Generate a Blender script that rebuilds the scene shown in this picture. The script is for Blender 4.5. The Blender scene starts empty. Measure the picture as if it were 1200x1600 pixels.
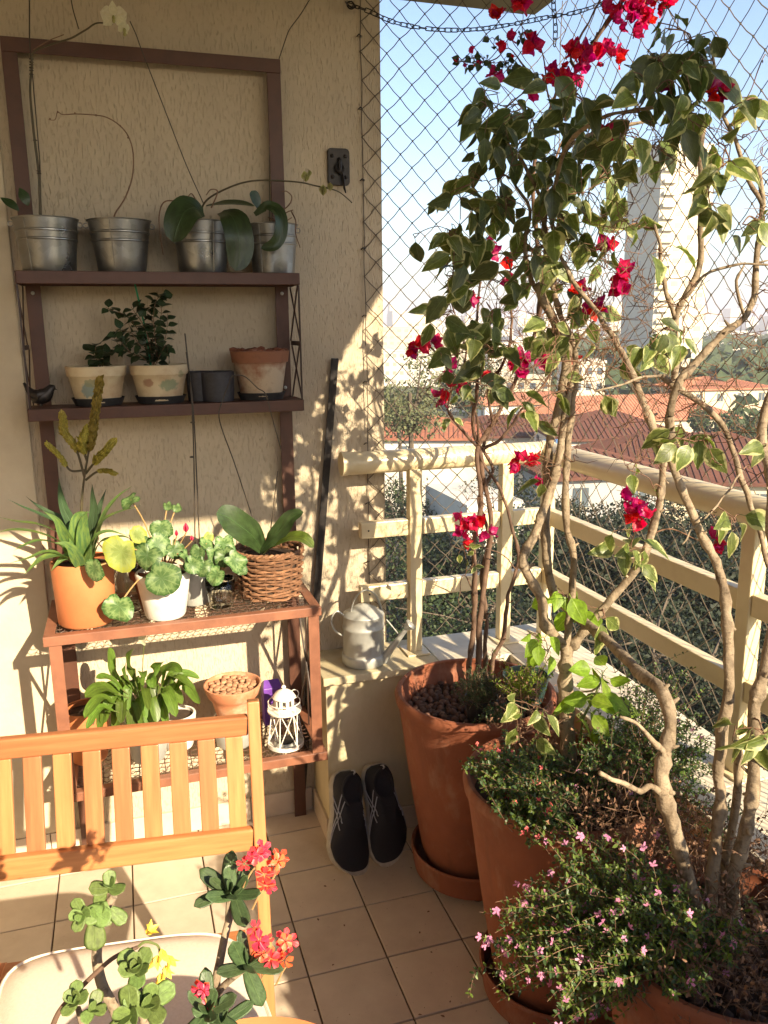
import bpy, math, random
from mathutils import Vector, Matrix, noise as mn

V = Vector
R = math.radians
rng = random.Random(7)
scene = bpy.context.scene
COL = scene.collection

# ------------------------------------------------------------------ camera
CAM_H = 1.54
YAW, PITCH, ROLL = R(17.4), R(-12.6), R(0.63)
FPX = 1290.0
FW = V((math.sin(YAW) * math.cos(PITCH), math.cos(YAW) * math.cos(PITCH), math.sin(PITCH)))
_r0 = V((math.cos(YAW), -math.sin(YAW), 0))
_u0 = _r0.cross(FW)
RT = _r0 * math.cos(ROLL) - _u0 * math.sin(ROLL)
UP = _u0 * math.cos(ROLL) + _r0 * math.sin(ROLL)
cam_data = bpy.data.cameras.new('camera')
cam = bpy.data.objects.new('camera', cam_data)
COL.objects.link(cam)
m = Matrix((RT, UP, -FW)).transposed().to_4x4()
m.translation = V((0, 0, CAM_H))
cam.matrix_world = m
cam_data.sensor_fit = 'VERTICAL'
cam_data.sensor_height = 36.0
cam_data.lens = 36.0 * FPX / 1600.0
cam_data.clip_start = 0.02
cam_data.clip_end = 30000
scene.camera = cam

# ------------------------------------------------------------------ daylight
SUN_TO = V((0.305, -0.84, 0.449)).normalized()      # towards the sun
world = bpy.data.worlds.new('World')
scene.world = world
world.use_nodes = True
wn = world.node_tree
bg = wn.nodes['Background']
sky = wn.nodes.new('ShaderNodeTexSky')
sky.sky_type = 'NISHITA'
sky.sun_disc = False
sky.sun_elevation = math.asin(SUN_TO.z)
sky.sun_rotation = math.atan2(SUN_TO.x, SUN_TO.y)
sky.air_density = 1.0
sky.dust_density = 1.2
sky.ozone_density = 2.0
wn.links.new(sky.outputs[0], bg.inputs['Color'])
bg.inputs['Strength'].default_value = 0.10

sun_d = bpy.data.lights.new('sun', 'SUN')
sun_d.energy = 5.0
sun_d.angle = R(0.55)
sun_d.color = (1.0, 0.83, 0.58)
sun = bpy.data.objects.new('sun', sun_d)
COL.objects.link(sun)
sun.rotation_euler = SUN_TO.to_track_quat('Z', 'Y').to_euler()
sun.location = SUN_TO * 20

scene.view_settings.view_transform = 'Standard'
scene.view_settings.look = 'None'
scene.view_settings.exposure = 1.5
scene.view_settings.gamma = 1.0
scene.view_settings.use_curve_mapping = False
scene.render.engine = 'CYCLES'
scene.cycles.use_denoising = True
scene.cycles.max_bounces = 7
scene.cycles.diffuse_bounces = 4
scene.cycles.transparent_max_bounces = 12
scene.cycles.volume_bounces = 0
scene.cycles.caustics_reflective = False
scene.cycles.caustics_refractive = False


# ------------------------------------------------------------------ measuring helpers (survey of the place)
def _ray(x, y):
    return FW + (x - 600) / FPX * RT - (y - 800) / FPX * UP

def at(x, y, Y):
    d = _ray(x, y); t = Y / d.y
    return V((0, 0, CAM_H)) + d * t

def onz(x, y, z):
    d = _ray(x, y); t = (z - CAM_H) / d.z
    return V((0, 0, CAM_H)) + d * t

def onx(x, y, X):
    d = _ray(x, y); t = X / d.x
    return V((0, 0, CAM_H)) + d * t

def pxm(Y):
    """metres per photo pixel at wall distance Y"""
    return Y * 0.985 / FPX


# ------------------------------------------------------------------ object helpers
BASE = {}

def thing(name, label, cat, base=(0, 0, 0), group=None, kind=None):
    o = bpy.data.objects.new(name, None)
    o.empty_display_size = 0.05
    COL.objects.link(o)
    o.location = base
    BASE[o.name] = V(base)
    if label: o['label'] = label
    if cat: o['category'] = cat
    if group: o['group'] = group
    if kind: o['kind'] = kind
    return o

def tag(o, label=None, cat=None, group=None, kind=None):
    if label: o['label'] = label
    if cat: o['category'] = cat
    if group: o['group'] = group
    if kind: o['kind'] = kind
    return o

def mesh_from(name, verts, faces, mats, fm=None, uvs=None, smooth=True, angle=38):
    me = bpy.data.meshes.new(name)
    me.from_pydata([tuple(v) for v in verts], [], faces)
    if not isinstance(mats, (list, tuple)): mats = [mats]
    for mt in mats: me.materials.append(mt)
    if fm and len(mats) > 1:
        me.polygons.foreach_set('material_index', fm)
    if uvs is not None:
        lay = me.uv_layers.new(name='UVMap')
        li = [l.vertex_index for l in me.loops]
        flat = []
        for i in li: flat += uvs[i]
        lay.data.foreach_set('uv', flat)
    if smooth:
        me.polygons.foreach_set('use_smooth', [True] * len(me.polygons))
        if angle: me.set_sharp_from_angle(angle=R(angle))
    me.update()
    return me

def link_mesh(name, me, parent=None, mat4=None, loc=None):
    o = bpy.data.objects.new(name, me)
    COL.objects.link(o)
    if parent is not None:
        o.parent = parent
        b = BASE.get(parent.name, V((0, 0, 0)))
    else:
        b = V((0, 0, 0))
    if mat4 is not None:
        o.matrix_local = Matrix.Translation(-b) @ mat4
    elif loc is not None:
        o.location = V(loc) - b
    return o

class MB:
    """collects geometry in world coordinates, then links it as ONE mesh object"""
    def __init__(s):
        s.v = []; s.f = []; s.m = []; s.uv = None
    def add(s, vs, fs, mi=0):
        b = len(s.v); s.v += [V(v) for v in vs]
        s.f += [tuple(i + b for i in f) for f in fs]; s.m += [mi] * len(fs)
    def box(s, x0, x1, y0, y1, z0, z1, mi=0):
        vs = [(x, y, z) for z in (z0, z1) for y in (y0, y1) for x in (x0, x1)]
        s.add(vs, [(0, 2, 3, 1), (4, 5, 7, 6), (0, 1, 5, 4), (2, 6, 7, 3), (0, 4, 6, 2), (1, 3, 7, 5)], mi)
    def beam(s, a, b, w, h, up=(0, 0, 1), mi=0):
        """rectangular bar from a to b, w across, h along up"""
        a = V(a); b = V(b); d = (b - a).normalized()
        u = V(up); u = (u - d * u.dot(d)).normalized(); c = d.cross(u)
        vs = []
        for p in (a, b):
            for i, j in ((-1, -1), (1, -1), (1, 1), (-1, 1)):
                vs.append(p + c * (i * w / 2) + u * (j * h / 2))
        s.add(vs, [(0, 1, 2, 3), (7, 6, 5, 4), (0, 4, 5, 1), (1, 5, 6, 2), (2, 6, 7, 3), (3, 7, 4, 0)], mi)
    def tube(s, pts, rads, n=8, mi=0, cap=True, flat=1.0, flatdir=None):
        pts = [V(p) for p in pts]
        if isinstance(rads, (int, float)): rads = [rads] * len(pts)
        k = len(pts)
        t0 = (pts[1] - pts[0]).normalized()
        ref = V(flatdir) if flatdir is not None else (V((0, 0, 1)) if abs(t0.z) < 0.9 else V((1, 0, 0)))
        u = (ref - t0 * ref.dot(t0)).normalized()
        vs = []
        for i, p in enumerate(pts):
            if i == 0: t = pts[1] - pts[0]
            elif i == k - 1: t = pts[-1] - pts[-2]
            else: t = (pts[i + 1] - pts[i]).normalized() + (pts[i] - pts[i - 1]).normalized()
            if t.length < 1e-9: t = V((0, 0, 1))
            t.normalize()
            u = u - t * u.dot(t)
            if u.length < 1e-6: u = t.orthogonal()
            u.normalize(); c = t.cross(u)
            for j in range(n):
                a = 2 * math.pi * j / n
                vs.append(p + u * (math.cos(a) * rads[i] * flat) + c * (math.sin(a) * rads[i]))
        fs = []
        for i in range(k - 1):
            for j in range(n):
                a = i * n + j; b = i * n + (j + 1) % n
                fs.append((a, b, b + n, a + n))
        if cap:
            fs.append(tuple(range(n - 1, -1, -1)))
            fs.append(tuple((k - 1) * n + j for j in range(n)))
        s.add(vs, fs, mi)
    def lathe(s, prof, c=(0, 0, 0), n=32, mi=0, jit=0.0, rot=None, capb=False, capt=False, sy=1.0):
        c = V(c); vs = []
        for (r, z) in prof:
            for j in range(n):
                a = 2 * math.pi * j / n
                rr = r
                if jit: rr = r * (1 + jit * mn.noise(V((math.cos(a) * 1.5, math.sin(a) * 1.5, z * 20 + r))))
                p = V((math.cos(a) * rr, math.sin(a) * rr * sy, z))
                if rot is not None: p = rot @ p
                vs.append(c + p)
        fs = []
        for i in range(len(prof) - 1):
            for j in range(n):
                a = i * n + j; b = i * n + (j + 1) % n
                fs.append((a, b, b + n, a + n))
        if capb: fs.append(tuple(range(n - 1, -1, -1)))
        if capt: fs.append(tuple((len(prof) - 1) * n + j for j in range(n)))
        s.add(vs, fs, mi)
    def ball(s, c, r, n=8, mi=0, rot=None, jit=0.0):
        if isinstance(r, (int, float)): r = (r, r, r)
        c = V(c); vs = []; fs = []
        h = max(3, n // 2)
        for i in range(1, h):
            ph = math.pi * i / h
            for j in range(n):
                a = 2 * math.pi * j / n
                k = 1 + (jit * (rng.random() - .5) if jit else 0)
                p = V((math.sin(ph) * math.cos(a) * r[0], math.sin(ph) * math.sin(a) * r[1], math.cos(ph) * r[2])) * k
                vs.append(c + (rot @ p if rot is not None else p))
        top = V((0, 0, r[2])); bot = V((0, 0, -r[2]))
        vs.append(c + (rot @ top if rot is not None else top)); vs.append(c + (rot @ bot if rot is not None else bot))
        T = len(vs) - 2; B = T + 1
        for i in range(h - 2):
            for j in range(n):
                a = i * n + j; b = i * n + (j + 1) % n
                fs.append((a, a + n, b + n, b))
        for j in range(n):
            fs.append((T, j, (j + 1) % n))
            fs.append((B, (h - 2) * n + (j + 1) % n, (h - 2) * n + j))
        s.add(vs, fs, mi)
    def ring(s, c, R1, r, n=24, m=6, rot=None, mi=0, a0=0.0, a1=2 * math.pi, ry=None):
        closed = abs(a1 - a0 - 2 * math.pi) < 1e-6
        pts = []
        for i in range(n + 1):
            a = a0 + (a1 - a0) * i / n
            p = V((math.cos(a) * R1, math.sin(a) * (ry or R1), 0))
            pts.append(V(c) + (rot @ p if rot is not None else p))
        s.tube(pts, r, m, mi, cap=not closed)
    def build(s, name, mats, parent=None, smooth=True, bevel=0, angle=38, kind=None, label=None):
        b = BASE.get(parent.name, V((0, 0, 0))) if parent is not None else V((0, 0, 0))
        me = mesh_from(name, [v - b for v in s.v], s.f, mats, s.m, None, smooth, angle)
        o = bpy.data.objects.new(name, me)
        COL.objects.link(o)
        if parent is not None:
            o.parent = parent
            BASE[o.name] = b
        if bevel:
            md = o.modifiers.new('bevel', 'BEVEL'); md.width = bevel; md.segments = 2; md.limit_method = 'ANGLE'
            md.angle_limit = R(40)
        if kind: o['kind'] = kind
        if label: o['label'] = label
        return o

def crom(pts, sub=5):
    """Catmull-Rom through tuples of any length"""
    pts = [tuple(p) for p in pts]
    P = [tuple(2 * a - b for a, b in zip(pts[0], pts[1]))] + pts + [tuple(2 * a - b for a, b in zip(pts[-1], pts[-2]))]
    out = []
    for i in range(1, len(P) - 2):
        for k in range(sub):
            t = k / sub
            out.append(tuple(0.5 * ((2 * b) + (-a + c) * t + (2 * a - 5 * b + 4 * c - d) * t * t + (-a + 3 * b - 3 * c + d) * t ** 3)
                             for a, b, c, d in zip(P[i - 1], P[i], P[i + 1], P[i + 2])))
    out.append(pts[-1])
    return out

def frame(d, n):
    """matrix whose x axis is d and whose z axis is close to n"""
    d = V(d).normalized(); n = V(n)
    n = n - d * n.dot(d)
    if n.length < 1e-4: n = d.orthogonal()
    n.normalize(); c = n.cross(d)
    return Matrix((d, c, n)).transposed()

def rvec(s=1.0):
    return V((rng.gauss(0, s), rng.gauss(0, s), rng.gauss(0, s)))

# ------------------------------------------------------------------ materials
def newmat(name):
    m = bpy.data.materials.new(name); m.use_nodes = True
    nt = m.node_tree
    return m, nt, nt.nodes['Principled BSDF']

def N(nt, t, **kw):
    n = nt.nodes.new(t)
    for k, v in kw.items():
        if k in n.inputs: n.inputs[k].default_value = v
        else: setattr(n, k, v)
    return n

def coords(nt, scale=(1, 1, 1), kind='Object', rnd=False):
    tc = N(nt, 'ShaderNodeTexCoord'); mp = N(nt, 'ShaderNodeMapping')
    mp.inputs['Scale'].default_value = scale
    nt.links.new(tc.outputs[kind], mp.inputs['Vector'])
    if rnd:
        oi = N(nt, 'ShaderNodeObjectInfo')
        mu = N(nt, 'ShaderNodeVectorMath', operation='SCALE'); mu.inputs[0].default_value = (13.1, 7.7, 5.3)
        nt.links.new(oi.outputs['Random'], mu.inputs['Scale'])
        nt.links.new(mu.outputs[0], mp.inputs['Location'])
    return mp.outputs['Vector']

def mixc(nt, fac, a, b, blend='MIX'):
    n = N(nt, 'ShaderNodeMix', data_type='RGBA', blend_type=blend)
    for sock, v in ((n.inputs[0], fac), (n.inputs[6], a), (n.inputs[7], b)):
        if hasattr(v, 'is_output') or isinstance(v, bpy.types.NodeSocket): nt.links.new(v, sock)
        elif isinstance(v, (int, float)): sock.default_value = v
        else: sock.default_value = (*v, 1) if len(v) == 3 else v
    return n.outputs[2]

def ramp(nt, src, lo, hi, a=0.0, b=1.0):
    n = N(nt, 'ShaderNodeMapRange')
    n.inputs['From Min'].default_value = lo; n.inputs['From Max'].default_value = hi
    n.inputs['To Min'].default_value = a; n.inputs['To Max'].default_value = b
    nt.links.new(src, n.inputs['Value'])
    return n.outputs['Result']

def noise(nt, vec, scale, detail=4, rough=0.6):
    n = N(nt, 'ShaderNodeTexNoise'); n.inputs['Scale'].default_value = scale
    n.inputs['Detail'].default_value = detail; n.inputs['Roughness'].default_value = rough
    nt.links.new(vec, n.inputs['Vector'])
    return n.outputs['Fac']

def bump(nt, bs, h, dist=0.002, strength=0.6, prev=None):
    b = N(nt, 'ShaderNodeBump'); b.inputs['Distance'].default_value = dist; b.inputs['Strength'].default_value = strength
    nt.links.new(h, b.inputs['Height'])
    if prev is not None: nt.links.new(prev, b.inputs['Normal'])
    nt.links.new(b.outputs[0], bs.inputs['Normal'])
    return b.outputs[0]

def simple(name, c1, c2=None, scale=30, rough=0.6, metal=0.0, bmp=0.0, bscale=None, stretch=(1, 1, 1), lo=.35, hi=.65, rnd=True, spec=0.5, var=0.0, coat=0.0, detail=5):
    m, nt, bs = newmat(name)
    vec = coords(nt, stretch, rnd=rnd)
    c2 = c2 or tuple(x * .75 for x in c1)
    f = ramp(nt, noise(nt, vec, scale, detail), lo, hi)
    col = mixc(nt, f, c1, c2)
    if var:
        oi = N(nt, 'ShaderNodeObjectInfo')
        hv = N(nt, 'ShaderNodeHueSaturation'); nt.links.new(col, hv.inputs['Color'])
        nt.links.new(ramp(nt, oi.outputs['Random'], 0, 1, 1 - var, 1 + var), hv.inputs['Value'])
        col = hv.outputs[0]
    nt.links.new(col, bs.inputs['Base Color'])
    bs.inputs['Roughness'].default_value = rough; bs.inputs['Metallic'].default_value = metal
    bs.inputs['Specular IOR Level'].default_value = spec
    if coat: bs.inputs['Coat Weight'].default_value = coat; bs.inputs['Coat Roughness'].default_value = 0.15
    if bmp:
        bump(nt, bs, noise(nt, vec, bscale or scale * 2, 6), bmp, 0.7)
    return m

M = {}
def m_bark(name, a, b, c):
    m, nt, bs = newmat(name)
    vec = coords(nt, (1, 1, .7), rnd=True)
    n1 = noise(nt, vec, 18, 6, .65); n2 = noise(nt, vec, 85, 4, .6); n3 = noise(nt, coords(nt, (1, 1, 2.6), rnd=True), 60, 3)
    col = mixc(nt, ramp(nt, n1, .35, .65), a, b)
    col = mixc(nt, ramp(nt, n2, .52, .70, 0, .8), col, c)
    col = mixc(nt, ramp(nt, n3, .60, .70, 0, .6), col, tuple(x * .7 for x in c))
    nt.links.new(col, bs.inputs['Base Color']); bs.inputs['Roughness'].default_value = .92
    bs.inputs['Specular IOR Level'].default_value = .2
    p = bump(nt, bs, n1, .006, .6)
    p = bump(nt, bs, n3, .003, .7, p)
    bump(nt, bs, n2, .003, .9, p)
    return m
def m_tile():
    m, nt, bs = newmat('floor_tile')
    vec = coords(nt, rnd=True)
    col = mixc(nt, ramp(nt, noise(nt, vec, 14, 6), .3, .7), (.62, .52, .41), (.54, .44, .345))
    st = noise(nt, vec, 5, 6, .65)
    col = mixc(nt, ramp(nt, st, .52, .78, 0, .45), col, (.36, .26, .18))
    sp = noise(nt, vec, 150, 2)
    col = mixc(nt, ramp(nt, sp, .70, .76, 0, .5), col, (.20, .13, .08))
    oi = N(nt, 'ShaderNodeObjectInfo'); hv = N(nt, 'ShaderNodeHueSaturation'); nt.links.new(col, hv.inputs['Color'])
    nt.links.new(ramp(nt, oi.outputs['Random'], 0, 1, .92, 1.05), hv.inputs['Value'])
    nt.links.new(hv.outputs[0], bs.inputs['Base Color'])
    nt.links.new(ramp(nt, st, .4, .75, .28, .6), bs.inputs['Roughness'])
    bump(nt, bs, noise(nt, vec, 120, 3), .0004, .5)
    return m
def m_pot_terra():
    m, nt, bs = newmat('terracotta')
    vec = coords(nt, rnd=True)
    col = mixc(nt, ramp(nt, noise(nt, vec, 6, 6), .32, .68), (.27, .092, .046), (.19, .062, .032))
    bloom = noise(nt, coords(nt, (1, 1, .45), rnd=True), 11, 7, .68)
    col = mixc(nt, ramp(nt, bloom, .52, .72, 0, .6), col, (.36, .24, .17))
    drip = noise(nt, coords(nt, (1, 1, .12), rnd=True), 22, 5, .6)
    col = mixc(nt, ramp(nt, drip, .54, .72, 0, .6), col, (.13, .045, .025))
    fine = noise(nt, vec, 260, 4)
    col = mixc(nt, ramp(nt, fine, .62, .75, 0, .4), col, (.12, .05, .03))
    nt.links.new(col, bs.inputs['Base Color']); nt.links.new(ramp(nt, bloom, .4, .7, .62, .9), bs.inputs['Roughness'])
    bs.inputs['Specular IOR Level'].default_value = .3
    b1 = bump(nt, bs, noise(nt, coords(nt, (1, 1, 8), rnd=True), 14, 3), .0012, .35)
    bump(nt, bs, fine, .0008, .5, b1)
    return m
# stucco with short vertical scratches
def m_stucco(name, c, depth=0.0018, cav=0.84):
    m, nt, bs = newmat(name)
    v1 = coords(nt, (1, 1, 0.20))
    n1 = noise(nt, v1, 230, 2, 0.5)
    n2 = noise(nt, coords(nt, (1, 1, 0.35)), 75, 4, 0.5)
    sc = ramp(nt, n1, 0.33, 0.46)
    big = noise(nt, coords(nt), 2.2, 5)
    fine = noise(nt, coords(nt), 320, 3)
    col = mixc(nt, ramp(nt, big, .3, .7), c, tuple(x * .9 for x in c))
    col = mixc(nt, sc, tuple(x * cav for x in c), col)
    trow = noise(nt, coords(nt, (1, 1, .5)), 13, 5, .6)
    col = mixc(nt, ramp(nt, trow, .4, .75, 0, .22), col, tuple(x * .7 for x in c))
    drip = noise(nt, coords(nt, (1, 1, .06)), 7, 4)
    col = mixc(nt, ramp(nt, drip, .55, .8, 0, .4), col, tuple(x * .62 for x in c))
    nt.links.new(col, bs.inputs['Base Color'])
    bs.inputs['Roughness'].default_value = .9; bs.inputs['Specular IOR Level'].default_value = .2
    b1 = bump(nt, bs, sc, depth, .8)
    b2 = bump(nt, bs, n2, depth * .9, .7, b1)
    bump(nt, bs, fine, .0006, .5, b2)
    return m
M['stucco'] = m_stucco('stucco', (.58, .485, .352))
M['plaster'] = simple('smooth_plaster', (.62, .54, .40), (.52, .44, .32), 6, .85, bmp=.0012, bscale=60, spec=.2)
M['parapet'] = simple('parapet_paint', (.58, .50, .33), (.44, .37, .23), 9, .7, bmp=.001, bscale=70, stretch=(1, 1, .5), lo=.4, hi=.75, spec=.3)
M['parapet_top'] = simple('parapet_top', (.66, .60, .48), (.54, .47, .36), 14, .6, bmp=.0008, bscale=50, spec=.35)
M['ceiling'] = simple('ceiling_paint', (.28, .24, .18), (.24, .21, .15), 5, .9)
M['tile'] = m_tile()
M['tile_old'] = simple('floor_tile_plain', (.62, .52, .41), (.55, .45, .35), 18, .38, bmp=.0004, bscale=160, lo=.3, hi=.7, var=.06)
M['grout'] = simple('grout', (.20, .145, .09), (.13, .09, .055), 40, .95, bmp=.001, bscale=300)
M['rail'] = simple('rail_paint', (.68, .57, .36), (.58, .47, .28), 12, .42, bmp=.0003, bscale=90, lo=.45, hi=.8, coat=.15)
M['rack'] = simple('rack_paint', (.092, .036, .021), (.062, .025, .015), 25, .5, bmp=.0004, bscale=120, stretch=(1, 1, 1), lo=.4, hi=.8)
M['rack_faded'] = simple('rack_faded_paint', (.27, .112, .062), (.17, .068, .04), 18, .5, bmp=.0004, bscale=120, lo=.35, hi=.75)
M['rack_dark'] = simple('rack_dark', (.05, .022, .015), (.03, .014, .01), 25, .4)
M['wire_rust'] = simple('rusty_wire', (.13, .065, .04), (.07, .035, .025), 90, .6)
M['black_metal'] = simple('black_metal', (.018, .016, .016), (.035, .028, .025), 50, .45, metal=.4, bmp=.0005, bscale=200)
M['dark_plastic'] = simple('dark_plastic', (.022, .022, .024), (.035, .034, .035), 60, .5, bmp=.0004, bscale=400)
M['terra'] = m_pot_terra()
M['terra_new'] = simple('terracotta_new', (.53, .19, .072), (.47, .155, .058), 9, .7, bmp=.0005, bscale=120, spec=.3)
M['soil'] = simple('soil', (.035, .02, .013), (.06, .035, .02), 60, .95, bmp=.004, bscale=120)
M['pebble'] = simple('clay_pebble', (.14, .07, .045), (.08, .042, .03), 40, .8, bmp=.001, bscale=200, var=.35)
M['tan_stone'] = simple('tan_stone', (.46, .25, .14), (.34, .18, .10), 60, .85, bmp=.001, bscale=300)
M['wood'] = None
M['cushion'] = simple('cushion_cloth', (.72, .64, .54), (.66, .58, .48), 200, .92, bmp=.0006, bscale=900, spec=.15)
M['shoe_dark'] = simple('shoe_mesh', (.0035, .0035, .007), (.008, .0075, .013), 300, .75, bmp=.0008, bscale=900)
M['shoe_sole'] = simple('shoe_sole', (.42, .38, .31), (.32, .29, .24), 60, .7)
M['shoe_stripe'] = simple('shoe_stripe', (.42, .42, .45), (.3, .3, .33), 90, .35)
M['white_metal'] = simple('white_paint_metal', (.75, .71, .64), (.6, .54, .46), 60, .5, lo=.5, hi=.8)
M['purple'] = simple('purple_carton', (.17, .06, .36), (.12, .04, .28), 30, .4)
M['grey_cup'] = simple('grey_cup', (.035, .035, .045), (.02, .02, .026), 90, .55)
M['wicker'] = simple('wicker', (.24, .12, .06), (.13, .06, .03), 70, .7, bmp=.001, bscale=200, var=.3)
M['bark'] = m_bark('ficus_bark', (.36, .285, .20), (.20, .15, .10), (.10, .07, .045))
M['bark2'] = simple('vine_bark', (.17, .10, .065), (.10, .06, .04), 40, .85, bmp=.002, bscale=90, stretch=(1, 1, .4))
M['twig'] = simple('twig_bark', (.14, .075, .045), (.22, .12, .07), 50, .85)
M['drytwig'] = simple('dry_twig', (.24, .14, .085), (.14, .08, .05), 50, .85)
M['stem_green'] = simple('green_stem', (.10, .16, .04), (.14, .13, .05), 40, .5)
M['stem_dark'] = simple('dark_stem', (.05, .045, .018), (.085, .06, .03), 60, .5)
M['cord_dark'] = simple('net_cord', (.15, .12, .09), (.10, .08, .06), 60, .8)
M['wire'] = simple('plant_wire', (.03, .022, .016), (.05, .035, .02), 60, .5)
M['green_plastic'] = simple('green_stake', (.01, .20, .09), (.01, .16, .07), 60, .35)
M['yellow_petal'] = simple('yellow_petal', (.75, .5, .04), (.8, .62, .1), 60, .5)

def m_galv(name='galvanised', base=(.31, .31, .30)):
    m, nt, bs = newmat(name)
    vec = coords(nt, rnd=True)
    vo = N(nt, 'ShaderNodeTexVoronoi'); vo.inputs['Scale'].default_value = 55
    nt.links.new(vec, vo.inputs['Vector'])
    hs = N(nt, 'ShaderNodeSeparateColor'); nt.links.new(vo.outputs['Color'], hs.inputs[0])
    col = mixc(nt, hs.outputs[0], tuple(x * .8 for x in base), base)
    st = noise(nt, vec, 9, 6)
    col = mixc(nt, ramp(nt, st, .52, .72), col, tuple(x * .5 for x in (.55, .50, .42)))
    nt.links.new(col, bs.inputs['Base Color'])
    bs.inputs['Metallic'].default_value = .85
    nt.links.new(ramp(nt, st, .3, .7, .24, .5), bs.inputs['Roughness'])
    bump(nt, bs, noise(nt, vec, 30, 4), .0008, .4)
    return m
M['galv'] = m_galv()
M['galv_pale'] = simple('zinc_pale', (.50, .50, .46), (.40, .41, .39), 16, .5, metal=.35, bmp=.0006, bscale=40)

def m_terra_old(name, hi=(.50, .40, .29), lo=(.27, .12, .07), th=(.42, .58), scale=9, rim=None):
    m, nt, bs = newmat(name)
    vec = coords(nt, rnd=False)
    f = ramp(nt, noise(nt, vec, scale, 7, .65), th[0], th[1])
    col = mixc(nt, f, lo, hi)
    if rim is not None:
        sp = N(nt, 'ShaderNodeSeparateXYZ'); nt.links.new(vec, sp.inputs[0])
        col = mixc(nt, ramp(nt, sp.outputs[2], rim - .012, rim + .004), col, lo)
    g = noise(nt, vec, 45, 4)
    col = mixc(nt, ramp(nt, g, .55, .75, 0, .4), col, (.10, .06, .04))
    nt.links.new(col, bs.inputs['Base Color']); bs.inputs['Roughness'].default_value = .85
    bs.inputs['Specular IOR Level'].default_value = .25
    bump(nt, bs, g, .001, .6)
    return m
M['terra_old'] = m_terra_old('weathered_terracotta', rim=.092, th=(.36, .52))
M['terra_lime'] = m_terra_old('limed_terracotta', (.55, .36, .24), (.50, .20, .10), (.45, .62))

def m_cream_pot(name, blot):
    """cream glazed pot with a faded printed motif in the material (flat print)"""
    m, nt, bs = newmat(name)
    tc = N(nt, 'ShaderNodeTexCoord')
    vec = tc.outputs['Object']
    col = mixc(nt, ramp(nt, noise(nt, vec, 14, 6), .45, .68), (.60, .50, .33), (.44, .30, .18))
    for (c, r, colr) in blot:
        mp = N(nt, 'ShaderNodeMapping'); mp.vector_type = 'TEXTURE'
        mp.inputs['Location'].default_value = c; mp.inputs['Scale'].default_value = r
        nt.links.new(vec, mp.inputs['Vector'])
        nz = N(nt, 'ShaderNodeVectorMath', operation='LENGTH'); nt.links.new(mp.outputs[0], nz.inputs[0])
        ad = N(nt, 'ShaderNodeMath', operation='ADD'); nt.links.new(nz.outputs['Value'], ad.inputs[0])
        nt.links.new(ramp(nt, noise(nt, vec, 120, 3), 0, 1, -.45, .45), ad.inputs[1])
        f = ramp(nt, ad.outputs[0], .75, 1.0, .8, 0)
        col = mixc(nt, f, col, colr)
    nt.links.new(col, bs.inputs['Base Color']); bs.inputs['Roughness'].default_value = .45
    bump(nt, bs, noise(nt, vec, 60, 4), .0006, .4)
    return m
M['cream_a'] = m_cream_pot('cream_pot_blue', [((-.022, -.055, .035), (.018, .03, .022), (.12, .22, .25)), ((-.012, -.06, .052), (.02, .03, .012), (.25, .27, .17))])
M['cream_b'] = m_cream_pot('cream_pot_green', [((.020, -.055, .042), (.026, .03, .018), (.20, .26, .16)), ((-.032, -.055, .048), (.014, .03, .012), (.30, .15, .10)), ((.052, -.035, .07), (.01, .03, .012), (.30, .28, .16))])

def m_wood():
    m, nt, bs = newmat('chair_wood')
    vec = coords(nt, (1, 1, 1), rnd=True)
    tc = N(nt, 'ShaderNodeTexCoord'); mp = N(nt, 'ShaderNodeMapping')
    uvv = tc.outputs['UV']
    nt.links.new(uvv, mp.inputs['Vector']); mp.inputs['Scale'].default_value = (1, 1, 1)
    oi = N(nt, 'ShaderNodeObjectInfo')
    sc = N(nt, 'ShaderNodeVectorMath', operation='SCALE'); sc.inputs[0].default_value = (3.1, 7.7, 5.3)
    nt.links.new(oi.outputs['Random'], sc.inputs['Scale']); nt.links.new(sc.outputs[0], mp.inputs['Location'])
    m2 = N(nt, 'ShaderNodeMapping'); m2.inputs['Scale'].default_value = (6, 90, 1); nt.links.new(mp.outputs[0], m2.inputs['Vector'])
    g = noise(nt, m2.outputs[0], 1.0, 6, .6)
    m3 = N(nt, 'ShaderNodeMapping'); m3.inputs['Scale'].default_value = (4, 14, 1); nt.links.new(mp.outputs[0], m3.inputs['Vector'])
    g2 = noise(nt, m3.outputs[0], 1.0, 3, .5)
    col = mixc(nt, ramp(nt, g, .3, .7), (.50, .205, .08), (.35, .125, .046))
    col = mixc(nt, ramp(nt, g2, .45, .75, 0, .5), col, (.40, .13, .05))
    hv = N(nt, 'ShaderNodeHueSaturation'); nt.links.new(col, hv.inputs['Color'])
    nt.links.new(ramp(nt, oi.outputs['Random'], 0, 1, .78, 1.1), hv.inputs['Value'])
    nt.links.new(ramp(nt, oi.outputs['Random'], 0, 1, .495, .505), hv.inputs['Hue'])
    nt.links.new(hv.outputs[0], bs.inputs['Base Color'])
    bs.inputs['Roughness'].default_value = .42; bs.inputs['Coat Weight'].default_value = .2; bs.inputs['Coat Roughness'].default_value = .3
    bump(nt, bs, g, .0006, .5)
    return m
M['wood'] = m_wood()

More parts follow.
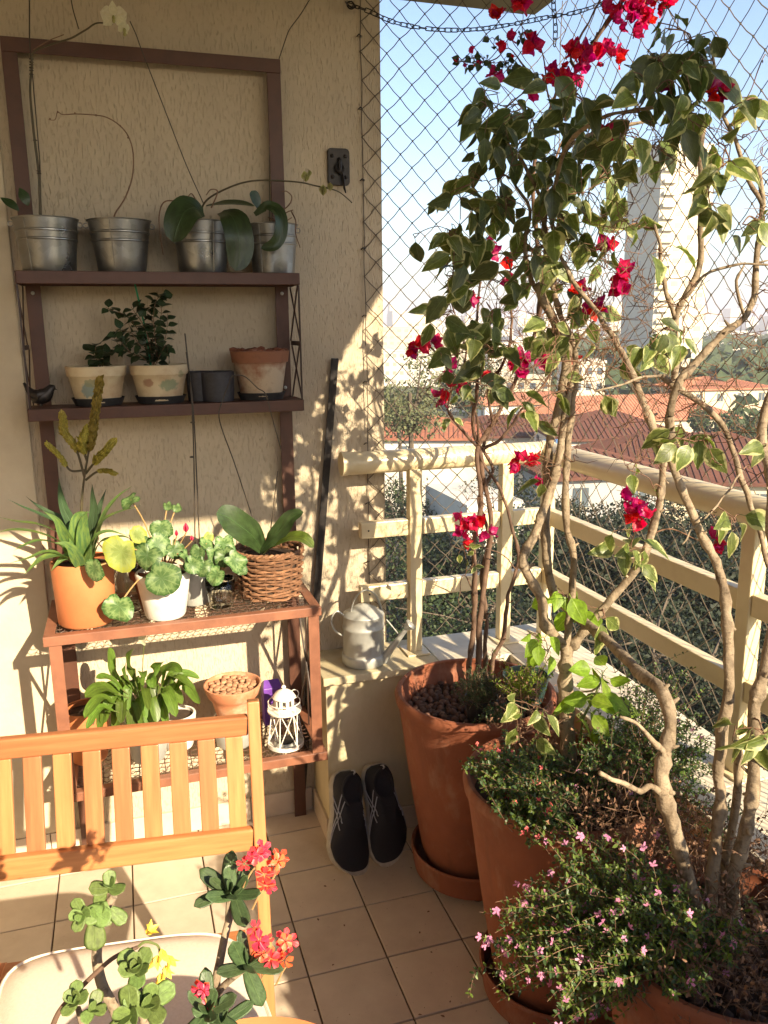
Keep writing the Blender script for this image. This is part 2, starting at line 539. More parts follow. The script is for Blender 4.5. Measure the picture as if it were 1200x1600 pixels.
def m_leaf(name, green, edge=None, trans=.35, vein=None, edge_w=.33, rough=.42, var=.25, dark=None, edge_amt=1.0, hue=.012):
    """leaf: uv.x across (0..1), uv.y along; variegated edge, veins, thin translucency"""
    m, nt, bs = newmat(name)
    tc = N(nt, 'ShaderNodeTexCoord'); sp = N(nt, 'ShaderNodeSeparateXYZ'); nt.links.new(tc.outputs['UV'], sp.inputs[0])
    oi = N(nt, 'ShaderNodeObjectInfo')
    off = N(nt, 'ShaderNodeVectorMath', operation='SCALE'); off.inputs[0].default_value = (9.1, 4.7, 3.3)
    nt.links.new(oi.outputs['Random'], off.inputs['Scale'])
    av = N(nt, 'ShaderNodeVectorMath', operation='ADD'); nt.links.new(tc.outputs['UV'], av.inputs[0]); nt.links.new(off.outputs[0], av.inputs[1])
    ux = N(nt, 'ShaderNodeMath', operation='SUBTRACT'); nt.links.new(sp.outputs[0], ux.inputs[0]); ux.inputs[1].default_value = .5
    ab = N(nt, 'ShaderNodeMath', operation='ABSOLUTE'); nt.links.new(ux.outputs[0], ab.inputs[0])
    nz = noise(nt, av.outputs[0], 3.5, 3, .55)
    col = mixc(nt, ramp(nt, noise(nt, av.outputs[0], 6, 3), .35, .65), green, dark or tuple(x * .6 for x in green))
    if edge is not None:
        ad = N(nt, 'ShaderNodeMath', operation='ADD'); nt.links.new(ab.outputs[0], ad.inputs[0])
        nt.links.new(ramp(nt, nz, .3, .7, -.16, .22), ad.inputs[1])
        f = ramp(nt, ad.outputs[0], edge_w, edge_w + .10, 0, edge_amt)
        col = mixc(nt, f, col, edge)
    # midrib and side veins
    wv = N(nt, 'ShaderNodeMath', operation='SUBTRACT'); 
    k = N(nt, 'ShaderNodeMath', operation='MULTIPLY'); nt.links.new(ab.outputs[0], k.inputs[0]); k.inputs[1].default_value = .55
    nt.links.new(sp.outputs[1], wv.inputs[0]); nt.links.new(k.outputs[0], wv.inputs[1])
    fr = N(nt, 'ShaderNodeMath', operation='PINGPONG'); nt.links.new(wv.outputs[0], fr.inputs[0]); fr.inputs[1].default_value = .055
    sv = ramp(nt, fr.outputs[0], 0, .007, 1, 0)
    mr = ramp(nt, ab.outputs[0], .006, .022, 1, 0)
    mx = N(nt, 'ShaderNodeMath', operation='MAXIMUM')
    sv2 = N(nt, 'ShaderNodeMath', operation='MULTIPLY'); nt.links.new(sv, sv2.inputs[0]); sv2.inputs[1].default_value = .35
    nt.links.new(mr, mx.inputs[0]); nt.links.new(sv2.outputs[0], mx.inputs[1])
    vc = vein or tuple(min(1, x * 1.8 + .05) for x in green)
    vf = N(nt, 'ShaderNodeMath', operation='MULTIPLY'); nt.links.new(mx.outputs[0], vf.inputs[0]); vf.inputs[1].default_value = .7
    col = mixc(nt, vf.outputs[0], col, vc)
    hv = N(nt, 'ShaderNodeHueSaturation'); nt.links.new(col, hv.inputs['Color'])
    nt.links.new(ramp(nt, oi.outputs['Random'], 0, 1, 1 - var, 1 + var), hv.inputs['Value'])
    nt.links.new(ramp(nt, oi.outputs['Random'], 0, 1, .5 - hue, .5 + hue), hv.inputs['Hue'])
    col = hv.outputs[0]
    nt.links.new(col, bs.inputs['Base Color']); bs.inputs['Roughness'].default_value = rough
    bump(nt, bs, mx.outputs[0], .0012, .5)
    if trans:
        tr = N(nt, 'ShaderNodeBsdfTranslucent')
        br = N(nt, 'ShaderNodeHueSaturation'); nt.links.new(col, br.inputs['Color']); br.inputs['Saturation'].default_value = 1.15; br.inputs['Value'].default_value = 1.6
        nt.links.new(br.outputs[0], tr.inputs['Color'])
        ms = N(nt, 'ShaderNodeMixShader'); ms.inputs[0].default_value = trans
        nt.links.new(bs.outputs[0], ms.inputs[1]); nt.links.new(tr.outputs[0], ms.inputs[2])
        nt.links.new(ms.outputs[0], nt.nodes['Material Output'].inputs['Surface'])
    return m
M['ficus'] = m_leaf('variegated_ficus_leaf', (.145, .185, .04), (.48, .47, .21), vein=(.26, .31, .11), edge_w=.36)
M['ficus_shade_tone'] = m_leaf('shade_tone_ficus_leaf', (.085, .112, .03), (.34, .34, .14), vein=(.13, .18, .07), edge_w=.42)  # darker leaf copy, overhang shade on the upper crown put into its colour
M['lime'] = m_leaf('lime_leaf', (.26, .40, .04), None, trans=.45, vein=(.4, .5, .12), var=.2)
M['orchid_leaf'] = m_leaf('orchid_leaf', (.04, .070, .022), None, trans=.1, rough=.35, vein=(.05, .10, .03), var=.1)
M['orchid_leaf_y'] = m_leaf('orchid_leaf_yellowing', (.11, .17, .025), None, trans=.15, rough=.35, vein=(.25, .30, .04), var=.1)
M['brom'] = m_leaf('bromeliad_leaf', (.15, .215, .05), None, trans=.25, rough=.35, vein=(.18, .25, .08), dark=(.06, .12, .045), var=.2)
M['brom_dark'] = m_leaf('bromeliad_dark_leaf', (.055, .10, .045), None, trans=.12, rough=.4, var=.2)
M['brom_fl'] = m_leaf('bromeliad_bract', (.40, .33, .06), None, trans=.25, rough=.6, dark=(.24, .20, .045), var=.2)
M['lily'] = m_leaf('peace_lily_leaf', (.12, .20, .03), None, trans=.35, vein=(.2, .28, .06), var=.3)
M['herb'] = m_leaf('herb_leaf', (.035, .06, .022), None, trans=.2, vein=(.06, .1, .03), var=.3)
M['succ'] = m_leaf('succulent_leaf', (.15, .22, .055), None, trans=.06, vein=(.16, .24, .07), rough=.55, var=.2)
M['euph'] = m_leaf('milfweed_leaf', (.07, .115, .045), None, trans=.1, vein=(.13, .19, .07), var=.25)
M['tiny'] = m_leaf('tiny_leaf', (.15, .24, .04), None, trans=.35, var=.1)
M['tiny_dark'] = m_leaf('tiny_dark_leaf', (.05, .10, .03), None, trans=.25, var=.1)
M['dryleaf'] = simple('dry_leaf', (.25, .14, .08), (.12, .062, .036), 30, .8, var=.3)
M['petal_white'] = m_leaf('white_petal', (.72, .70, .55), None, trans=.35, vein=(.7, .66, .4), var=.05, dark=(.62, .60, .42))
M['petal_bud'] = m_leaf('orchid_bud', (.42, .40, .14), None, trans=.2, var=.1)
M['bract'] = m_leaf('magenta_bract', (.60, .012, .10), None, trans=.4, vein=(.8, .05, .12), var=.3, dark=(.42, .006, .085), hue=.03)
M['petal_coral'] = m_leaf('coral_petal', (.72, .055, .035), None, trans=.25, vein=(.78, .1, .05), var=.2, dark=(.7, .05, .06), hue=.02)
M['petal_pink'] = m_leaf('pink_petal', (.60, .24, .42), None, trans=.35, vein=(.7, .3, .5), var=.2)
M['petal_hot'] = m_leaf('hot_pink_petal', (.75, .06, .12), None, trans=.3, vein=(.8, .2, .2), var=.1)

def m_cyclamen(nm='cyclamen_leaf', pal=((.075, .145, .045), (.17, .26, .095), (.05, .115, .03))):
    m, nt, bs = newmat(nm)
    tc = N(nt, 'ShaderNodeTexCoord')
    mp = N(nt, 'ShaderNodeMapping'); mp.inputs['Location'].default_value = (-.5, -.5, 0)
    nt.links.new(tc.outputs['UV'], mp.inputs['Vector'])
    ln = N(nt, 'ShaderNodeVectorMath', operation='LENGTH'); nt.links.new(mp.outputs[0], ln.inputs[0])
    sp = N(nt, 'ShaderNodeSeparateXYZ'); nt.links.new(mp.outputs[0], sp.inputs[0])
    an = N(nt, 'ShaderNodeMath', operation='ARCTAN2'); nt.links.new(sp.outputs[1], an.inputs[0]); nt.links.new(sp.outputs[0], an.inputs[1])
    mu = N(nt, 'ShaderNodeMath', operation='MULTIPLY'); nt.links.new(an.outputs[0], mu.inputs[0]); mu.inputs[1].default_value = 9
    si = N(nt, 'ShaderNodeMath', operation='SINE'); nt.links.new(mu.outputs[0], si.inputs[0])
    ad = N(nt, 'ShaderNodeMath', operation='MULTIPLY_ADD'); nt.links.new(si.outputs[0], ad.inputs[0]); ad.inputs[1].default_value = .035; nt.links.new(ln.outputs['Value'], ad.inputs[2])
    nz = noise(nt, tc.outputs['UV'], 11, 5, .65)
    ad2 = N(nt, 'ShaderNodeMath', operation='ADD'); nt.links.new(ad.outputs[0], ad2.inputs[0]); nt.links.new(ramp(nt, nz, .3, .7, -.09, .09), ad2.inputs[1])
    f1 = ramp(nt, ad2.outputs[0], .18, .30); f2 = ramp(nt, ad2.outputs[0], .34, .44)
    col = mixc(nt, f1, pal[0], pal[1])
    col = mixc(nt, f2, col, pal[2])
    ray = ramp(nt, si.outputs[0], .9, 1.0, 0, .5)
    col = mixc(nt, ray, col, (.24, .33, .14))
    oi = N(nt, 'ShaderNodeObjectInfo'); hv = N(nt, 'ShaderNodeHueSaturation'); nt.links.new(col, hv.inputs['Color'])
    nt.links.new(ramp(nt, oi.outputs['Random'], 0, 1, .8, 1.25), hv.inputs['Value'])
    nt.links.new(hv.outputs[0], bs.inputs['Base Color']); bs.inputs['Roughness'].default_value = .45
    bump(nt, bs, ray, .001, .5)
    tr = N(nt, 'ShaderNodeBsdfTranslucent'); nt.links.new(hv.outputs[0], tr.inputs['Color'])
    ms = N(nt, 'ShaderNodeMixShader'); ms.inputs[0].default_value = .22
    nt.links.new(bs.outputs[0], ms.inputs[1]); nt.links.new(tr.outputs[0], ms.inputs[2])
    nt.links.new(ms.outputs[0], nt.nodes['Material Output'].inputs['Surface'])
    return m
M['cyclamen'] = m_cyclamen()
M['cyclamen_pale'] = m_cyclamen('yellowing_cyclamen_leaf', ((.20, .26, .07), (.30, .36, .11), (.34, .38, .06)))

def m_glass():
    m, nt, bs = newmat('clear_glass')
    bs.inputs['Base Color'].default_value = (.93, .96, .94, 1); bs.inputs['Roughness'].default_value = .03
    bs.inputs['Transmission Weight'].default_value = 1.0; bs.inputs['IOR'].default_value = 1.45
    return m
M['glass'] = m_glass()

# ------------------------------------------------------------------ the balcony shell
WALL_Y = 2.404
PX0, PX1, PY0, PY1 = 1.105, 1.326, 2.200, 2.400
LEDGE = 0.546
rng.seed(11)

fl = MB(); fl.box(-1.3, 1.33, -2.2, 2.62, -.22, -0.006)
floor = fl.build('floor', M['grout'], smooth=False, kind='structure')
TP = .2015
tm = MB()
h = TP / 2 - .0022
c = .0016
vs = []
for z, e in ((-.008, 0), (-.0008, 0), (0, c)):
    for (i, j) in ((-1, -1), (1, -1), (1, 1), (-1, 1)):
        vs.append((i * (h - e), j * (h - e) * .985, z))
fs = [(8, 9, 10, 11)]
for k in (0, 4):
    for j in range(4):
        fs.append((k + j, k + (j + 1) % 4, k + 4 + (j + 1) % 4, k + 4 + j))
tm.add(vs, fs)
tile_me = mesh_from('tile', tm.v, tm.f, M['tile'], smooth=False)
TY = .1992
ix0 = -5
for i in range(-6, 5):
    for j in range(-9, 4):
        x = .528 + TP * (i + .5); y = 1.895 + TY * (j + .5)
        if x + TP / 2 > 1.3 and False: continue
        if y + TY / 2 > 2.50: continue
        if x > 1.2 or x < -.75: continue
        if x > .505 and y > 2.21: continue
        o = bpy.data.objects.new('tile', tile_me); COL.objects.link(o); o.parent = floor
        o.location = (x, y, rng.uniform(-.0006, .0006)); o.rotation_euler = (rng.gauss(0, .0012), rng.gauss(0, .0012), 0)

# rear wall
w = MB(); w.box(-1.3, .757, WALL_Y, 2.62, 0, 2.5)
rear = w.build('house_wall', M['stucco'], smooth=False)
tag(rear, 'cream stucco wall with vertical scratch texture behind the plant shelves', 'wall')
w = MB(); w.box(-1.29, -.243, WALL_Y - .010, WALL_Y + .02, .079, 2.5)
w.build('smooth_band', M['plaster'], rear, smooth=False, bevel=.004)
def skirt(parent, x0, y0, x1, y1, nx, ny, hgt=.078, n=None):
    L = math.hypot(x1 - x0, y1 - y0); n = n or max(1, round(L / .2))
    for k in range(n):
        b = MB(); a0 = k / n; a1 = (k + 1) / n; g = .0012 / L
        ax, ay = x0 + (x1 - x0) * (a0 + g), y0 + (y1 - y0) * (a0 + g)
        bx, by = x0 + (x1 - x0) * (a1 - g), y0 + (y1 - y0) * (a1 - g)
        b.box(min(ax, bx, ax + nx, bx + nx), max(ax, bx, ax + nx, bx + nx), min(ay, by, ay + ny, by + ny), max(ay, by, ay + ny, by + ny), .001, hgt)
        b.build('skirting_tile', M['tile'], parent, smooth=False, bevel=.0012)
skirt(rear, -.9, WALL_Y - .001, .493, WALL_Y - .001, 0, -.010)

# parapet ledge (left arm in front of the wall end, right arm towards the camera)
p = MB()
p.box(.505, 1.326, PY0, PY1, 0, .521)
p.box(PX0, 1.3259, -1.9, PY0 - .0005, 0, .5208)
parapet = p.build('parapet', M['parapet'], smooth=False)
tag(parapet, 'low cream painted parapet carrying the railing around the balcony corner', 'wall')
def slab(x0, x1, y0, y1, mt, z=LEDGE):
    b = MB(); b.box(x0, x1, y0, y1, .5215, z); b.build('coping_slab', mt, parapet, smooth=False, bevel=.003)
slab(.494, .860, 2.182, 2.403, M['parapet'])
slab(.8625, 1.098, 2.182, 2.403, M['parapet_top'])
slab(1.1005, 1.334, 2.182, 2.403, M['parapet_top'])
y = 2.18
for k in range(9):
    slab(1.088, 1.334, y - .42, y - .002, M['parapet_top'], LEDGE + (0.0006 if k % 2 else 0)); y -= .42
skirt(parapet, .5045, 2.39, .5045, 2.201, -.008, 0, n=1)
skirt(parapet, .507, 2.1995, 1.10, 2.1995, 0, -.008, n=3)
skirt(parapet, 1.1045, 2.19, 1.1045, -.6, -.008, 0)

# ceiling slab over the balcony, side wall of the flat
c_ = MB(); c_.box(-1.3, 1.34, -.42, 2.62, 2.503, 2.70)
c_.build('ceiling', M['ceiling'], smooth=False, kind='structure')
sw = MB(); sw.box(-1.42, -1.302, -.42, 2.62, -.2, 2.7)
swo = sw.build('side_wall', M['plaster'], smooth=False)
tag(swo, 'plain cream side wall closing the balcony on the left', 'wall')
# added unseen walls behind and left to cut sky light; block below balcony
ew = MB(); ew.box(-1.42, 1.34, -2.36, -2.24, -.2, 2.05)
sw2 = MB(); sw2.box(-1.42, -1.302, -2.238, -.422, -.2, 2.7)
tag(ew.build('sky_block_end_wall', M['plaster'], smooth=False), 'added unseen cream wall behind the photographer, blocking low sky light', 'wall')
tag(sw2.build('sky_block_left_wall', M['plaster'], smooth=False), 'added unseen cream wall left of the photographer, blocking sky light', 'wall')
bb = MB(); bb.box(-8, 1.30, -1.9, 2.60, -20, -.225)
bbo = bb.build('apartment_block', M['plaster'], smooth=False)
tag(bbo, 'cream facade of the apartment block beneath the balcony floor', 'building')

# ------------------------------------------------------------------ railing
rl = thing('railing', 'cream painted metal railing on the low parapet around the balcony corner', 'railing', (1.25, 2.29, LEDGE))
FY = 2.281
def rbox(name, x0, x1, y0, y1, z0, z1, bev=.003):
    b = MB(); b.box(x0, x1, y0, y1, z0, z1); return b.build(name, M['rail'], rl, smooth=False, bevel=bev)
def hand(pts):
    b = MB(); b.tube(pts, .0335, 24); return b.build('handrail', M['rail'], rl)
TC = 1.152
hand([(.600, FY + .030, TC), (.70, FY + .030, TC), (1.285, FY + .030, TC)])
hand([(1.265, FY + .055, TC - .0008), (1.265, .5, TC - .0008), (1.265, -1.6, TC - .0008)])
b = MB(); b.tube([(.594, FY + .030, TC), (.612, FY + .030, TC)], .0355, 24); b.build('end_cap', M['rail'], rl)
for (z0, z1, xs) in ((.926, .975, .645), (.728, .777, .641)):
    for (xa, xb) in ((xs, .794), (.838, 1.098), (1.140, 1.247)):
        rbox('rail', xa, xb, FY + .006, FY + .036, z0, z1)
    for (ya, yb) in ((2.279, 1.412), (1.368, .45), (.41, -1.5)):
        rbox('rail', 1.250, 1.280, yb, ya, z0, z1)
    o = MB(); o.ball(((.668), FY + .005, (z0 + z1) / 2), (.003, .0015, .003), 8); o.build('screw', M['black_metal'], rl)
def post(x0, x1, y0, y1):
    rbox('post', x0, x1, y0, y1, LEDGE + .0045, TC - .024)
    cx, cy = (x0 + x1) / 2, (y0 + y1) / 2
    b = MB(); b.box(cx - .036, cx + .036, cy - .045, cy + .045, LEDGE + .0006, LEDGE + .0065)
    b.build('base_plate', M['rail'], rl, smooth=False, bevel=.0012)
post(.796, .836, FY, FY + .034); post(1.100, 1.138, FY, FY + .034); post(1.249, 1.285, FY, FY + .036)
post(1.246, 1.284, 1.370, 1.410); post(1.246, 1.284, .41, .45); post(1.246, 1.284, -.55, -.51)

# ------------------------------------------------------------------ safety net (two stretched panels)
def net(name, label, origin, du, nu, z0, nz, rag=True, sd=3):
    """diamond net: half diagonal hu along du, hz up"""
    r2 = random.Random(sd)
    hu, hz = .0368, .0375
    root = thing(name, label, 'net', origin)
    O = V(origin); du = V(du); nrm = V((-du.y, du.x, 0))
    def knot(i, j):
        q = V((i * .37 + sd, j * .29, 0))
        return O + du * (i * hu + .004 * mn.noise(q * 1.3)) + V((0, 0, z0 + j * hz + .005 * mn.noise(q + V((9, 3, 1))) + .012 * mn.noise(q * .12))) + nrm * (.016 * mn.noise(q * .25 + V((3, 8, 2))))
    mb = MB(); kb = MB()
    rad = .0013
    for j in range(nz):
        for i in range(nu + 1):
            if (i + j) % 2: continue
            a = knot(i, j)
            for di in (-1, 1):
                if 0 <= i + di <= nu:
                    b2 = knot(i + di, j + 1)
                    mid = (a + b2) / 2 + V((0, 0, -.0016)) + du * (di * .0012)
                    mb.tube([a, mid, b2], rad, 4, cap=False)
            kb.ball(a, (.0028, .0028, .0034), 5)
    mb.build('cords', M['cord_dark'], root, kind='stuff')
    kb.build('knots', M['cord_dark'], root, kind='stuff')
    # border rope
    eb = MB()
    for i in (0,):
        eb.tube([knot(i, j) for j in range(0, nz + 1)], .0014, 5, cap=False)
    eb.build('border_cord', M['cord_dark'], root)
    return root, knot
nroot, kn = net('safety_net', 'diamond mesh safety net stretched beyond the railing beside the stucco wall', (.700, 2.394, 0), (1, 0, 0), 17, .555, 51, sd=3)
net('safety_net', 'diamond mesh safety net running along the right hand railing', (1.318, 2.392, 0), (0, -1, 0), 76, .555, 51, sd=8)
for j in range(2, 49, 5):
    a = kn(0, j)
    hb = MB()
    hb.tube([(a.x + .004, WALL_Y + .004, a.z), (a.x + .002, WALL_Y - .008, a.z + .001), (a.x - .006, WALL_Y - .014, a.z + .003), (a.x - .011, WALL_Y - .009, a.z - .002)], .0017, 6)
    hb.build('wall_hook', M['black_metal'], nroot)

# ------------------------------------------------------------------ chains
lm = MB()
pts = []
for i in range(15):
    a = 2 * math.pi * i / 14
    pts.append(V((math.cos(a) * .0045 + (.0062 if math.cos(a) > 0 else -.0062), math.sin(a) * .0052, 0)))
lm.tube(pts, .0014, 6, cap=False)
link_me = mesh_from('link', lm.v, lm.f, M['black_metal'])
def chain(name, label, pts, pitch=.0172):
    P = [V(p[:3]) for p in crom(pts, 12)]
    root = thing(name, label, 'chain', P[0])
    acc = 0; out = []; tgt = 0
    for a, b in zip(P, P[1:]):
        L = (b - a).length
        while tgt <= acc + L:
            out.append(a + (b - a) * ((tgt - acc) / L)); tgt += pitch
        acc += L
    for k in range(len(out) - 1):
        d = out[k + 1] - out[k]
        n = V((0, -1, .15)) if k % 2 else d.cross(V((0, -1, .15)))
        mt = Matrix.Translation((out[k] + out[k + 1]) / 2) @ frame(d, n + rvec(.25)).to_4x4()
        link_mesh('link', link_me, root, mt)
    return root
chain('chain', 'dark metal chain slung from the wall hook across the netting', [at(543, 6, 2.385), at(575, 17, 2.36), at(620, 36, 2.33), at(680, 46, 2.3), at(740, 46, 2.27), at(800, 38, 2.22), at(860, 26, 2.17), at(905, 18, 2.12), at(960, -4, 2.08), at(1010, -40, 2.05)])
chain('chain', 'short dark chain hanging straight down above the climbing plants', [at(864, -30, 2.16), at(865, 10, 2.16), at(868, 45, 2.16), at(866, 75, 2.16)])
chain('chain', 'thin dark chain tied among the bougainvillea stems by the corner pot', [at(752, 868, 2.12), at(741, 905, 2.10), at(739, 925, 2.10), at(737, 945, 2.10)], .016)
hk = MB(); hk.ring(at(548, 8, 2.39), .010, .0022, 14, 6, rot=Matrix.Rotation(R(80), 3, 'X')); hk.tube([at(540, 2, 2.41), at(541, 4, 2.395), at(544, 8, 2.375), at(551, 13, 2.372), at(556, 10, 2.378)], .0024, 6)
tag(hk.build('wall_hook', M['black_metal']), 'black hook screwed high in the stucco holding the slung chain', 'hook')

# ------------------------------------------------------------------ leaf meshes
def leaf_mesh(name, mat, L=.07, W=.035, fold=.25, droop=.35, tip=.35, petiole=.012, nv=7, widest=.38, base=.0, wave=.0, curl=0.0):
    """blade along +X from the petiole end, upper side +Z"""
    vs = []; uv = []; fs = []
    us = (-1, -.5, 0, .5, 1)
    for i in range(nv + 1):
        v = i / nv
        if v < widest: wd = math.sin(math.pi / 2 * v / widest) ** .75
        else:
            q = (v - widest) / (1 - widest)
            wd = (1 - q ** (1.5 + tip)) * (1 - tip * q * .55)
        wd = max(wd, .015 if i in (0, nv) else .05) * W / 2
        if base and v < widest: wd = max(wd, base * W / 2 * (v / .08 if v < .08 else 1))
        ang = droop * v * v * 1.2
        x = petiole + L * (v - .10 * droop * v * v)
        z = -L * .5 * math.sin(ang)
        for u in us:
            zz = z + fold * abs(u) * wd - curl * (u * u) * wd + wave * W * math.sin(v * 15 + u) * abs(u)
            vs.append((x, u * wd, zz)); uv.append((u * .5 + .5, v))
    for i in range(nv):
        for j in range(4):
            a = i * 5 + j
            fs.append((a, a + 5, a + 6, a + 1))
    if petiole > 0:
        b = len(vs)
        pr = max(.0007, L * .009)
        for (px_, dz) in ((0, 0), (petiole * 1.3, -.0006)):
            for (cy, cz) in ((pr, 0), (-pr * .5, pr), (-pr * .5, -pr)):
                vs.append((px_, cy, dz + cz)); uv.append((.5, .02))
        for k in range(3):
            fs.append((b + k, b + (k + 1) % 3, b + 3 + (k + 1) % 3, b + 3 + k))
    return mesh_from(name, vs, fs, mat, None, uv, True, None)

def add_leaf(me, parent, pos, d, n, s=1.0, name='leaf'):
    mt = Matrix.Translation(V(pos)) @ frame(d, n).to_4x4() @ Matrix.Diagonal((s, s * rng.uniform(.9, 1.1), s, 1))
    return link_mesh(name, me, parent, mt)

class Bits:
    """many small leaves joined into one part"""
    def __init__(s): s.v = []; s.f = []; s.uv = []
    def leaf(s, pos, d, n, L, W, fold=.2, droop=.25):
        F = frame(d, n); b = len(s.v); pos = V(pos)
        P = [(0, 0, 0), (.35, .5, fold * .5), (.35, -.5, fold * .5), (.45, 0, 0), (.75, .34, fold * .34 - droop * .3), (.75, -.34, fold * .34 - droop * .3), (1, 0, -droop * .55)]
        U = [(.5, 0), (1, .35), (0, .35), (.5, .45), (.85, .75), (.15, .75), (.5, 1)]
        for (x, y, z), u in zip(P, U):
            s.v.append(pos + F @ V((x * L, y * W, z * W if abs(y) > .01 else z * L))); s.uv.append(u)
        s.f += [(b, b + 3, b + 1), (b, b + 2, b + 3), (b + 1, b + 3, b + 6, b + 4), (b + 2, b + 5, b + 6, b + 3)]
    def quad(s, pos, d, n, L, W):
        F = frame(d, n); b = len(s.v); pos = V(pos)
        for (x, y), u in zip(((0, 0), (.5, .5), (1, 0), (.5, -.5)), ((.5, 0), (1, .5), (.5, 1), (0, .5))):
            s.v.append(pos + F @ V((x * L, y * W, .12 * W * (1 if y else 0)))); s.uv.append(u)
        s.f.append((b, b + 3, b + 2, b + 1))
    def build(s, name, mat, parent=None, kind='stuff'):
        b = BASE.get(parent.name, V((0, 0, 0))) if parent is not None else V((0, 0, 0))
        me = mesh_from(name, [v - b for v in s.v], s.f, mat, None, s.uv, True, None)
        o = bpy.data.objects.new(name, me); COL.objects.link(o)
        if parent is not None: o.parent = parent; BASE[o.name] = b
        if kind: o['kind'] = kind
        return o

# ------------------------------------------------------------------ the city beyond
rng.seed(21)
GZ = -19.0
B = {}
B['ground'] = simple('far_ground', (.09, .10, .05), (.15, .14, .10), .02, .95, lo=.3, hi=.7, rnd=False, spec=.1)
B['street'] = simple('asphalt', (.055, .053, .05), (.07, .068, .065), .8, .9, spec=.2)
B['white_wall'] = simple('white_house_paint', (.62, .58, .50), (.50, .47, .40), .35, .85)
B['cream_wall'] = simple('cream_building_paint', (.60, .52, .37), (.50, .43, .30), .15, .85)
B['cream_pale'] = simple('pale_cream_paint', (.64, .58, .45), (.56, .50, .38), .1, .85)
B['grey_wall'] = simple('grey_facade', (.36, .35, .34), (.30, .30, .29), .2, .85)
B['pink_wall'] = simple('pink_facade', (.50, .28, .24), (.42, .24, .20), .2, .85)
B['glass'] = simple('window_glass_far', (.07, .09, .11), (.12, .14, .15), .5, .15)
B['glass_pale'] = simple('haze_tone_window', (.30, .27, .22), (.36, .33, .27), .5, .3)  # glass lightened, haze over far windows put into the colour
B['solar'] = simple('blue_tank', (.10, .22, .42), (.08, .18, .36), .8, .4)
B['trunk'] = simple('tree_trunk', (.10, .075, .05), (.06, .045, .03), 3, .9)
def m_roof(name, a, b):
    m, nt, bs = newmat(name)
    vec = coords(nt, rnd=True)
    n1 = noise(nt, vec, .5, 5, .6); n2 = noise(nt, vec, 4.0, 4, .6)
    col = mixc(nt, ramp(nt, n1, .35, .65), a, b); col = mixc(nt, ramp(nt, n2, .4, .7, 0, .5), col, tuple(x * .55 for x in a))
    nt.links.new(col, bs.inputs['Base Color']); bs.inputs['Roughness'].default_value = .85
    bs.inputs['Specular IOR Level'].default_value = .2
    return m
B['roof'] = m_roof('roof_tiles', (.34, .13, .075), (.25, .10, .06))
B['roof_dark'] = m_roof('dark_roof_tiles', (.15, .062, .042), (.10, .045, .032))  # darker brown tile tone
B['roof_bright'] = m_roof('bright_roof_tiles', (.50, .21, .12), (.40, .16, .09))
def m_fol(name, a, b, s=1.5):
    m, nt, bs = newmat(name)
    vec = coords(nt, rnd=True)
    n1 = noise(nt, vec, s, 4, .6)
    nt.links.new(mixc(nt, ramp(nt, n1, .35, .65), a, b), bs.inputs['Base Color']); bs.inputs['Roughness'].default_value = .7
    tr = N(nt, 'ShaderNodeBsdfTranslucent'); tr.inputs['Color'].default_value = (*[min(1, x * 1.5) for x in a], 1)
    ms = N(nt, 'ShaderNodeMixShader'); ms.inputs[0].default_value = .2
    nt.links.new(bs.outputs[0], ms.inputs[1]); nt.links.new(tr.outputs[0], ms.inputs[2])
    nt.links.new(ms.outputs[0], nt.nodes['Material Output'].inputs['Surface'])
    return m
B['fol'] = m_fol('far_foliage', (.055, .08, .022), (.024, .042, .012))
B['fol_shade_tone'] = m_fol('far_foliage_shade_tone', (.020, .030, .010), (.008, .014, .005))  # dark foliage copy, shade on the garden trees put into the colour
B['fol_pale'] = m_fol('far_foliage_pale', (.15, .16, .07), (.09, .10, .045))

g = MB()
S = 14000
g.add([(-S, -S, GZ), (S, -S, GZ), (S, S, GZ), (-S, S, GZ)], [(0, 1, 2, 3)])
g.build('ground', B['ground'], smooth=False, kind='structure')

def polar(px, dist):
    """ground point seen in photo column px, dist metres away horizontally"""
    d = _ray(px, 505); d = V((d.x, d.y, 0)).normalized()
    return d * dist, d
def zpx(px, py, dist):
    d = _ray(px, py); return CAM_H + dist * d.z / math.hypot(d.x, d.y)

st = MB()
a_, d_ = polar(612, 30); 
A1 = V((6, 22, 0)); A2 = V((34, 120, 0)); w_ = V((3.6, -1.0, 0))
st.add([A1 + w_ * s + V((0, 0, GZ + .05)) for s in (-1, 1)] + [A2 + w_ * s + V((0, 0, GZ + .05)) for s in (1, -1)], [(0, 1, 2, 3)])
st.build('street', B['street'], smooth=False, kind='structure')

def hip_roof(mb, x0, x1, y0, y1, z0, zr, ov=.6, mi=0):
    x0 -= ov; x1 += ov; y0 -= ov; y1 += ov
    if (x1 - x0) >= (y1 - y0):
        k = (y1 - y0) / 2; r = [(x0 + k, (y0 + y1) / 2, zr), (x1 - k, (y0 + y1) / 2, zr)]
        fs = [(0, 1, 5, 4), (1, 2, 5), (2, 3, 4, 5), (3, 0, 4)]
    else:
        k = (x1 - x0) / 2; r = [((x0 + x1) / 2, y0 + k, zr), ((x0 + x1) / 2, y1 - k, zr)]
        fs = [(0, 1, 4), (1, 2, 5, 4), (2, 3, 5), (3, 0, 4, 5)]
    b = [(x0, y0, z0), (x1, y0, z0), (x1, y1, z0), (x0, y1, z0)]
    low = [(p[0], p[1], p[2] - .25) for p in b]
    mb.add(b + r + low, fs + [(6, 7, 1, 0), (7, 8, 2, 1), (8, 9, 3, 2), (9, 6, 0, 3), (9, 8, 7, 6)], mi)

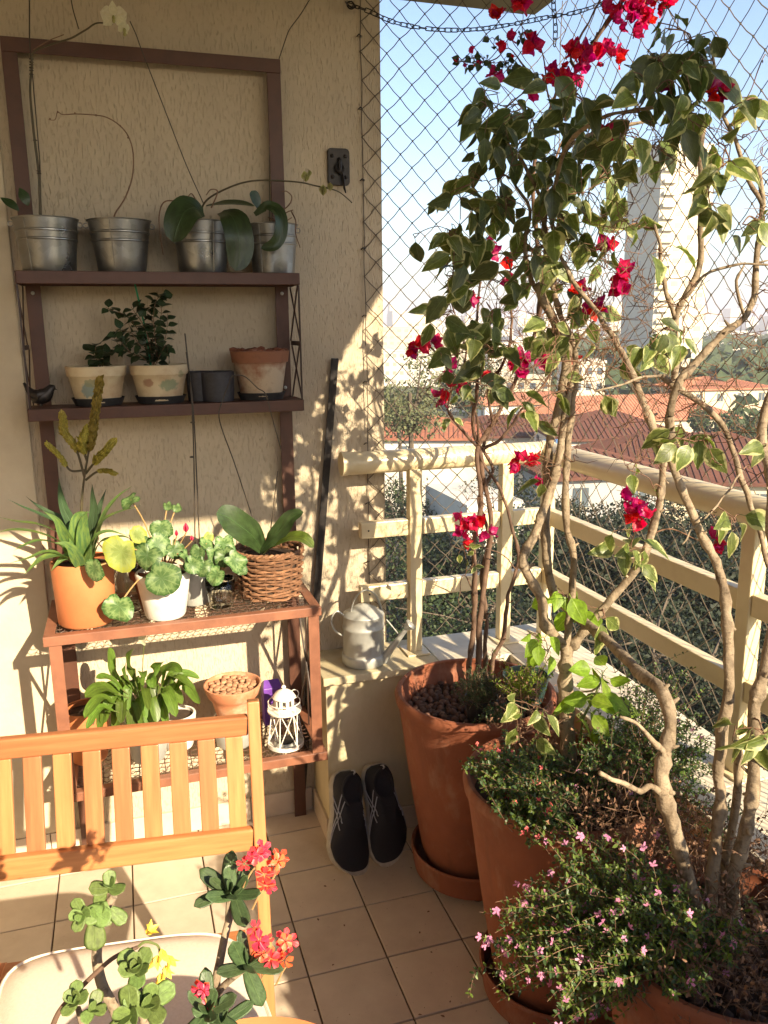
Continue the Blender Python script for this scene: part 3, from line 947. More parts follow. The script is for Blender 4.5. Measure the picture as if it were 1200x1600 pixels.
def tile_ridges(mb, x0, x1, y0, y1, z0, zr, ov=.6, pitch=.5):
    """raised cover-tile courses running down the front and back slopes of a hip roof"""
    x0 -= ov; x1 += ov; y0 -= ov; y1 += ov
    W = x1 - x0; D = y1 - y0
    if W >= D: k = D / 2
    else: k = W / 2
    n = int(W / pitch)
    for i in range(1, n):
        x = x0 + W * i / n
        e = min(x - x0, x1 - x, k) / k
        zt = z0 + (zr - z0) * e
        ym = (y0 + k * e) if True else 0
        mb.beam((x, y0 + .02, z0 + .05), (x, ym, zt + .05), .16, .07)
        mb.beam((x, y1 - .02, z0 + .05), (x, y1 - k * e, zt + .05), .16, .07)
    n = int(D / pitch)
    for i in range(1, n):
        y = y0 + D * i / n
        e = min(y - y0, y1 - y, k) / k
        zt = z0 + (zr - z0) * e
        mb.beam((x0 + .02, y, z0 + .05), (x0 + k * e, y, zt + .05), .16, .07)
        mb.beam((x1 - .02, y, z0 + .05), (x1 - k * e, y, zt + .05), .16, .07)

def house(name, label, px, dist, wx, wy, z_eave, z_ridge, rot, wall='white_wall', roof='roof', wins=True, ridges=True):
    P, d = polar(px, dist)
    root = thing(name, label, 'house', (P.x, P.y, GZ))
    def part(nm, mb, mt, par=root, kind=None):
        o = bpy.data.objects.new(nm, mesh_from(nm, mb.v, mb.f, mt, smooth=False)); COL.objects.link(o); o.parent = par
        if kind: o['kind'] = kind
        return o
    H = z_eave - GZ
    b = MB(); b.box(-wx / 2, wx / 2, -wy / 2, wy / 2, 0, H); wl = part('wall', b, B[wall])
    b = MB(); hip_roof(b, -wx / 2, wx / 2, -wy / 2, wy / 2, H, z_ridge - GZ); rf = part('roof', b, B[roof])
    if ridges:
        b = MB(); tile_ridges(b, -wx / 2, wx / 2, -wy / 2, wy / 2, H, z_ridge - GZ); part('tile_course', b, B[roof], rf, 'stuff')
    if wins:
        n = max(2, int(wx / 4))
        for i in range(n):
            x = -wx / 2 + wx * (i + .5) / n
            b = MB(); b.box(x - .6, x + .6, -wy / 2 - .06, -wy / 2 + .03, H - 2.4, H - .9); wo = part('window', b, B['glass'])
            b = MB(); b.box(x - .7, x + .7, -wy / 2 - .10, -wy / 2 - .05, H - 2.5, H - 2.38); b.box(x - .03, x + .03, -wy / 2 - .09, -wy / 2 - .05, H - 2.4, H - .9); part('frame', b, B['cream_wall'], wo)
        n = max(2, int(wy / 4))
        for i in range(n):
            y = -wy / 2 + wy * (i + .5) / n
            b = MB(); b.box(-wx / 2 - .06, -wx / 2 + .03, y - .6, y + .6, H - 2.4, H - .9); wo = part('window', b, B['glass'])
    root.rotation_euler = (0, 0, R(rot))
    return root

def block(name, label, px0, px1, pytop, pybase, dist, depth=12, wall='cream_wall', rot=0, storeys=8, cols=5, cat='building', wside=2, crown=0, balc=False):
    """multi storey building standing between photo columns px0..px1"""
    pc = (px0 + px1) / 2
    P, d = polar(pc, dist)
    wv = (polar(px1, dist)[0] - polar(px0, dist)[0]).length
    top = zpx(pc, pytop, dist)
    root = thing(name, label, cat, (P.x, P.y, GZ))
    ang = math.atan2(d.x, d.y)
    root.rotation_euler = (0, 0, -ang + R(rot))
    if rot:
        c, s = abs(math.cos(R(rot))), abs(math.sin(R(rot)))
        W = (wv - depth * s) / c
    else: W = wv
    H = top - GZ
    def part(nm, mb, mt, par=root):
        o = bpy.data.objects.new(nm, mesh_from(nm, mb.v, mb.f, mt, smooth=False)); COL.objects.link(o); o.parent = par
        return o
    b = MB(); b.box(-W / 2, W / 2, -depth / 2, depth / 2, 0, H); part('wall', b, B[wall])
    b = MB(); b.box(-W / 2 - .2, W / 2 + .2, -depth / 2 - .2, depth / 2 + .2, H, H + .5); part('parapet', b, B[wall])
    if crown:
        b = MB(); b.box(-W * .28, W * .28, -depth * .3, depth * .3, H + .5, H + .5 + crown); part('roof_tank', b, B[wall])
    if storeys:
        rowmb = []; bandmb = []
        for k in range(storeys):
            z = H - 3.0 * (k + 1)
            if z < 0: break
            b = MB()
            for i in range(cols):
                x = -W / 2 + W * (i + .5) / cols
                ww = W / cols * .26
                b.box(x - ww, x + ww, -depth / 2 - .05, -depth / 2 + .1, z + .9, z + 2.2)
            for i in range(wside):
                y = -depth / 2 + depth * (i + .5) / wside
                for sx in (-1, 1):
                    b.box(sx * W / 2 - .06, sx * W / 2 + .06, y - .9, y + .9, z + .9, z + 2.2)
            rowmb.append(b)
            b = MB(); b.box(-W / 2 - .06, W / 2 + .06, -depth / 2 - .06, depth / 2 + .06, z + .05, z + .25); bandmb.append(b)
            if balc:
                b = MB(); b.box(-W / 2 + W * .04, -W / 2 + W * .27, -depth / 2 - 1.1, -depth / 2, z + .1, z + 1.0); bandmb.append(b)
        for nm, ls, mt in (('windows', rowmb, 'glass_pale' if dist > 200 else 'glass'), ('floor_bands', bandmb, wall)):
            q = MB()
            for b in ls: q.add(b.v, b.f)
            part(nm, q, B[mt])['kind'] = 'stuff'
    return root

# the tall tower: a shaded left slab and a lit front
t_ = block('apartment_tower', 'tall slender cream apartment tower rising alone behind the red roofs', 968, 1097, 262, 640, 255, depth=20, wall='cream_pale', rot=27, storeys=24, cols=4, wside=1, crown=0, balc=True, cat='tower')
tb = MB(); tb.box(-7.5, 8.5, -7.0, 7.0, 0, 1)
P, d = polar(1043, 255)
ztop = zpx(1043, 232, 255) - GZ; z0 = zpx(1043, 262, 255) - GZ
tb = MB(); tb.box(-6, 9, -6.5, 6, z0, ztop); 
o = bpy.data.objects.new('machine_room', mesh_from('machine_room', tb.v, tb.f, B['cream_pale'], smooth=False)); COL.objects.link(o); o.parent = t_
tb = MB(); tb.box(-2.5, 6.5, -6.62, -6.4, z0 + (ztop - z0) * .02, z0 + (ztop - z0) * .28)
o = bpy.data.objects.new('louvre', mesh_from('louvre', tb.v, tb.f, B['grey_wall'], smooth=False)); COL.objects.link(o); o.parent = t_

block('apartment_block', 'pale block with small windows in front of the tower foot on its left', 872, 948, 566, 700, 170, 10, 'cream_pale', storeys=8, cols=4, rot=8)
block('apartment_block', 'grey low block tucked between the pale block and the tower', 945, 985, 600, 700, 190, 10, 'grey_wall', storeys=5, cols=2)
block('apartment_block', 'wide white apartment block just left of the climbing plants', 700, 800, 575, 700, 210, 10, 'cream_pale', storeys=7, cols=6)
block('apartment_block', 'cream building half hidden behind the bougainvillea', 790, 862, 590, 700, 190, 10, 'cream_wall', storeys=6, cols=4)
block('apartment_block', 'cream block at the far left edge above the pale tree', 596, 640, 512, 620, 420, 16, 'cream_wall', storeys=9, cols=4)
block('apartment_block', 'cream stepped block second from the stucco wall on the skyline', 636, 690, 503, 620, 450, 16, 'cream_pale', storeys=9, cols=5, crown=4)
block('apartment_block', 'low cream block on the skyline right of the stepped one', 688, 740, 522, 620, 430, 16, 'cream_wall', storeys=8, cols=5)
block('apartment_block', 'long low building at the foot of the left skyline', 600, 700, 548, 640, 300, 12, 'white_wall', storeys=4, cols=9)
# the far skyline on the right
sk = [(1098, 1112, 515, 2300, 'pink_wall', 'pink slim high rise right of the tower'),
      (1119, 1131, 495, 2500, 'grey_wall', 'grey high rise, tallest of the far skyline'),
      (1131, 1142, 505, 2450, 'cream_wall', 'cream high rise touching the tallest grey one'),
      (1143, 1153, 522, 2300, 'cream_pale', 'pale high rise right of the tall pair'),
      (1155, 1166, 525, 2500, 'cream_wall', 'cream high rise in the middle of the far skyline'),
      (1168, 1180, 530, 2400, 'cream_pale', 'broad pale block low in the far skyline'),
      (1183, 1196, 520, 2600, 'grey_wall', 'grey high rise near the right end of the far skyline'),
      (1198, 1212, 528, 2500, 'cream_wall', 'cream high rise at the right end of the far skyline')]
for (a, b_, t, D, wl, lb) in sk:
    block('high_rise', lb, a, b_, t, 560, D, 40, wl, storeys=0)
rs = random.Random(5)
fb = MB()
for i in range(420):
    px = rs.uniform(560, 1290); D = rs.uniform(1500, 4200)
    P, d = polar(px, D); hh = rs.choice([8, 12, 18, 25, 45, 70]) * rs.uniform(.6, 1.1); ww = rs.uniform(8, 22)
    fb.box(P.x - ww, P.x + ww, P.y - ww, P.y + ww, GZ, GZ + hh)
fb.build('far_city', B['cream_pale'], smooth=False, kind='stuff')
fb = MB()
for i in range(260):
    px = rs.uniform(560, 1290); D = rs.uniform(420, 1400)
    P, d = polar(px, D); hh = rs.uniform(4, 9); ww = rs.uniform(6, 12)
    fb.box(P.x - ww, P.x + ww, P.y - ww, P.y + ww, GZ, GZ + hh)
fb.build('distant_houses', B['white_wall'], smooth=False, kind='stuff')

# houses with tiled roofs
def hs(label, px, dist, wx, wy, y_ridge, y_eave, rot, wall, roof):
    return house('tiled_house', label, px, dist, wx, wy, zpx(px, y_eave, dist - wy / 2), zpx(px, y_ridge, dist), rot, wall, roof)
hs('white house with rust red tiled roof seen just beside the stucco wall', 640, 95, 15, 12, 646, 684, -22, 'white_wall', 'roof')
hs('long low house whose dark red roof runs behind the bougainvillea stems', 815, 104, 20, 12, 648, 680, -14, 'white_wall', 'roof_dark')
hs('house with dark brown hip roof and pale wall, right of the forked trunks', 955, 92, 13, 12, 640, 684, -16, 'white_wall', 'roof_dark')
hs('wide house with bright orange roof below the tower', 985, 138, 30, 14, 617, 655, -10, 'cream_wall', 'roof_bright')
hs('nearest house, its broad brown tiled roof just above the right handrail', 1085, 74, 21, 14, 676, 752, -26, 'cream_wall', 'roof_dark')
hs('low brown roofed house right beside the nearest one, at the right edge', 1235, 84, 16, 12, 690, 742, 14, 'cream_wall', 'roof')
hs('small house with brown roof half hidden by the forked trunks', 925, 66, 9, 9, 700, 742, -8, 'grey_wall', 'roof_dark')
hs('cream villa with orange hip roof right of the tower foot', 1118, 175, 17, 14, 588, 607, -8, 'cream_wall', 'roof_bright')
hs('small white house with orange roof behind the long dark red roof', 835, 165, 22, 12, 612, 630, -10, 'white_wall', 'roof_bright')

# a tall white party wall and water tank below the railing
wb = MB(); P, d = polar(742, 44)
wb.box(P.x - 1.6, P.x + 1.6, P.y - 3, P.y + 3, GZ, -7.2)
tag(wb.build('party_wall', B['white_wall'], smooth=False), 'narrow white wall block standing below the railing behind the bougainvillea', 'building')
wt = MB(); P, d = polar(875, 66); wt.lathe([(0, -7.2), (1.0, -7.3), (1.3, -8.0), (1.2, -9.5), (0, -9.5)], (P.x, P.y, 0), 20)
tag(wt.build('water_tank', B['solar']), 'small blue water tank sitting on the dark roof behind the stems', 'tank')

# trees below and beyond
def tree(label, px, dist, ztop, rad, mat, n=2600, leaf=.34, squash=.8, group=None, bare=False, sparse=1.0, clumps=12):
    P, d = polar(px, dist)
    root = thing('tree', label, 'tree', (P.x, P.y, GZ), group)
    H = ztop - GZ
    tm_ = MB(); L = []
    base = V((P.x, P.y, GZ))
    cz = ztop - rad * squash
    tm_.tube([base, base + V((.2, 0, (cz - GZ) * .5)), V((P.x, P.y, cz))], [rad * .09, rad * .07, rad * .04], 8)
    cl = []
    for k in range(clumps):
        v = rvec(1).normalized() * rad * rng.uniform(.35, .78); v.z *= squash
        c = V((P.x, P.y, cz)) + v
        cl.append((c, rad * rng.uniform(.26, .46)))
        mid = (V((P.x, P.y, cz - rad * .6)) + c) / 2 + rvec(rad * .06)
        tm_.tube([V((P.x, P.y, cz - rad * .75)), mid, c], [rad * .035, rad * .022, rad * .008], 5)
        for q in range(4):
            e = c + rvec(rad * .22); tm_.tube([c, (c + e) / 2 + rvec(rad * .03), e], [rad * .01, rad * .007, rad * .003], 4)
    tm_.build('trunk', B['trunk'], root)
    bt = Bits()
    for i in range(int(n * sparse)):
        c, r = rng.choice(cl)
        v = rvec(1).normalized() * r * (rng.random() ** .35)
        p = c + V((v.x, v.y, v.z * .8))
        s = leaf * rng.uniform(.6, 1.3)
        bt.quad(p, rvec(1), (v.normalized() + rvec(.5) + V((0, 0, .5))), s, s * .6)
    bt.build('crown', B[mat], root, kind=None)
    return root
tree('grey green airy tree standing against the left skyline', 640, 46, 1.0, 3.0, 'fol_pale', 2600, .24, 1.0, sparse=.8)
tree('thin pale tree leaning over the white house roof', 622, 60, -1.8, 2.6, 'fol_pale', 1600, .28)
tree('dark tree behind the bougainvillea beside the pale block', 735, 120, -1.2, 6.0, 'fol', 2200, .6)
tree('small dark bush tree at the corner of the stucco wall below the roofs', 608, 50, -7.5, 2.4, 'fol', 1600, .26)
G_ = 'trees filling the gardens below the railing'
rows = [
 ('back', [(625, 44, 770), (680, 46, 765), (735, 44, 775), (790, 46, 745), (850, 44, 748), (905, 42, 748), (965, 44, 748), (1025, 42, 762), (1085, 44, 768), (1145, 42, 775), (1205, 44, 780), (1265, 42, 780)], 4.6),
 ('middle', [(655, 30, 830), (720, 29, 845), (790, 30, 815), (870, 28, 800), (940, 29, 805), (1010, 28, 810), (1080, 29, 812), (1150, 28, 820), (1220, 29, 830)], 4.0),
 ('nearest', [(705, 19, 905), (790, 18, 900), (880, 18, 885), (970, 18, 890), (1060, 17, 900), (1150, 17, 915), (1240, 17, 915)], 3.2)]
ordn = ['first', 'second', 'third', 'fourth', 'fifth', 'sixth', 'seventh', 'eighth', 'ninth', 'tenth', 'eleventh', 'twelfth']
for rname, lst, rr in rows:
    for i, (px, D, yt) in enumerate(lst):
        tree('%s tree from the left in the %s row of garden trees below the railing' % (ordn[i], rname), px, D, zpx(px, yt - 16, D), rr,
             'fol_shade_tone' if (px > 800 or i % 2) else 'fol', 5200, .19 if D > 25 else .115, .8, G_, clumps=14)
for i, (px, D, yt, r_) in enumerate([(1130, 120, 625, 4), (1195, 105, 622, 6), (1165, 190, 585, 8), (1240, 150, 600, 8)]):
    tree('%s tree from the left among the roofs right of the orange villa' % ordn[i], px, D, zpx(px, yt, D), r_, 'fol', 1500, .6, .75, 'trees among the roofs', clumps=9)
fw_ = Bits()
for i in range(16000):
    px = rs.uniform(900, 1350); D = rs.uniform(170, 900)
    P, d = polar(px, D)
    c = P + V((rs.gauss(0, 6), rs.gauss(0, 6), GZ + abs(rs.gauss(0, 4)) + 1))
    fw_.quad(c, V((rs.gauss(0, 1), rs.gauss(0, 1), rs.gauss(0, .5))), V((rs.gauss(0, .6), -1, 1)), 5, 3.6)
fw_.build('far_woods', B['fol'])

# warm haze over the whole place
hz = MB(); hz.box(-6000, 6000, -300, 6000, GZ - 1.2, 100)
ho = hz.build('haze', [], smooth=False, kind='stuff')
hm = bpy.data.materials.new('haze_air'); hm.use_nodes = True
nt = hm.node_tree
for n_ in list(nt.nodes):
    if n_.type == 'BSDF_PRINCIPLED': nt.nodes.remove(n_)
pv = nt.nodes.new('ShaderNodeVolumePrincipled')
pv.inputs['Color'].default_value = (.80, .79, .89, 1); pv.inputs['Density'].default_value = .00042; pv.inputs['Anisotropy'].default_value = 0.0
nt.links.new(pv.outputs[0], nt.nodes['Material Output'].inputs['Volume'])
ho.data.materials.append(hm)

# ------------------------------------------------------------------ the brown metal plant rack
rng.seed(31)
RY = 2.384
rk = thing('plant_rack', 'tall brown metal plant rack with four shelves standing against the stucco wall', 'shelf', (.125, 2.37, 0))
def rb(name, x0, x1, y0, y1, z0, z1, par=rk, mt='rack', bev=.0012):
    b = MB(); b.box(x0, x1, y0, y1, z0, z1); return b.build(name, M[mt], par, smooth=False, bevel=bev)
def angle_post(x0, x1, z0, z1, ys=(2.368, 2.398), out=1):
    """L section upright"""
    b = MB()
    b.box(x0, x1, ys[0], ys[0] + .004, z0, z1)
    xi = x1 if out > 0 else x0
    b.box(min(xi, xi - .004 * out), max(xi, xi - .004 * out), ys[0] + .0042, ys[1], z0, z1)
    return b.build('upright', M['rack'], rk, smooth=False, bevel=.001)
# tall flat frame behind the upper shelves
angle_post(-.216, -.180, .0, 2.236, out=-1)
angle_post(.430, .467, .0, 2.236, out=1)
rb('top_bar', -.216, .467, 2.364, 2.3675, 2.202, 2.236)
rb('top_flange', -.216, .467, 2.3678, 2.392, 2.2325, 2.236)
# upper two trays
def tray(x0, x1, yf, z, hgt=.030):
    rb('shelf', x0, x1, yf, 2.366, z - .003, z)
    rb('shelf_lip', x0, x1, yf - .0032, yf - .0002, z - hgt, z + .0005)
    rb('shelf_lip', x0 - .003, x0 - .0002, yf, 2.366, z - hgt, z + .0004)
    rb('shelf_lip', x1 + .0002, x1 + .003, yf, 2.366, z - hgt, z + .0004)
    rb('shelf_back', x0, x1, 2.3606, 2.3636, z - hgt, z - .0032)
tray(-.222, .471, 2.238, 1.683)
tray(-.226, .472, 2.238, 1.349)
for sx in (-.222, .4705):
    b = MB(); b.box(sx - .002, sx + .002, 2.238, 2.244, 1.35, 1.652)
    b.box(sx - .002, sx + .002, 2.246, 2.362, 1.494, 1.506); b.build('side_bar', M['rack_dark'], rk, smooth=False)
    for (za, zb) in ((1.351, 1.493), (1.507, 1.651)):
        b = MB(); b.beam((sx + .001, 2.246, za), (sx + .001, 2.362, zb), .003, .006, (0, 1, 0)); b.beam((sx - .0022, 2.246, zb), (sx - .0022, 2.362, za), .003, .006, (0, 1, 0))
        b.build('cross_brace', M['rack_dark'], rk, smooth=False)
for (x, z) in ((-.199, 1.636), (.449, 1.636), (.449, 1.375), (-.199, 1.37)):
    b = MB(); b.ball((x, 2.366, z), (.005, .002, .005), 8); b.build('bolt', M['galv_pale'], rk)
# two lower mesh shelves
def mesh_shelf(x0, x1, yf, yb, z, w=.026, t=.024):
    b = MB()
    b.box(x0, x1, yf, yf + .0035, z - t, z); b.box(x0, x1, yf + .0037, yf + w, z - .0035, z)
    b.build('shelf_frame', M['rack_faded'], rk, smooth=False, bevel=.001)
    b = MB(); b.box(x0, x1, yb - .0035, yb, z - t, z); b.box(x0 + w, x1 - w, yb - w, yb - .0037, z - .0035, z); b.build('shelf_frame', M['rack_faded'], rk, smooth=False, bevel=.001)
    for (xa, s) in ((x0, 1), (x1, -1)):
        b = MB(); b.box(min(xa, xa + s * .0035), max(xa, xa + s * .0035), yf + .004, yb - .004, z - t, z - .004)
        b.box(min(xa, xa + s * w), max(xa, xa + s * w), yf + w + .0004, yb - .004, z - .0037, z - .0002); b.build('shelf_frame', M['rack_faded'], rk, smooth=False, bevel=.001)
    mb = MB(); zz = z - .0065
    ny = int((yb - yf) / .0225)
    for i in range(1, ny):
        y = yf + (yb - yf) * i / ny
        n = int((x1 - x0) / .0055)
        pts = [(x0 + .003 + (x1 - x0 - .006) * k / n, y + .0030 * math.sin(k * math.pi / 2 + i), zz + .0016 * math.cos(k * math.pi / 2)) for k in range(n + 1)]
        mb.tube(pts, .0012, 4, cap=False)
    nx = int((x1 - x0) / .0225)
    for i in range(1, nx):
        x = x0 + (x1 - x0) * i / nx
        mb.tube([(x + rng.uniform(-.001, .001), yf + .004, zz), (x + rng.uniform(-.002, .002), (yf + yb) / 2, zz - .001), (x, yb - .004, zz)], .0013, 4, cap=False)
    mb.build('wire_mesh', M['wire_rust'], rk, kind='stuff')
S3, S4 = .812, .386
mesh_shelf(-.229, .4655, 2.055, 2.362, S3)
mesh_shelf(-.215, .472, 2.055, 2.362, S4)
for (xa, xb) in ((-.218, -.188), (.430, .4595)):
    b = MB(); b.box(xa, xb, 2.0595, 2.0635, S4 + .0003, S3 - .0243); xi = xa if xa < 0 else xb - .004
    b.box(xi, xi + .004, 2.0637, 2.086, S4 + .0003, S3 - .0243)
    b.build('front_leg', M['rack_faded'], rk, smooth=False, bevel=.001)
for sx in (-.215, .456):
    for a, c_2 in (((S4 + .004), (S3 - .028)), ((S3 - .028), (S4 + .004))):
        b = MB(); q = .0022 if a > c_2 else -.0022
        b.beam((sx + q, 2.09, a), (sx + q, 2.36, c_2), .003, .012, (0, 1, 0)); b.build('cross_brace', M['rack_dark'], rk, smooth=False)
    b = MB(); b.beam((sx, 2.225, S4 + .004), (sx, 2.225, S3 - .028), .003, .01, (0, 1, 0)); b.build('side_bar', M['rack_dark'], rk, smooth=False)

# dark metal bar leaning in the corner behind the rack
b = MB(); p0 = at(471, 1268, 2.386); p1 = at(523.5, 560, 2.392)
b.beam(at(468, 1278, 2.372), p1, .0042, .022, (1, 0, 0)); b.beam(at(474, 1276, 2.375) + V((0, .006, 0)), p1 + V((.008, .004, 0)), .008, .004, (1, 0, 0))
tag(b.build('metal_bar', M['black_metal'], smooth=False, bevel=.0008), 'dark square metal bar leaning upright on the wall right of the rack', 'bar')

# ------------------------------------------------------------------ galvanised buckets on the top shelf
def bucket(label, cx, cy, z, rt, rbm, hgt, seam=2.2):
    t = thing('bucket', label, 'bucket', (cx, cy, z), 'galvanised buckets on the top shelf')
    b = MB()
    def r(u): return rbm + (rt - rbm) * u
    pr = [(0, .004), (rbm - .002, .004), (rbm, 0), (rbm + .0012, .002), (r(.3), hgt * .3)]
    for u in (.60, .76):
        pr += [(r(u - .025), hgt * (u - .025)), (r(u) + .0022, hgt * (u - .008)), (r(u) + .0022, hgt * (u + .008)), (r(u + .025), hgt * (u + .025))]
    pr += [(r(.985), hgt * .98), (rt + .0028, hgt * .985), (rt + .0034, hgt), (rt + .0005, hgt * 1.005), (rt - .002, hgt * .99), (r(.5) - .003, hgt * .5), (rbm - .004, .008), (0, .008)]
    b.lathe(pr, (cx, cy, z), 48, jit=.006); b.build('body', M['galv'], t, angle=28)
    b = MB(); a = -seam
    b.tube([(cx + math.cos(a) * (r(u) + .0008), cy + math.sin(a) * (r(u) + .0008), z + hgt * u) for u in (.02, .3, .6, .97)], .0014, 5); b.build('seam', M['galv'], t)
    b = MB(); b.lathe([(0, hgt * .86), (r(.86) - .003, hgt * .86), (r(.86) - .003, hgt * .84)], (cx, cy, z), 24); b.build('bark_fill', M['soil'], t)
    for s in (-1, 1):
        b = MB(); b.ring((cx + s * (rt + .004), cy, z + hgt * .9), .006, .0014, 10, 5, rot=Matrix.Rotation(R(90), 3, 'X')); b.build('ear', M['galv'], t)
    return t
BY = 2.312
def bx_(px, py, Y=BY): return at(px, py, Y).x
bucket('galvanised bucket at the left end of the top shelf, with the tall white orchid', bx_(76, 400), BY, 1.6836, .0765, .0625, .128)
bucket('second galvanised bucket on the top shelf, with a curved dry stem', bx_(190, 400), BY, 1.6836, .0765, .058, .128, 1.9)
bucket('galvanised bucket on the top shelf half hidden by two broad drooping leaves', bx_(316, 400), BY, 1.6836, .072, .060, .130, 1.2)
bucket('galvanised bucket at the right end of the top shelf', bx_(427, 400), BY, 1.6836, .066, .056, .128, 2.3)

# ------------------------------------------------------------------ orchids in the buckets
def petal(nm, mat, L, W, **k): return leaf_mesh(nm, mat, L, W, petiole=0, **k)
OL = [leaf_mesh('orchid_leaf_a', M['orchid_leaf'], .12, .062, fold=.12, droop=.9, tip=.1, petiole=0, nv=10, widest=.55, base=.35),
      leaf_mesh('orchid_leaf_b', M['orchid_leaf'], .13, .045, fold=.2, droop=.25, tip=.1, petiole=0, nv=10, widest=.5, base=.35)]
def stemmed(name, root, pts, r0, r1, mat, n=6, sub=6):
    P = crom(pts, sub); k = len(P) - 1
    b = MB(); b.tube([p[:3] for p in P], [r0 + (r1 - r0) * i / k for i in range(k + 1)], n); return b.build(name, M[mat], root)
PW = petal('orchid_petal', M['petal_white'], .026, .032, fold=-.1, droop=.3, tip=.0, widest=.6)
PS = petal('orchid_sepal', M['petal_white'], .028, .018, fold=.1, droop=.2, tip=.1, widest=.5)
PB = petal('orchid_bud_scale', M['petal_bud'], .018, .014, fold=-.45, droop=.6, tip=.0, widest=.5)
def orchid_flower(root, c, face, s=1.0):
    f = V(face).normalized(); up = V((0, 0, 1)); up = (up - f * up.dot(f)).normalized(); sd = up.cross(f)
    for (a, me, k) in ((90, PS, 1), (-35, PS, 1), (215, PS, 1), (15, PW, 1.05), (165, PW, 1.05)):
        d = sd * math.cos(R(a)) + up * math.sin(R(a)) + f * .18
        add_leaf(me, root, V(c) + f * .001 * rng.random(), d, f, s * k, 'petal')
    b = MB(); b.ball(V(c) + f * .006 - up * .003, (.004, .005, .006), 8); b.ball(V(c) + f * .010 - up * .009, (.004, .003, .005), 8); b.build('lip', M['petal_bud'], root)
o1 = thing('orchid', 'tall orchid with one white flower arching above the left bucket', 'orchid', at(62, 330, 2.30))
oz = at(62, 333, 2.30)
stemmed('stem', o1, [oz - V((0, 0, .03)), at(62, 300, 2.30), at(60, 265, 2.30), at(52, 200, 2.295), at(47, 140, 2.29), at(50, 105, 2.285), at(52, 82, 2.28), at(78, 70, 2.26), at(110, 60, 2.24), at(135, 46, 2.22), at(152, 36, 2.2), at(176, 38, 2.19)], .0034, .0016, 'stem_dark')
stemmed('side_stem', o1, [at(52, 78, 2.28), at(75, 64, 2.27), at(100, 54, 2.26)], .0013, .001, 'drytwig')
b = MB(); b.tube([at(46, -20, 2.30), at(46, 60, 2.29), at(50, 110, 2.285)], .0016, 6); b.tube([at(50, 110, 2.288), at(62, 250, 2.303), at(64, 320, 2.303)], .0014, 5); b.build('support_wire', M['wire'], o1)
for y_ in (92, 97, 101, 106, 110, 116, 219, 267, 271):
    q = at({219: 54.5, 267: 60.5, 271: 61}.get(y_, 49), y_, 2.287 if y_ < 150 else 2.297); b = MB(); b.ring(q, .0042, .0013, 8, 4, rot=Matrix.Rotation(rng.uniform(-.5, .5), 3, 'X')); b.build('tie', M['wire'], o1)
orchid_flower(o1, at(178, 26, 2.18), (-.15, -1, -.25), 1.15)
orchid_flower(o1, at(193, 44, 2.185), (.5, -.7, -.6), .6)
add_leaf(OL[0], o1, at(44, 322, 2.30), V((-.2, -.3, .8)), V((.2, -1, .1)), .38); add_leaf(OL[0], o1, at(30, 330, 2.30), V((-.4, -.2, .5)), V((.3, -1, .5)), .42)

o2 = thing('dry_orchid', 'leafless dry orchid stem curling over the second bucket', 'orchid', at(181, 334, 2.31))
stemmed('stem', o2, [at(176, 345, 2.31), at(181, 332, 2.31), at(196, 308, 2.31), at(207, 275, 2.30), at(208, 240, 2.29), at(201, 214, 2.285), at(187, 196, 2.28), at(168, 184, 2.275), at(150, 180, 2.27), at(120, 178, 2.265), at(98, 179, 2.26), at(90, 175, 2.26), at(86, 187, 2.26), at(76, 187, 2.26)], .0019, .0008, 'drytwig')
for (x, y) in ((188, 197), (200, 215), (150, 180), (117, 177), (90, 175), (78, 186)):
    q = at(x, y, 2.277); b = MB(); b.ball(q, (.0022, .002, .003), 5); b.build('node', M['drytwig'], o2)

o3 = thing('orchid', 'orchid with broad drooping leaves and a long arching bud stem', 'orchid', at(318, 330, 2.29))
def bigleaf(root, mat, pts, W, up, fold=.15, n=10, name='leaf', point=False):
    """broad strap leaf following a measured midrib (points), width profile along it"""
    P = [V(p[:3]) for p in crom([tuple(p) for p in pts], 5)]
    k = len(P) - 1; vs = []; uv = []; fs = []
    b0 = BASE.get(root.name, V((0, 0, 0)))
    up = V(up)
    for i, p in enumerate(P):
        v = i / k
        t = (P[min(i + 1, k)] - P[max(i - 1, 0)]).normalized()
        n_ = (up - t * up.dot(t)); n_ = n_.normalized() if n_.length > 1e-4 else t.orthogonal().normalized()
        c = n_.cross(t)
        wd = W / 2 * (min(1, .3 + 2.2 * v) if v < .4 else 1) * (1 - max(0, (v - .5) / .5) ** 2.6) ** .5
        if point: wd = W / 2 * min(1, .75 + 1.2 * v) * (1 - v ** 1.7)
        wd = max(wd, W * .02)
        for j, u in enumerate((-1, -.5, 0, .5, 1)):
            vs.append(p + c * (u * wd) + n_ * (fold * abs(u) * wd) - b0); uv.append((u * .5 + .5, v))
    for i in range(k):
        for j in range(4):
            a = i * 5 + j; fs.append((a, a + 5, a + 6, a + 1))
    me = mesh_from(name, vs, fs, M[mat], None, uv, True, None)
    o = bpy.data.objects.new(name, me); COL.objects.link(o); o.parent = root
    return o
def YL(l): return [at(*p) for p in l]
bigleaf(o3, 'orchid_leaf', YL([(318, 332, 2.27), (303, 325, 2.24), (288, 332, 2.22), (278, 352, 2.21), (270, 378, 2.21)]), .078, (-.2, -1, .35))
bigleaf(o3, 'orchid_leaf', YL([(345, 332, 2.27), (362, 338, 2.22), (372, 365, 2.20), (374, 395, 2.20), (368, 423, 2.20)]), .074, (.1, -1, .3))
bigleaf(o3, 'orchid_leaf', YL([(322, 322, 2.29), (350, 318, 2.27), (375, 318, 2.26), (398, 322, 2.26)]), .04, (0, -.5, 1))
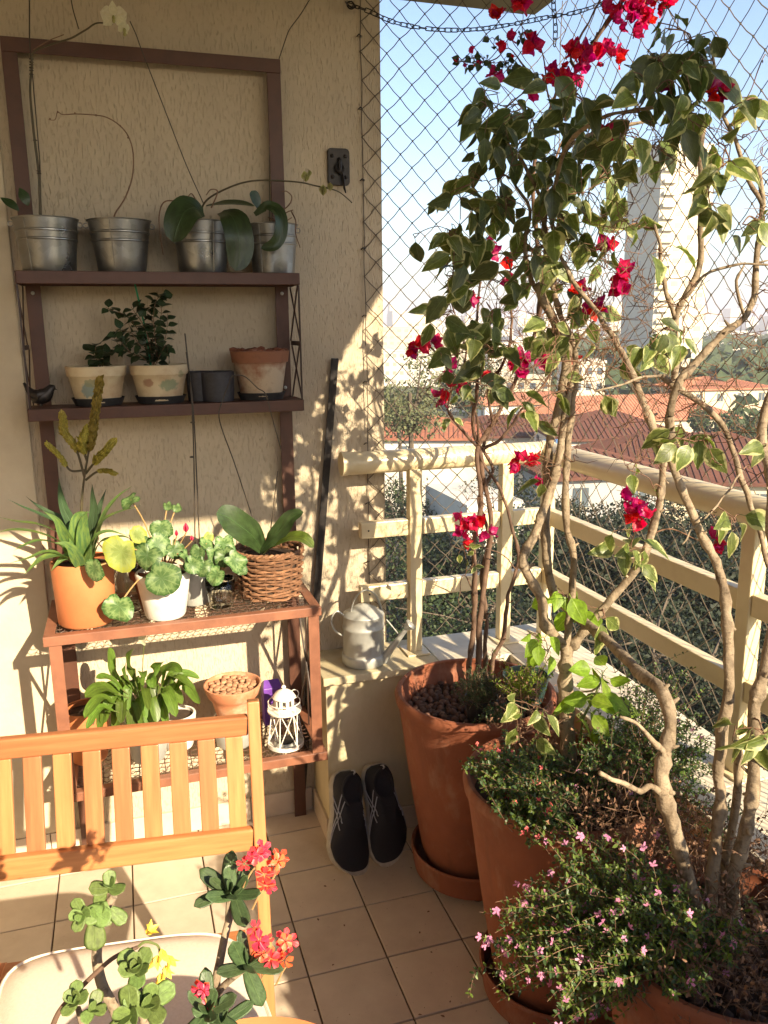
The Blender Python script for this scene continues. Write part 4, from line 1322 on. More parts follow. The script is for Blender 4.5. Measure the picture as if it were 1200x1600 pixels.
bigleaf(o3, 'orchid_leaf', YL([(404, 326, 2.28), (398, 308, 2.28), (393, 298, 2.28)]), .03, (.4, -1, .2))
stemmed('flower_stem', o3, YL([(312, 330, 2.29), (326, 310, 2.28), (360, 292, 2.26), (392, 283, 2.25), (430, 282, 2.24), (470, 285, 2.23), (492, 290, 2.23), (512, 294, 2.22), (530, 300, 2.22), (545, 312, 2.22), (550, 317, 2.22)]), .0026, .0014, 'stem_dark')
for (x, y, s) in ((478, 280, 1.1), (484, 272, .8), (505, 300, 1.5), (516, 294, 1.2)):
    c = at(x, y, 2.215)
    for a in range(5): add_leaf(PB, o3, c - V((0, 0, .006 * s)), V((math.cos(a * 1.257) * .3, math.sin(a * 1.257) * .3, 1)), V((math.cos(a * 1.257), math.sin(a * 1.257), 0)), s, 'bud')
add_leaf(PB, o3, at(480, 283, 2.22), V((-.25, -.1, 1)), V((0, -1, 0)), 1.5, 'bud')
def roots(root, lst):
    for l in lst: stemmed('aerial_root', root, YL(l), .0019, .0012, 'drytwig', 5)
roots(o3, [[(312, 325, 2.27), (300, 303, 2.25), (292, 310, 2.25)], [(330, 325, 2.27), (340, 300, 2.26), (330, 296, 2.25), (322, 305, 2.25)], [(287, 315, 2.27), (258, 315, 2.25), (249, 335, 2.25), (250, 365, 2.26), (255, 398, 2.28)],
            [(272, 345, 2.24), (262, 337, 2.24), (258, 343, 2.24)], [(455, 330, 2.29), (462, 345, 2.27), (462, 365, 2.26), (469, 387, 2.26)]])
o4 = thing('orchid', 'orchid with one curled dark leaf in the rightmost bucket', 'orchid', at(425, 335, 2.29))
bigleaf(o4, 'orchid_leaf', YL([(398, 335, 2.27), (418, 322, 2.25), (436, 335, 2.23), (438, 362, 2.22), (428, 382, 2.22), (408, 388, 2.23)]), .036, (.3, -1, .2), .3)
roots(o4, [[(430, 335, 2.3), (450, 322, 2.28), (456, 308, 2.28), (448, 299, 2.28), (440, 300, 2.28)], [(428, 345, 2.28), (448, 332, 2.27), (458, 328, 2.27)], [(420, 340, 2.28), (440, 348, 2.24), (456, 340, 2.25)]])
b = MB(); b.tube([at(421, 345, 2.345), at(421, 230, 2.345)], .0011, 5); b.build('support_wire', M['wire'], o4)

# wires hung from above
def wire(label, pts, r=.0012, mat='wire', cat='wire', name='wire'):
    b = MB(); b.tube([p[:3] for p in crom(YL(pts), 5)], r, 6); o = b.build(name, M[mat]); tag(o, label, cat); return o
wire('thin dark wire slanting from the white orchid down to the drooping orchid', [(203, 33, 2.25), (213, 55, 2.255), (222, 80, 2.26), (255, 165, 2.28), (290, 255, 2.29), (318, 318, 2.295)], .0014)
wire('short dark wire end hanging at the top left of the rack', [(108, -30, 2.35), (113, 10, 2.34), (123, 45, 2.33)], .0013)
wire('thin wire from the upper right corner of the rack frame up out of view', [(436, 92, 2.36), (446, 62, 2.355), (453, 45, 2.35), (470, 22, 2.34), (488, -8, 2.33)], .0013)

# latch on the wall
lt = thing('wall_latch', 'black iron latch plate with four bolts screwed to the stucco wall', 'latch', at(530, 262, 2.40))
c = at(529, 261, 2.398)
b = MB()
hw, hh = .0315, .049
out = []
for (sx, sz) in ((-1, -1), (1, -1), (1, 1), (-1, 1)):
    for k in range(5):
        a0 = {(-1, -1): 180, (1, -1): 270, (1, 1): 0, (-1, 1): 90}[(sx, sz)]
        a = R(a0 + 90 * k / 4); rr = .011
        out.append((sx * (hw - rr) + math.cos(a) * rr, sz * (hh - rr) + math.sin(a) * rr))
n = len(out)
b.add([(c.x + x, c.y - .004, c.z + z) for x, z in out] + [(c.x + x, c.y + .006, c.z + z) for x, z in out], [tuple(range(n))] + [(i + n, (i + 1) % n + n, (i + 1) % n, i) for i in range(n)])
b.build('plate', M['black_metal'], lt, smooth=False, bevel=.0015)
for (sx, sz) in ((-1, -.75), (1, -.75), (1, .78), (-1, .78)):
    b = MB(); b.ball(c + V((sx * .019, -.005, sz * .036)), (.0055, .004, .0055), 10); b.build('bolt', M['black_metal'], lt)
b = MB(); b.tube([c + V(p) for p in ((0, -.006, .020), (.001, -.014, .012), (.001, -.013, -.004), (.004, -.010, -.02))], .006, 8); b.ring(c + V((0, -.012, -.004)), .011, .0035, 16, 6, rot=Matrix.Rotation(R(75), 3, 'X')); b.build('hasp', M['black_metal'], lt)
b = MB(); b.tube([c + V(p) for p in ((.006, -.012, -.014), (.010, -.014, -.035), (.012, -.014, -.058), (.016, -.013, -.070))], [.0055, .007, .006, .003], 8, flat=.5); b.build('handle', M['black_metal'], lt)

# ------------------------------------------------------------------ second shelf
Z2 = 1.3493
def pot(name, label, cx, cy, z, prof, mat, inner=None, cat='plant pot', group=None, n=48, jit=.006, soil=None, soilmat='soil', deg=50, sqr=None):
    """prof: outer profile bottom->rim; wall thickness added"""
    t = thing(name, label, cat, (cx, cy, z), group)
    b = MB(); th = .006 if prof[-1][0] > .05 else .004
    if prof[-1][0] > .15: th = .014
    inn = [(max(r - th, .002), z_) for (r, z_) in reversed(prof[1:])]
    rim = prof[-1]
    P = [(0, prof[0][1] + .0005)] + prof + [(rim[0] - th * .25, rim[1] + th * .22), (rim[0] - th * .75, rim[1] + th * .22)] + inn[:] + [(0, prof[0][1] + .012)]
    b.lathe(P, (cx, cy, z), n, jit=jit)
    b.build('body', M[mat], t, angle=deg)
    if soil:
        zs = soil; rr = 0
        for (a, c2) in zip(prof, prof[1:]):
            if a[1] <= zs <= c2[1] and c2[1] > a[1]: rr = a[0] + (c2[0] - a[0]) * (zs - a[1]) / (c2[1] - a[1])
        b = MB()
        b.lathe([(0, zs), (rr * .35, zs + .002), (rr * .7, zs - .001), (rr - th * .6, zs)], (cx, cy, z), 28, jit=.03); b.build('soil', M[soilmat], t)
    return t
PYY = 2.306
bowl = [(.056, 0), (.057, .003), (.063, .035), (.070, .066), (.0735, .068), (.076, .088), (.0765, .092)]
xa = bx_(152, 600, PYY); xb = bx_(250, 600, PYY)
pa = pot('planter', 'cream glazed bowl pot with a blue motif, left on the second shelf', xa, PYY, Z2 + .0085, bowl, 'cream_a', soil=.084, group='cream bowl pots on the second shelf', sqr=1)
pb = pot('planter', 'stained cream bowl pot with a green motif, holding the green stake', xb, PYY, Z2 + .0085, bowl, 'cream_b', soil=.084, group='cream bowl pots on the second shelf')
for x, n_ in ((xa, 'left cream bowl pot'), (xb, 'stained cream bowl pot'), (bx_(408, 600, PYY), 'weathered terracotta pot')):
    b = MB(); b.lathe([(0, .0), (.058, 0), (.066, .018), (.0675, .020), (.0655, .020), (.0575, .0045), (0, .0045)], (x, PYY, Z2 + .0003), 40, sy=.9)
    tag(b.build('saucer', M['dark_plastic'], angle=30), 'black plastic tray under the %s on the second shelf' % n_, 'saucer', 'black trays on the second shelf')
xc = bx_(408, 600, PYY)
tp = pot('planter', 'weathered terracotta pot with flaking cream paint at the right of the second shelf', xc, PYY, Z2 + .0085, [(.055, 0), (.057, .003), (.068, .070), (.072, .092), (.0765, .093), (.0805, .120), (.0805, .123)], 'terra_old', soil=.118, jit=.012)
b = MB()
for k in range(34):
    a = k * 2.4; rr = .073 * math.sqrt(rng.random())
    b.ball((xc + math.cos(a) * rr, PYY + math.sin(a) * rr, Z2 + .0085 + .122 + rng.uniform(-.004, .006)), (rng.uniform(.008, .014), rng.uniform(.008, .012), rng.uniform(.004, .009)), 7, jit=.25)
b.build('bark_chips', M['terra'], tp, smooth=True, kind='stuff')
# dark cups
for (px, lb, r) in ((314, 'dark grey cup behind the stakes on the second shelf', .036), (341, 'dark grey speckled cup between the smaller cup and the terracotta pot', .045)):
    x = bx_(px, 610, 2.30 if px < 330 else 2.285)
    y = 2.315 if px < 330 else 2.288
    t = thing('cup', lb, 'cup', (x, y, Z2)); b = MB(); b.lathe([(0, .001), (r * .93, .001), (r * .97, .03), (r, .078), (r - .002, .080), (r - .004, .078), (r * .9, .01), (0, .008)], (x, y, Z2 + .0004), 36, jit=.01); b.build('body', M['grey_cup'], t)
    b = MB(); b.lathe([(0, .070), (r - .005, .070)], (x, y, Z2), 20); b.build('soil', M['soil'], t)

# bird figurine
bd = thing('bird_figurine', 'small dark bird figurine at the left end of the second shelf', 'figurine', (bx_(65, 620, 2.28), 2.28, Z2))
c = V((bx_(62, 615, 2.28), 2.28, Z2 + .034))
s_ = pxm(2.28) * 1.0
def bp(px, py, dy=0): q = at(px, py, 2.28); return V((q.x, q.y + dy, q.z))
b = MB()
b.tube([bp(37, 598), bp(42, 606), bp(48, 613), bp(56, 619), (bp(64, 620)), bp(72, 617), bp(77, 611), bp(81, 607), bp(84.5, 607), bp(86, 607.5)], [.003, .006, .011, .018, .021, .018, .013, .0115, .009, .004], 14)
b.build('body', M['black_metal'], bd, angle=None)
b = MB(); b.tube([bp(85, 607.5), bp(89, 609)], [.003, .0006], 8); b.build('beak', M['black_metal'], bd)
for sy in (-1, 1):
    b = MB(); b.tube([bp(70, 614, sy * .015), bp(60, 617, sy * .020), bp(48, 614, sy * .012), bp(40, 608, sy * .004)], [.006, .010, .007, .002], 8, flat=.35, flatdir=(0, 1, 0)); b.build('wing', M['black_metal'], bd)
    b = MB(); b.tube([bp(64, 628, sy * .007), bp(65, 634, sy * .008)], .0022, 6); b.build('leg', M['black_metal'], bd)

# herb plants
HL = [leaf_mesh('herb_leaf_a', M['herb'], .025, .020, fold=.2, droop=.4, tip=.2, petiole=.003, nv=5)]
def herb(root, stems, leafme, every=.014, sz=(.7, 1.3), thick=.0014, mat='drytwig', spread=1.0, maxl=290):
    n = 0
    for st_ in stems:
        P = [V(p[:3]) for p in crom(YL(st_), 6)]
        b = MB(); b.tube(P, [thick * (1 - .6 * i / (len(P) - 1)) for i in range(len(P))], 5); b.build('stem', M[mat], root)
        acc = 0
        for a, c2 in zip(P[1:], P[2:]):
            acc += (c2 - a).length
            if acc > every and n < maxl:
                acc = 0
                t = (c2 - a).normalized()
                ang = rng.uniform(0, 6.28)
                for s in (0, math.pi):
                    o_ = t.orthogonal().normalized(); q = t.cross(o_)
                    d = o_ * math.cos(ang + s) + q * math.sin(ang + s) + t * .4
                    d.y -= .25
                    add_leaf(rng.choice(leafme), root, a, d, V((0, -.6, 1)) + rvec(.3), rng.uniform(*sz)); n += 1
hp1 = thing('herb_plant', 'small leafy sprig growing in the left cream bowl pot', 'plant', at(157, 575, PYY))
herb(hp1, [[(157, 578, 2.3), (156, 566, 2.3), (152, 556, 2.29), (149, 545, 2.28), (150, 540, 2.28)], [(158, 578, 2.3), (163, 562, 2.3), (168, 552, 2.29), (178, 550, 2.28)], [(157, 576, 2.3), (150, 560, 2.29), (142, 548, 2.28)]], HL, .010, (1.0, 1.5))
hp2 = thing('herb_plant', 'bushy small leaved plant tied to the green stake', 'plant', at(240, 572, PYY))
herb(hp2, [[(240, 574, 2.31), (246, 545, 2.30), (250, 510, 2.29), (252, 480, 2.29), (245, 455, 2.28)], [(241, 574, 2.31), (252, 550, 2.30), (260, 520, 2.29), (262, 490, 2.28)],
           [(238, 574, 2.31), (225, 560, 2.29), (208, 553, 2.28), (190, 545, 2.27), (180, 530, 2.27), (172, 520, 2.27)], [(239, 573, 2.31), (228, 540, 2.29), (212, 510, 2.28), (195, 492, 2.28), (175, 485, 2.27), (165, 480, 2.27)],
           [(240, 572, 2.3), (232, 530, 2.28), (222, 505, 2.27), (212, 490, 2.27), (205, 480, 2.27)], [(240, 572, 2.3), (238, 520, 2.3), (236, 490, 2.29), (225, 480, 2.28)], [(242, 572, 2.3), (255, 545, 2.27), (262, 540, 2.27), (260, 560, 2.26)],
           [(206, 553, 2.28), (190, 535, 2.27), (185, 520, 2.27), (182, 530, 2.26)], [(226, 545, 2.28), (215, 535, 2.27), (205, 520, 2.26), (180, 515, 2.26)], [(246, 560, 2.3), (240, 500, 2.27), (244, 470, 2.27), (255, 460, 2.26)]], HL, .0115, (.85, 1.35))
b = MB(); b.tube([at(237, 578, 2.30), at(226, 510, 2.285), at(210, 440, 2.27)], .0022, 6); tag(b.build('plant_stake', M['green_plastic']), 'bright green plastic stake leaning in the stained cream pot', 'stake')

# ------------------------------------------------------------------ third shelf
rng.seed(41)
def cylpot(name, label, cx, cy, z, rbm, rt, hgt, mat, th=.006, group=None, soil=.9, cat='plant pot', rim=0):
    pr = [(rbm * .93, .0), (rbm, .006), (rbm + (rt - rbm) * .5, hgt * .5)]
    if rim: pr += [(rt - .002, hgt * (1 - rim) - .002), (rt + .006, hgt * (1 - rim)), (rt + .007, hgt - .003), (rt + .005, hgt)]
    else: pr += [(rt, hgt - .003), (rt - .0015, hgt)]
    return pot(name, label, cx, cy, z, pr, mat, soil=hgt * soil, group=group, cat=cat)
T3 = S3 + .0005
tcx = -.1285
cylpot('planter', 'smooth orange terracotta pot with the spiky plant at the left of the third shelf', tcx, 2.150, T3, .070, .0765, .163, 'terra_new')
brom = thing('bromeliad', 'spiky green bromeliad with a tall yellow green flower spike', 'plant', (tcx, 2.15, T3 + .14))
cr = (128, 872)
def bl(mat, pts, W, up, fold=.25, root=brom, name='leaf'):
    return bigleaf(root, mat, YL(pts), W * 1.1, up, fold, name=name, point=True)
bl('brom', [(124, 875, 2.14), (98, 838, 2.10), (60, 820, 2.05), (25, 815, 2.02), (-2, 808, 2.0)], .024, (0, -.3, 1))
bl('brom', [(120, 878, 2.13), (95, 848, 2.08), (55, 832, 2.03), (20, 828, 2.0), (-4, 832, 1.98)], .026, (0, -.3, 1))
bl('brom', [(118, 878, 2.13), (92, 852, 2.09), (62, 845, 2.05), (38, 852, 2.03), (22, 860, 2.02)], .022, (0, -.2, 1))
bl('brom', [(120, 882, 2.11), (98, 868, 2.06), (72, 862, 2.04), (45, 872, 2.02), (15, 880, 2.01)], .020, (0, -.3, 1))
bl('brom', [(120, 884, 2.10), (95, 868, 2.05), (68, 872, 2.03), (52, 884, 2.02), (38, 898, 2.01)], .026, (-.2, -.5, 1))
bl('brom_dark', [(120, 868, 2.16), (95, 822, 2.15), (65, 805, 2.14), (35, 792, 2.13), (12, 780, 2.12)], .022, (0, -.3, 1))
bl('brom_dark', [(122, 862, 2.17), (100, 815, 2.17), (75, 800, 2.16), (55, 788, 2.16), (40, 775, 2.15)], .022, (0, -.4, 1))
bl('brom_dark', [(124, 860, 2.16), (112, 820, 2.14), (100, 795, 2.13), (94, 770, 2.12), (92, 748, 2.11)], .028, (.2, -1, .2))
bl('brom_dark', [(138, 860, 2.16), (145, 820, 2.14), (147, 795, 2.13), (145, 775, 2.12), (144, 757, 2.11)], .026, (-.2, -1, .2))
bl('brom_dark', [(142, 860, 2.18), (150, 820, 2.18), (155, 795, 2.17), (160, 780, 2.17), (166, 764, 2.16)], .018, (-.2, -1, .2))
bl('brom', [(128, 876, 2.12), (122, 850, 2.09), (118, 825, 2.08), (122, 805, 2.08), (140, 800, 2.07)], .040, (0, -1, .1), .35)
bl('brom', [(134, 876, 2.11), (130, 850, 2.08), (129, 825, 2.07), (132, 808, 2.06), (136, 798, 2.05)], .036, (.2, -1, .1), .35)
bl('brom', [(120, 878, 2.12), (108, 850, 2.09), (98, 830, 2.07), (88, 812, 2.06), (70, 800, 2.05)], .034, (-.2, -1, .4), .3)
bl('brom', [(140, 876, 2.12), (150, 840, 2.08), (160, 815, 2.06), (180, 802, 2.05), (220, 790, 2.03)], .020, (0, -.5, 1))
bl('brom', [(142, 872, 2.14), (152, 835, 2.12), (165, 800, 2.10), (185, 775, 2.09), (206, 760, 2.08)], .020, (-.3, -.6, .8))
bl('brom', [(144, 878, 2.12), (155, 850, 2.09), (170, 842, 2.07), (190, 838, 2.05), (205, 842, 2.04)], .020, (0, -.4, 1))
bl('brom', [(136, 880, 2.10), (140, 858, 2.07), (150, 838, 2.05), (170, 830, 2.04), (196, 836, 2.03)], .024, (0, -.5, 1))
bl('brom', [(126, 884, 2.08), (118, 868, 2.06), (110, 856, 2.05), (100, 850, 2.04), (86, 848, 2.03)], .03, (-.1, -1, .7))
bl('brom', [(128, 880, 2.10), (112, 870, 2.08), (100, 872, 2.07), (90, 880, 2.06), (80, 892, 2.05)], .024, (-.1, -.8, 1))
BR = leaf_mesh('bract_a', M['brom_fl'], .026, .011, fold=.3, droop=-.1, tip=.3, petiole=0, nv=4)
def spike(pts, wid, stem=True, dens=.006, part='flower_spike'):
    P = [V(p[:3]) for p in crom(YL(pts), 6)]
    b = MB(); b.tube(P, [.0032 * (1 - .5 * i / len(P)) for i in range(len(P))], 6); b.build('flower_stem', M['stem_dark'], brom)
    bt = Bits(); acc = 0; k = 0; L = len(P)
    for i, (a, c2) in enumerate(zip(P, P[1:])):
        u = i / L
        if u < wid[0]: continue
        for q in range(3):
            t = (c2 - a).normalized(); o_ = t.orthogonal().normalized(); w_ = t.cross(o_)
            an = k * 2.4; k += 1
            d = t * 1.2 + (o_ * math.cos(an) + w_ * math.sin(an)) * .75 * (1.1 - u * .5)
            bt.leaf(a + (c2 - a) * (q / 3), d, t.cross(d).cross(d) * -1, rng.uniform(.024, .036) * wid[1], .022 * wid[1], .5, -.2)
    bt.build(part, M['brom_fl'], brom, kind=None)
spike([(128, 850, 2.14), (127, 800, 2.13), (130, 760, 2.125), (136, 720, 2.12), (143, 685, 2.115), (148, 650, 2.11), (155, 602, 2.10)], (.52, 1.15))
spike([(132, 745, 2.125), (120, 705, 2.12), (104, 680, 2.12), (99, 658, 2.12)], (.25, .95))
spike([(133, 735, 2.125), (110, 735, 2.12), (95, 715, 2.12), (78, 698, 2.12)], (.35, .7))
spike([(134, 740, 2.125), (148, 722, 2.11), (160, 710, 2.10), (170, 698, 2.10)], (.2, .95))
spike([(134, 750, 2.125), (150, 738, 2.11), (165, 736, 2.10), (173, 738, 2.10)], (.3, .6))
spike([(136, 720, 2.12), (130, 702, 2.115), (131, 690, 2.115), (133, 682, 2.115)], (.1, 1.0))

# pots with cyclamen
cylpot('planter', 'small terracotta pot just behind the white pot on the third shelf', .045, 2.190, T3, .040, .058, .115, 'terra', rim=.2)
wp = cylpot('planter', 'white metal pot holding the cyclamen on the third shelf', .066, 2.128, T3, .052, .070, .118, 'white_metal')
def disc_leaf(name, mat, r, cup=.12, notch=.25, n=30, wav=.05, sd=0):
    vs = [(0, 0, 0)]; uv = [(.5, .5)]; fs = []
    rings = (.25, .5, .75, .92, 1.0)
    for k, q in enumerate(rings):
        for j in range(n):
            a = 2 * math.pi * j / n
            nd = abs(((a + math.pi) % (2 * math.pi)) - math.pi)      # angle from +X
            nn = 1 - notch * math.exp(-((math.pi - nd) / .28) ** 2)
            sc = 1 + .025 * math.sin(a * 13) * q
            R_ = r * q * nn * sc * (1 + .10 * math.cos(a) + .22 * q * mn.noise(V((math.cos(a) * .9 + sd * 7.3, math.sin(a) * .9, sd))))
            z = cup * r * (q * q) * .6 + wav * r * q * q * (math.sin(a * 3 + 1 + sd) + .7 * math.sin(a * 5 + sd * 2)) + .5 * r * q * abs(math.sin(a)) * (.15 + .12 * (sd % 3)) - .25 * r * q ** 4 * .5
            vs.append((R_ * math.cos(a) + 0, R_ * math.sin(a), z)); uv.append((.5 + .5 * q * math.cos(a), .5 + .5 * q * math.sin(a)))
    for j in range(n): fs.append((0, 1 + j, 1 + (j + 1) % n))
    for k in range(len(rings) - 1):
        for j in range(n):
            a = 1 + k * n + j; b2 = 1 + k * n + (j + 1) % n
            fs.append((a, a + n, b2 + n, b2))
    return mesh_from(name, vs, fs, mat, None, uv, True, None)
CY = [disc_leaf('cyclamen_leaf_a', M['cyclamen'], .045), disc_leaf('cyclamen_leaf_b', M['cyclamen'], .045, .25, .45, wav=.09, sd=1), disc_leaf('cyclamen_leaf_c', M['cyclamen_pale'], .045, .15, .35, wav=.08, sd=2),
      disc_leaf('cyclamen_leaf_d', M['cyclamen'], .045, .30, .55, wav=.12, sd=3), disc_leaf('cyclamen_leaf_e', M['cyclamen'], .045, -.1, .5, wav=.11, sd=4), disc_leaf('cyclamen_leaf_f', M['cyclamen'], .045, .1, .4, wav=.14, sd=5)]
cyc = thing('cyclamen', 'cyclamen with round marbled leaves and one pink bud in the white pot', 'plant', (.066, 2.128, T3 + .10))
core = V((.066, 2.128, T3 + .105))
def cleaf(px, py, Y, rpx, face=(-.1, -1, .45), k=0, tip=(0, 0, -1), root=cyc, c0=None):
    p = at(px, py, Y); r = rpx * pxm(Y)
    c0 = core if c0 is None else c0
    d = V(tip) + V((rng.gauss(0, .7), 0, 0))
    if k != 2 and rpx < 25: k = rng.choice([0, 1, 3, 4, 5])
    mt = Matrix.Translation(p) @ frame(d, V(face) + rvec(.30)).to_4x4() @ Matrix.Diagonal((r / .045, r / .045 * rng.uniform(.85, 1.1), r / .045, 1))
    link_mesh('leaf', CY[k], root, mt)
    m_ = (p + c0) / 2 + V((0, .01, .03))
    stp = [V(q) for q in crom([tuple(c0 + rvec(.004)), tuple(m_), tuple(p + V((0, .004, .003)))], 6)]
    b = MB(); b.tube(stp, .0020, 6); b.build('leaf_stalk', M['stem_pink'], root)
M['stem_pink'] = simple('pinkish_stalk', (.42, .26, .12), (.30, .20, .08), 60, .5)
for a in [(252, 903, 2.03, 29, (-.05, -1, .35), 0), (230, 868, 2.06, 22, (-.2, -1, .5), 0), (246, 850, 2.08, 20, (0, -.8, .8), 1), (190, 862, 2.03, 29, (.0, -.9, .6), 2), (147, 888, 2.02, 20, (-.1, -1, .2), 0),
          (186, 947, 2.045, 23, (.2, -1, .3), 1), (289, 872, 2.06, 17, (.2, -.9, .6), 0), (272, 858, 2.09, 17, (0, -.7, .9), 1), (300, 882, 2.05, 17, (.3, -1, .3), 1), (222, 850, 2.12, 15, (-.4, -.8, .6), 0),
          (252, 825, 2.13, 17, (-.2, -.8, .7), 1), (262, 790, 2.15, 8, (-.1, -1, .2), 1), (276, 793, 2.15, 8, (.2, -1, .2), 0), (205, 783, 2.10, 17, (-.2, -.7, .8), 0), (214, 835, 2.11, 17, (.2, -.7, 1), 2)]:
    cleaf(*a)
PK = leaf_mesh('bud_petal', M['petal_hot'], .022, .013, fold=-.35, droop=.4, tip=.1, petiole=0, nv=5)
for (x, y, s) in ((291, 832, 1.2), (276, 868 - 30, .8), (300, 845, .7)):
    q = at(x, y, 2.08)
    for a in range(4): add_leaf(PK, cyc, q, V((math.cos(a * 1.57) * .25, math.sin(a * 1.57) * .25, 1)), V((math.cos(a * 1.57), math.sin(a * 1.57), 0)), s, 'petal')
    stp = [V(p) for p in crom([tuple(core), tuple((core + q) / 2 + V((.005, 0, .01))), tuple(q)], 6)]
    b = MB(); b.tube(stp, .0018, 6); b.build('flower_stalk', M['stem_pink'], cyc)
# second cyclamen in the ribbed glass
cy2 = thing('cyclamen', 'loose cyclamen leaves rooting in the ribbed glass beside the basket', 'plant', (.212, 2.15, T3 + .07))
c2_ = V((.212, 2.15, T3 + .075))
for a in [(316, 884, 2.06, 17, (-.2, -1, .4), 1), (336, 866, 2.08, 19, (0, -.8, .8), 0), (352, 868, 2.07, 19, (.2, -.7, .8), 1), (366, 876, 2.04, 20, (.35, -1, .3), 0), (338, 898, 2.05, 17, (-.1, -1, .3), 0),
          (322, 852, 2.11, 18, (-.1, -.6, 1), 1), (350, 850, 2.12, 19, (.2, -.5, 1), 0), (310, 862, 2.09, 15, (-.4, -.8, .8), 0), (326, 838, 2.13, 10, (0, -1, .5), 2), (376, 890, 2.05, 12, (.6, -1, .2), 1)]:
    cleaf(*a, root=cy2, c0=c2_)

def glass_jar(name, label, cx, cy, z, prof, rib=0, n=48, th=.0022, group=None):
    t = thing(name, label, 'glass', (cx, cy, z), group)
    b = MB()
    vs = []; fs = []
    full = [(0.0005, .0)] + prof + [(prof[-1][0] - th, prof[-1][1])] + [(max(r - th, .002), z_ + (th * 2 if i == len(prof) - 1 else 0)) for i, (r, z_) in enumerate(reversed(prof[:-1]))] + [(0.0005, .006)]
    for (r, zz) in full:
        for j in range(n):
            a = 2 * math.pi * j / n
            rr = r * (1 + (rib * math.cos(a * 16) if .012 < zz < prof[-1][1] - .006 else 0))
            vs.append((cx + rr * math.cos(a), cy + rr * math.sin(a), z + zz))
    for i in range(len(full) - 1):
        for j in range(n):
            a = i * n + j; c = i * n + (j + 1) % n; fs.append((a, c, c + n, a + n))
    b.add(vs, fs); b.build('body', M['glass'], t, angle=None)
    return t
glass_jar('glass_jar', 'ribbed clear glass tumbler holding roots in front of the basket', .212, 2.150, T3, [(.030, .0005), (.033, .006), (.037, .04), (.0405, .078)], .02)
glass_jar('glass_jar', 'clear glass jar standing between the orange pot and the white pot', -.022, 2.200, T3, [(.030, .0005), (.034, .006), (.034, .095), (.027, .112), (.028, .128)])
cylpot('planter', 'small grey galvanised pot behind the ribbed glass', .150, 2.205, T3, .036, .048, .098, 'galv_pale')
b = MB()
for k in range(9):
    a = rng.uniform(0, 6.28); q = V((.212, 2.150, T3 + .07))
    b.tube([tuple(p[:3]) for p in crom([tuple(q), tuple(q + V((math.cos(a) * .018, math.sin(a) * .018, -.03))), tuple(q + V((math.cos(a + .5) * .022, math.sin(a + .5) * .022, -.058 - .006 * rng.random())))], 4)], .0008, 4)
b.build('roots', M['drytwig'], cy2, kind='stuff')

# woven basket
bk = thing('basket', 'round brown wicker basket holding an orchid at the right of the third shelf', 'basket', (.356, 2.215, T3))
bc = V((.356, 2.215, T3)); NS = 22
def br(u): return .080 + (.093 - .080) * u
rows_ = 14; BH = .128
for k in range(rows_):
    u = (k + .5) / rows_; z = BH * u; n = NS * 4
    pts = []
    for j in range(n + 1):
        a = 2 * math.pi * j / n
        w_ = math.cos(a * NS / 2 + (math.pi if k % 2 else 0)) * .0045
        pts.append(bc + V((math.cos(a) * (br(u) + w_), math.sin(a) * (br(u) + w_), z + .0022 * mn.noise(V((math.cos(a) * 2, math.sin(a) * 2, k * 1.7))) * 2)))
    b = MB(); b.tube(pts, [.0040 + .0009 * mn.noise(V((j * .2, k, 1))) for j in range(n + 1)], 6, cap=False); b.build('weaver', M['wicker'], bk)
for k in range(NS):
    a = 2 * math.pi * (k + .5) / NS
    b = MB(); b.tube([bc + V((math.cos(a) * (br(0) - .001), math.sin(a) * (br(0) - .001), .001)), bc + V((math.cos(a) * br(.5), math.sin(a) * br(.5), BH * .5)), bc + V((math.cos(a) * br(1), math.sin(a) * br(1), BH * 1.02))], .0022, 5); b.build('stake', M['wicker'], bk)
for q in range(2):
    pts = []
    for j in range(89):
        a = 2 * math.pi * j / 88; pts.append(bc + V((math.cos(a) * (br(1) + .003 * math.cos(a * 20 + q * 3.14)), math.sin(a) * (br(1) + .003 * math.cos(a * 20 + q * 3.14)), BH + .003 + .0035 * math.sin(a * 20 + q * 3.14))))
    b = MB(); b.tube(pts, .004, 6, cap=False); b.build('rim_braid', M['wicker'], bk)
b = MB(); b.lathe([(0, .004), (.074, .004), (.086, BH * .85), (0, BH * .87)], bc, 24); b.build('fill', M['soil'], bk)
fr_ = MB()
for k in range(40):
    a = rng.uniform(0, 6.28); s0 = bc + V((math.cos(a) * .084, math.sin(a) * .084, rng.uniform(0, .05)))
    fr_.tube([s0, s0 + V((math.cos(a), math.sin(a), .1)) * .012 + rvec(.004), s0 + V((math.cos(a), math.sin(a), -.2)) * .022 + rvec(.007)], .0006, 3)
fr_.build('loose_fibres', M['drytwig'], bk, kind='stuff')
o5 = thing('orchid', 'orchid with three thick green leaves sitting in the wicker basket', 'orchid', (.356, 2.2, T3 + .12))
bigleaf(o5, 'orchid_leaf', YL([(412, 862, 2.20), (395, 838, 2.17), (375, 822, 2.15), (355, 808, 2.14), (338, 802, 2.13)]), .075, (-.3, -1, .6), .12)
bigleaf(o5, 'orchid_leaf', YL([(408, 862, 2.19), (425, 845, 2.16), (440, 826, 2.14), (456, 808, 2.12), (474, 800, 2.11)]), .045, (.4, -.8, .9), .25)
bigleaf(o5, 'orchid_leaf_y', YL([(412, 866, 2.18), (432, 850, 2.14), (455, 840, 2.11), (475, 842, 2.09), (490, 856, 2.08)]), .050, (.3, -.6, 1), .2)
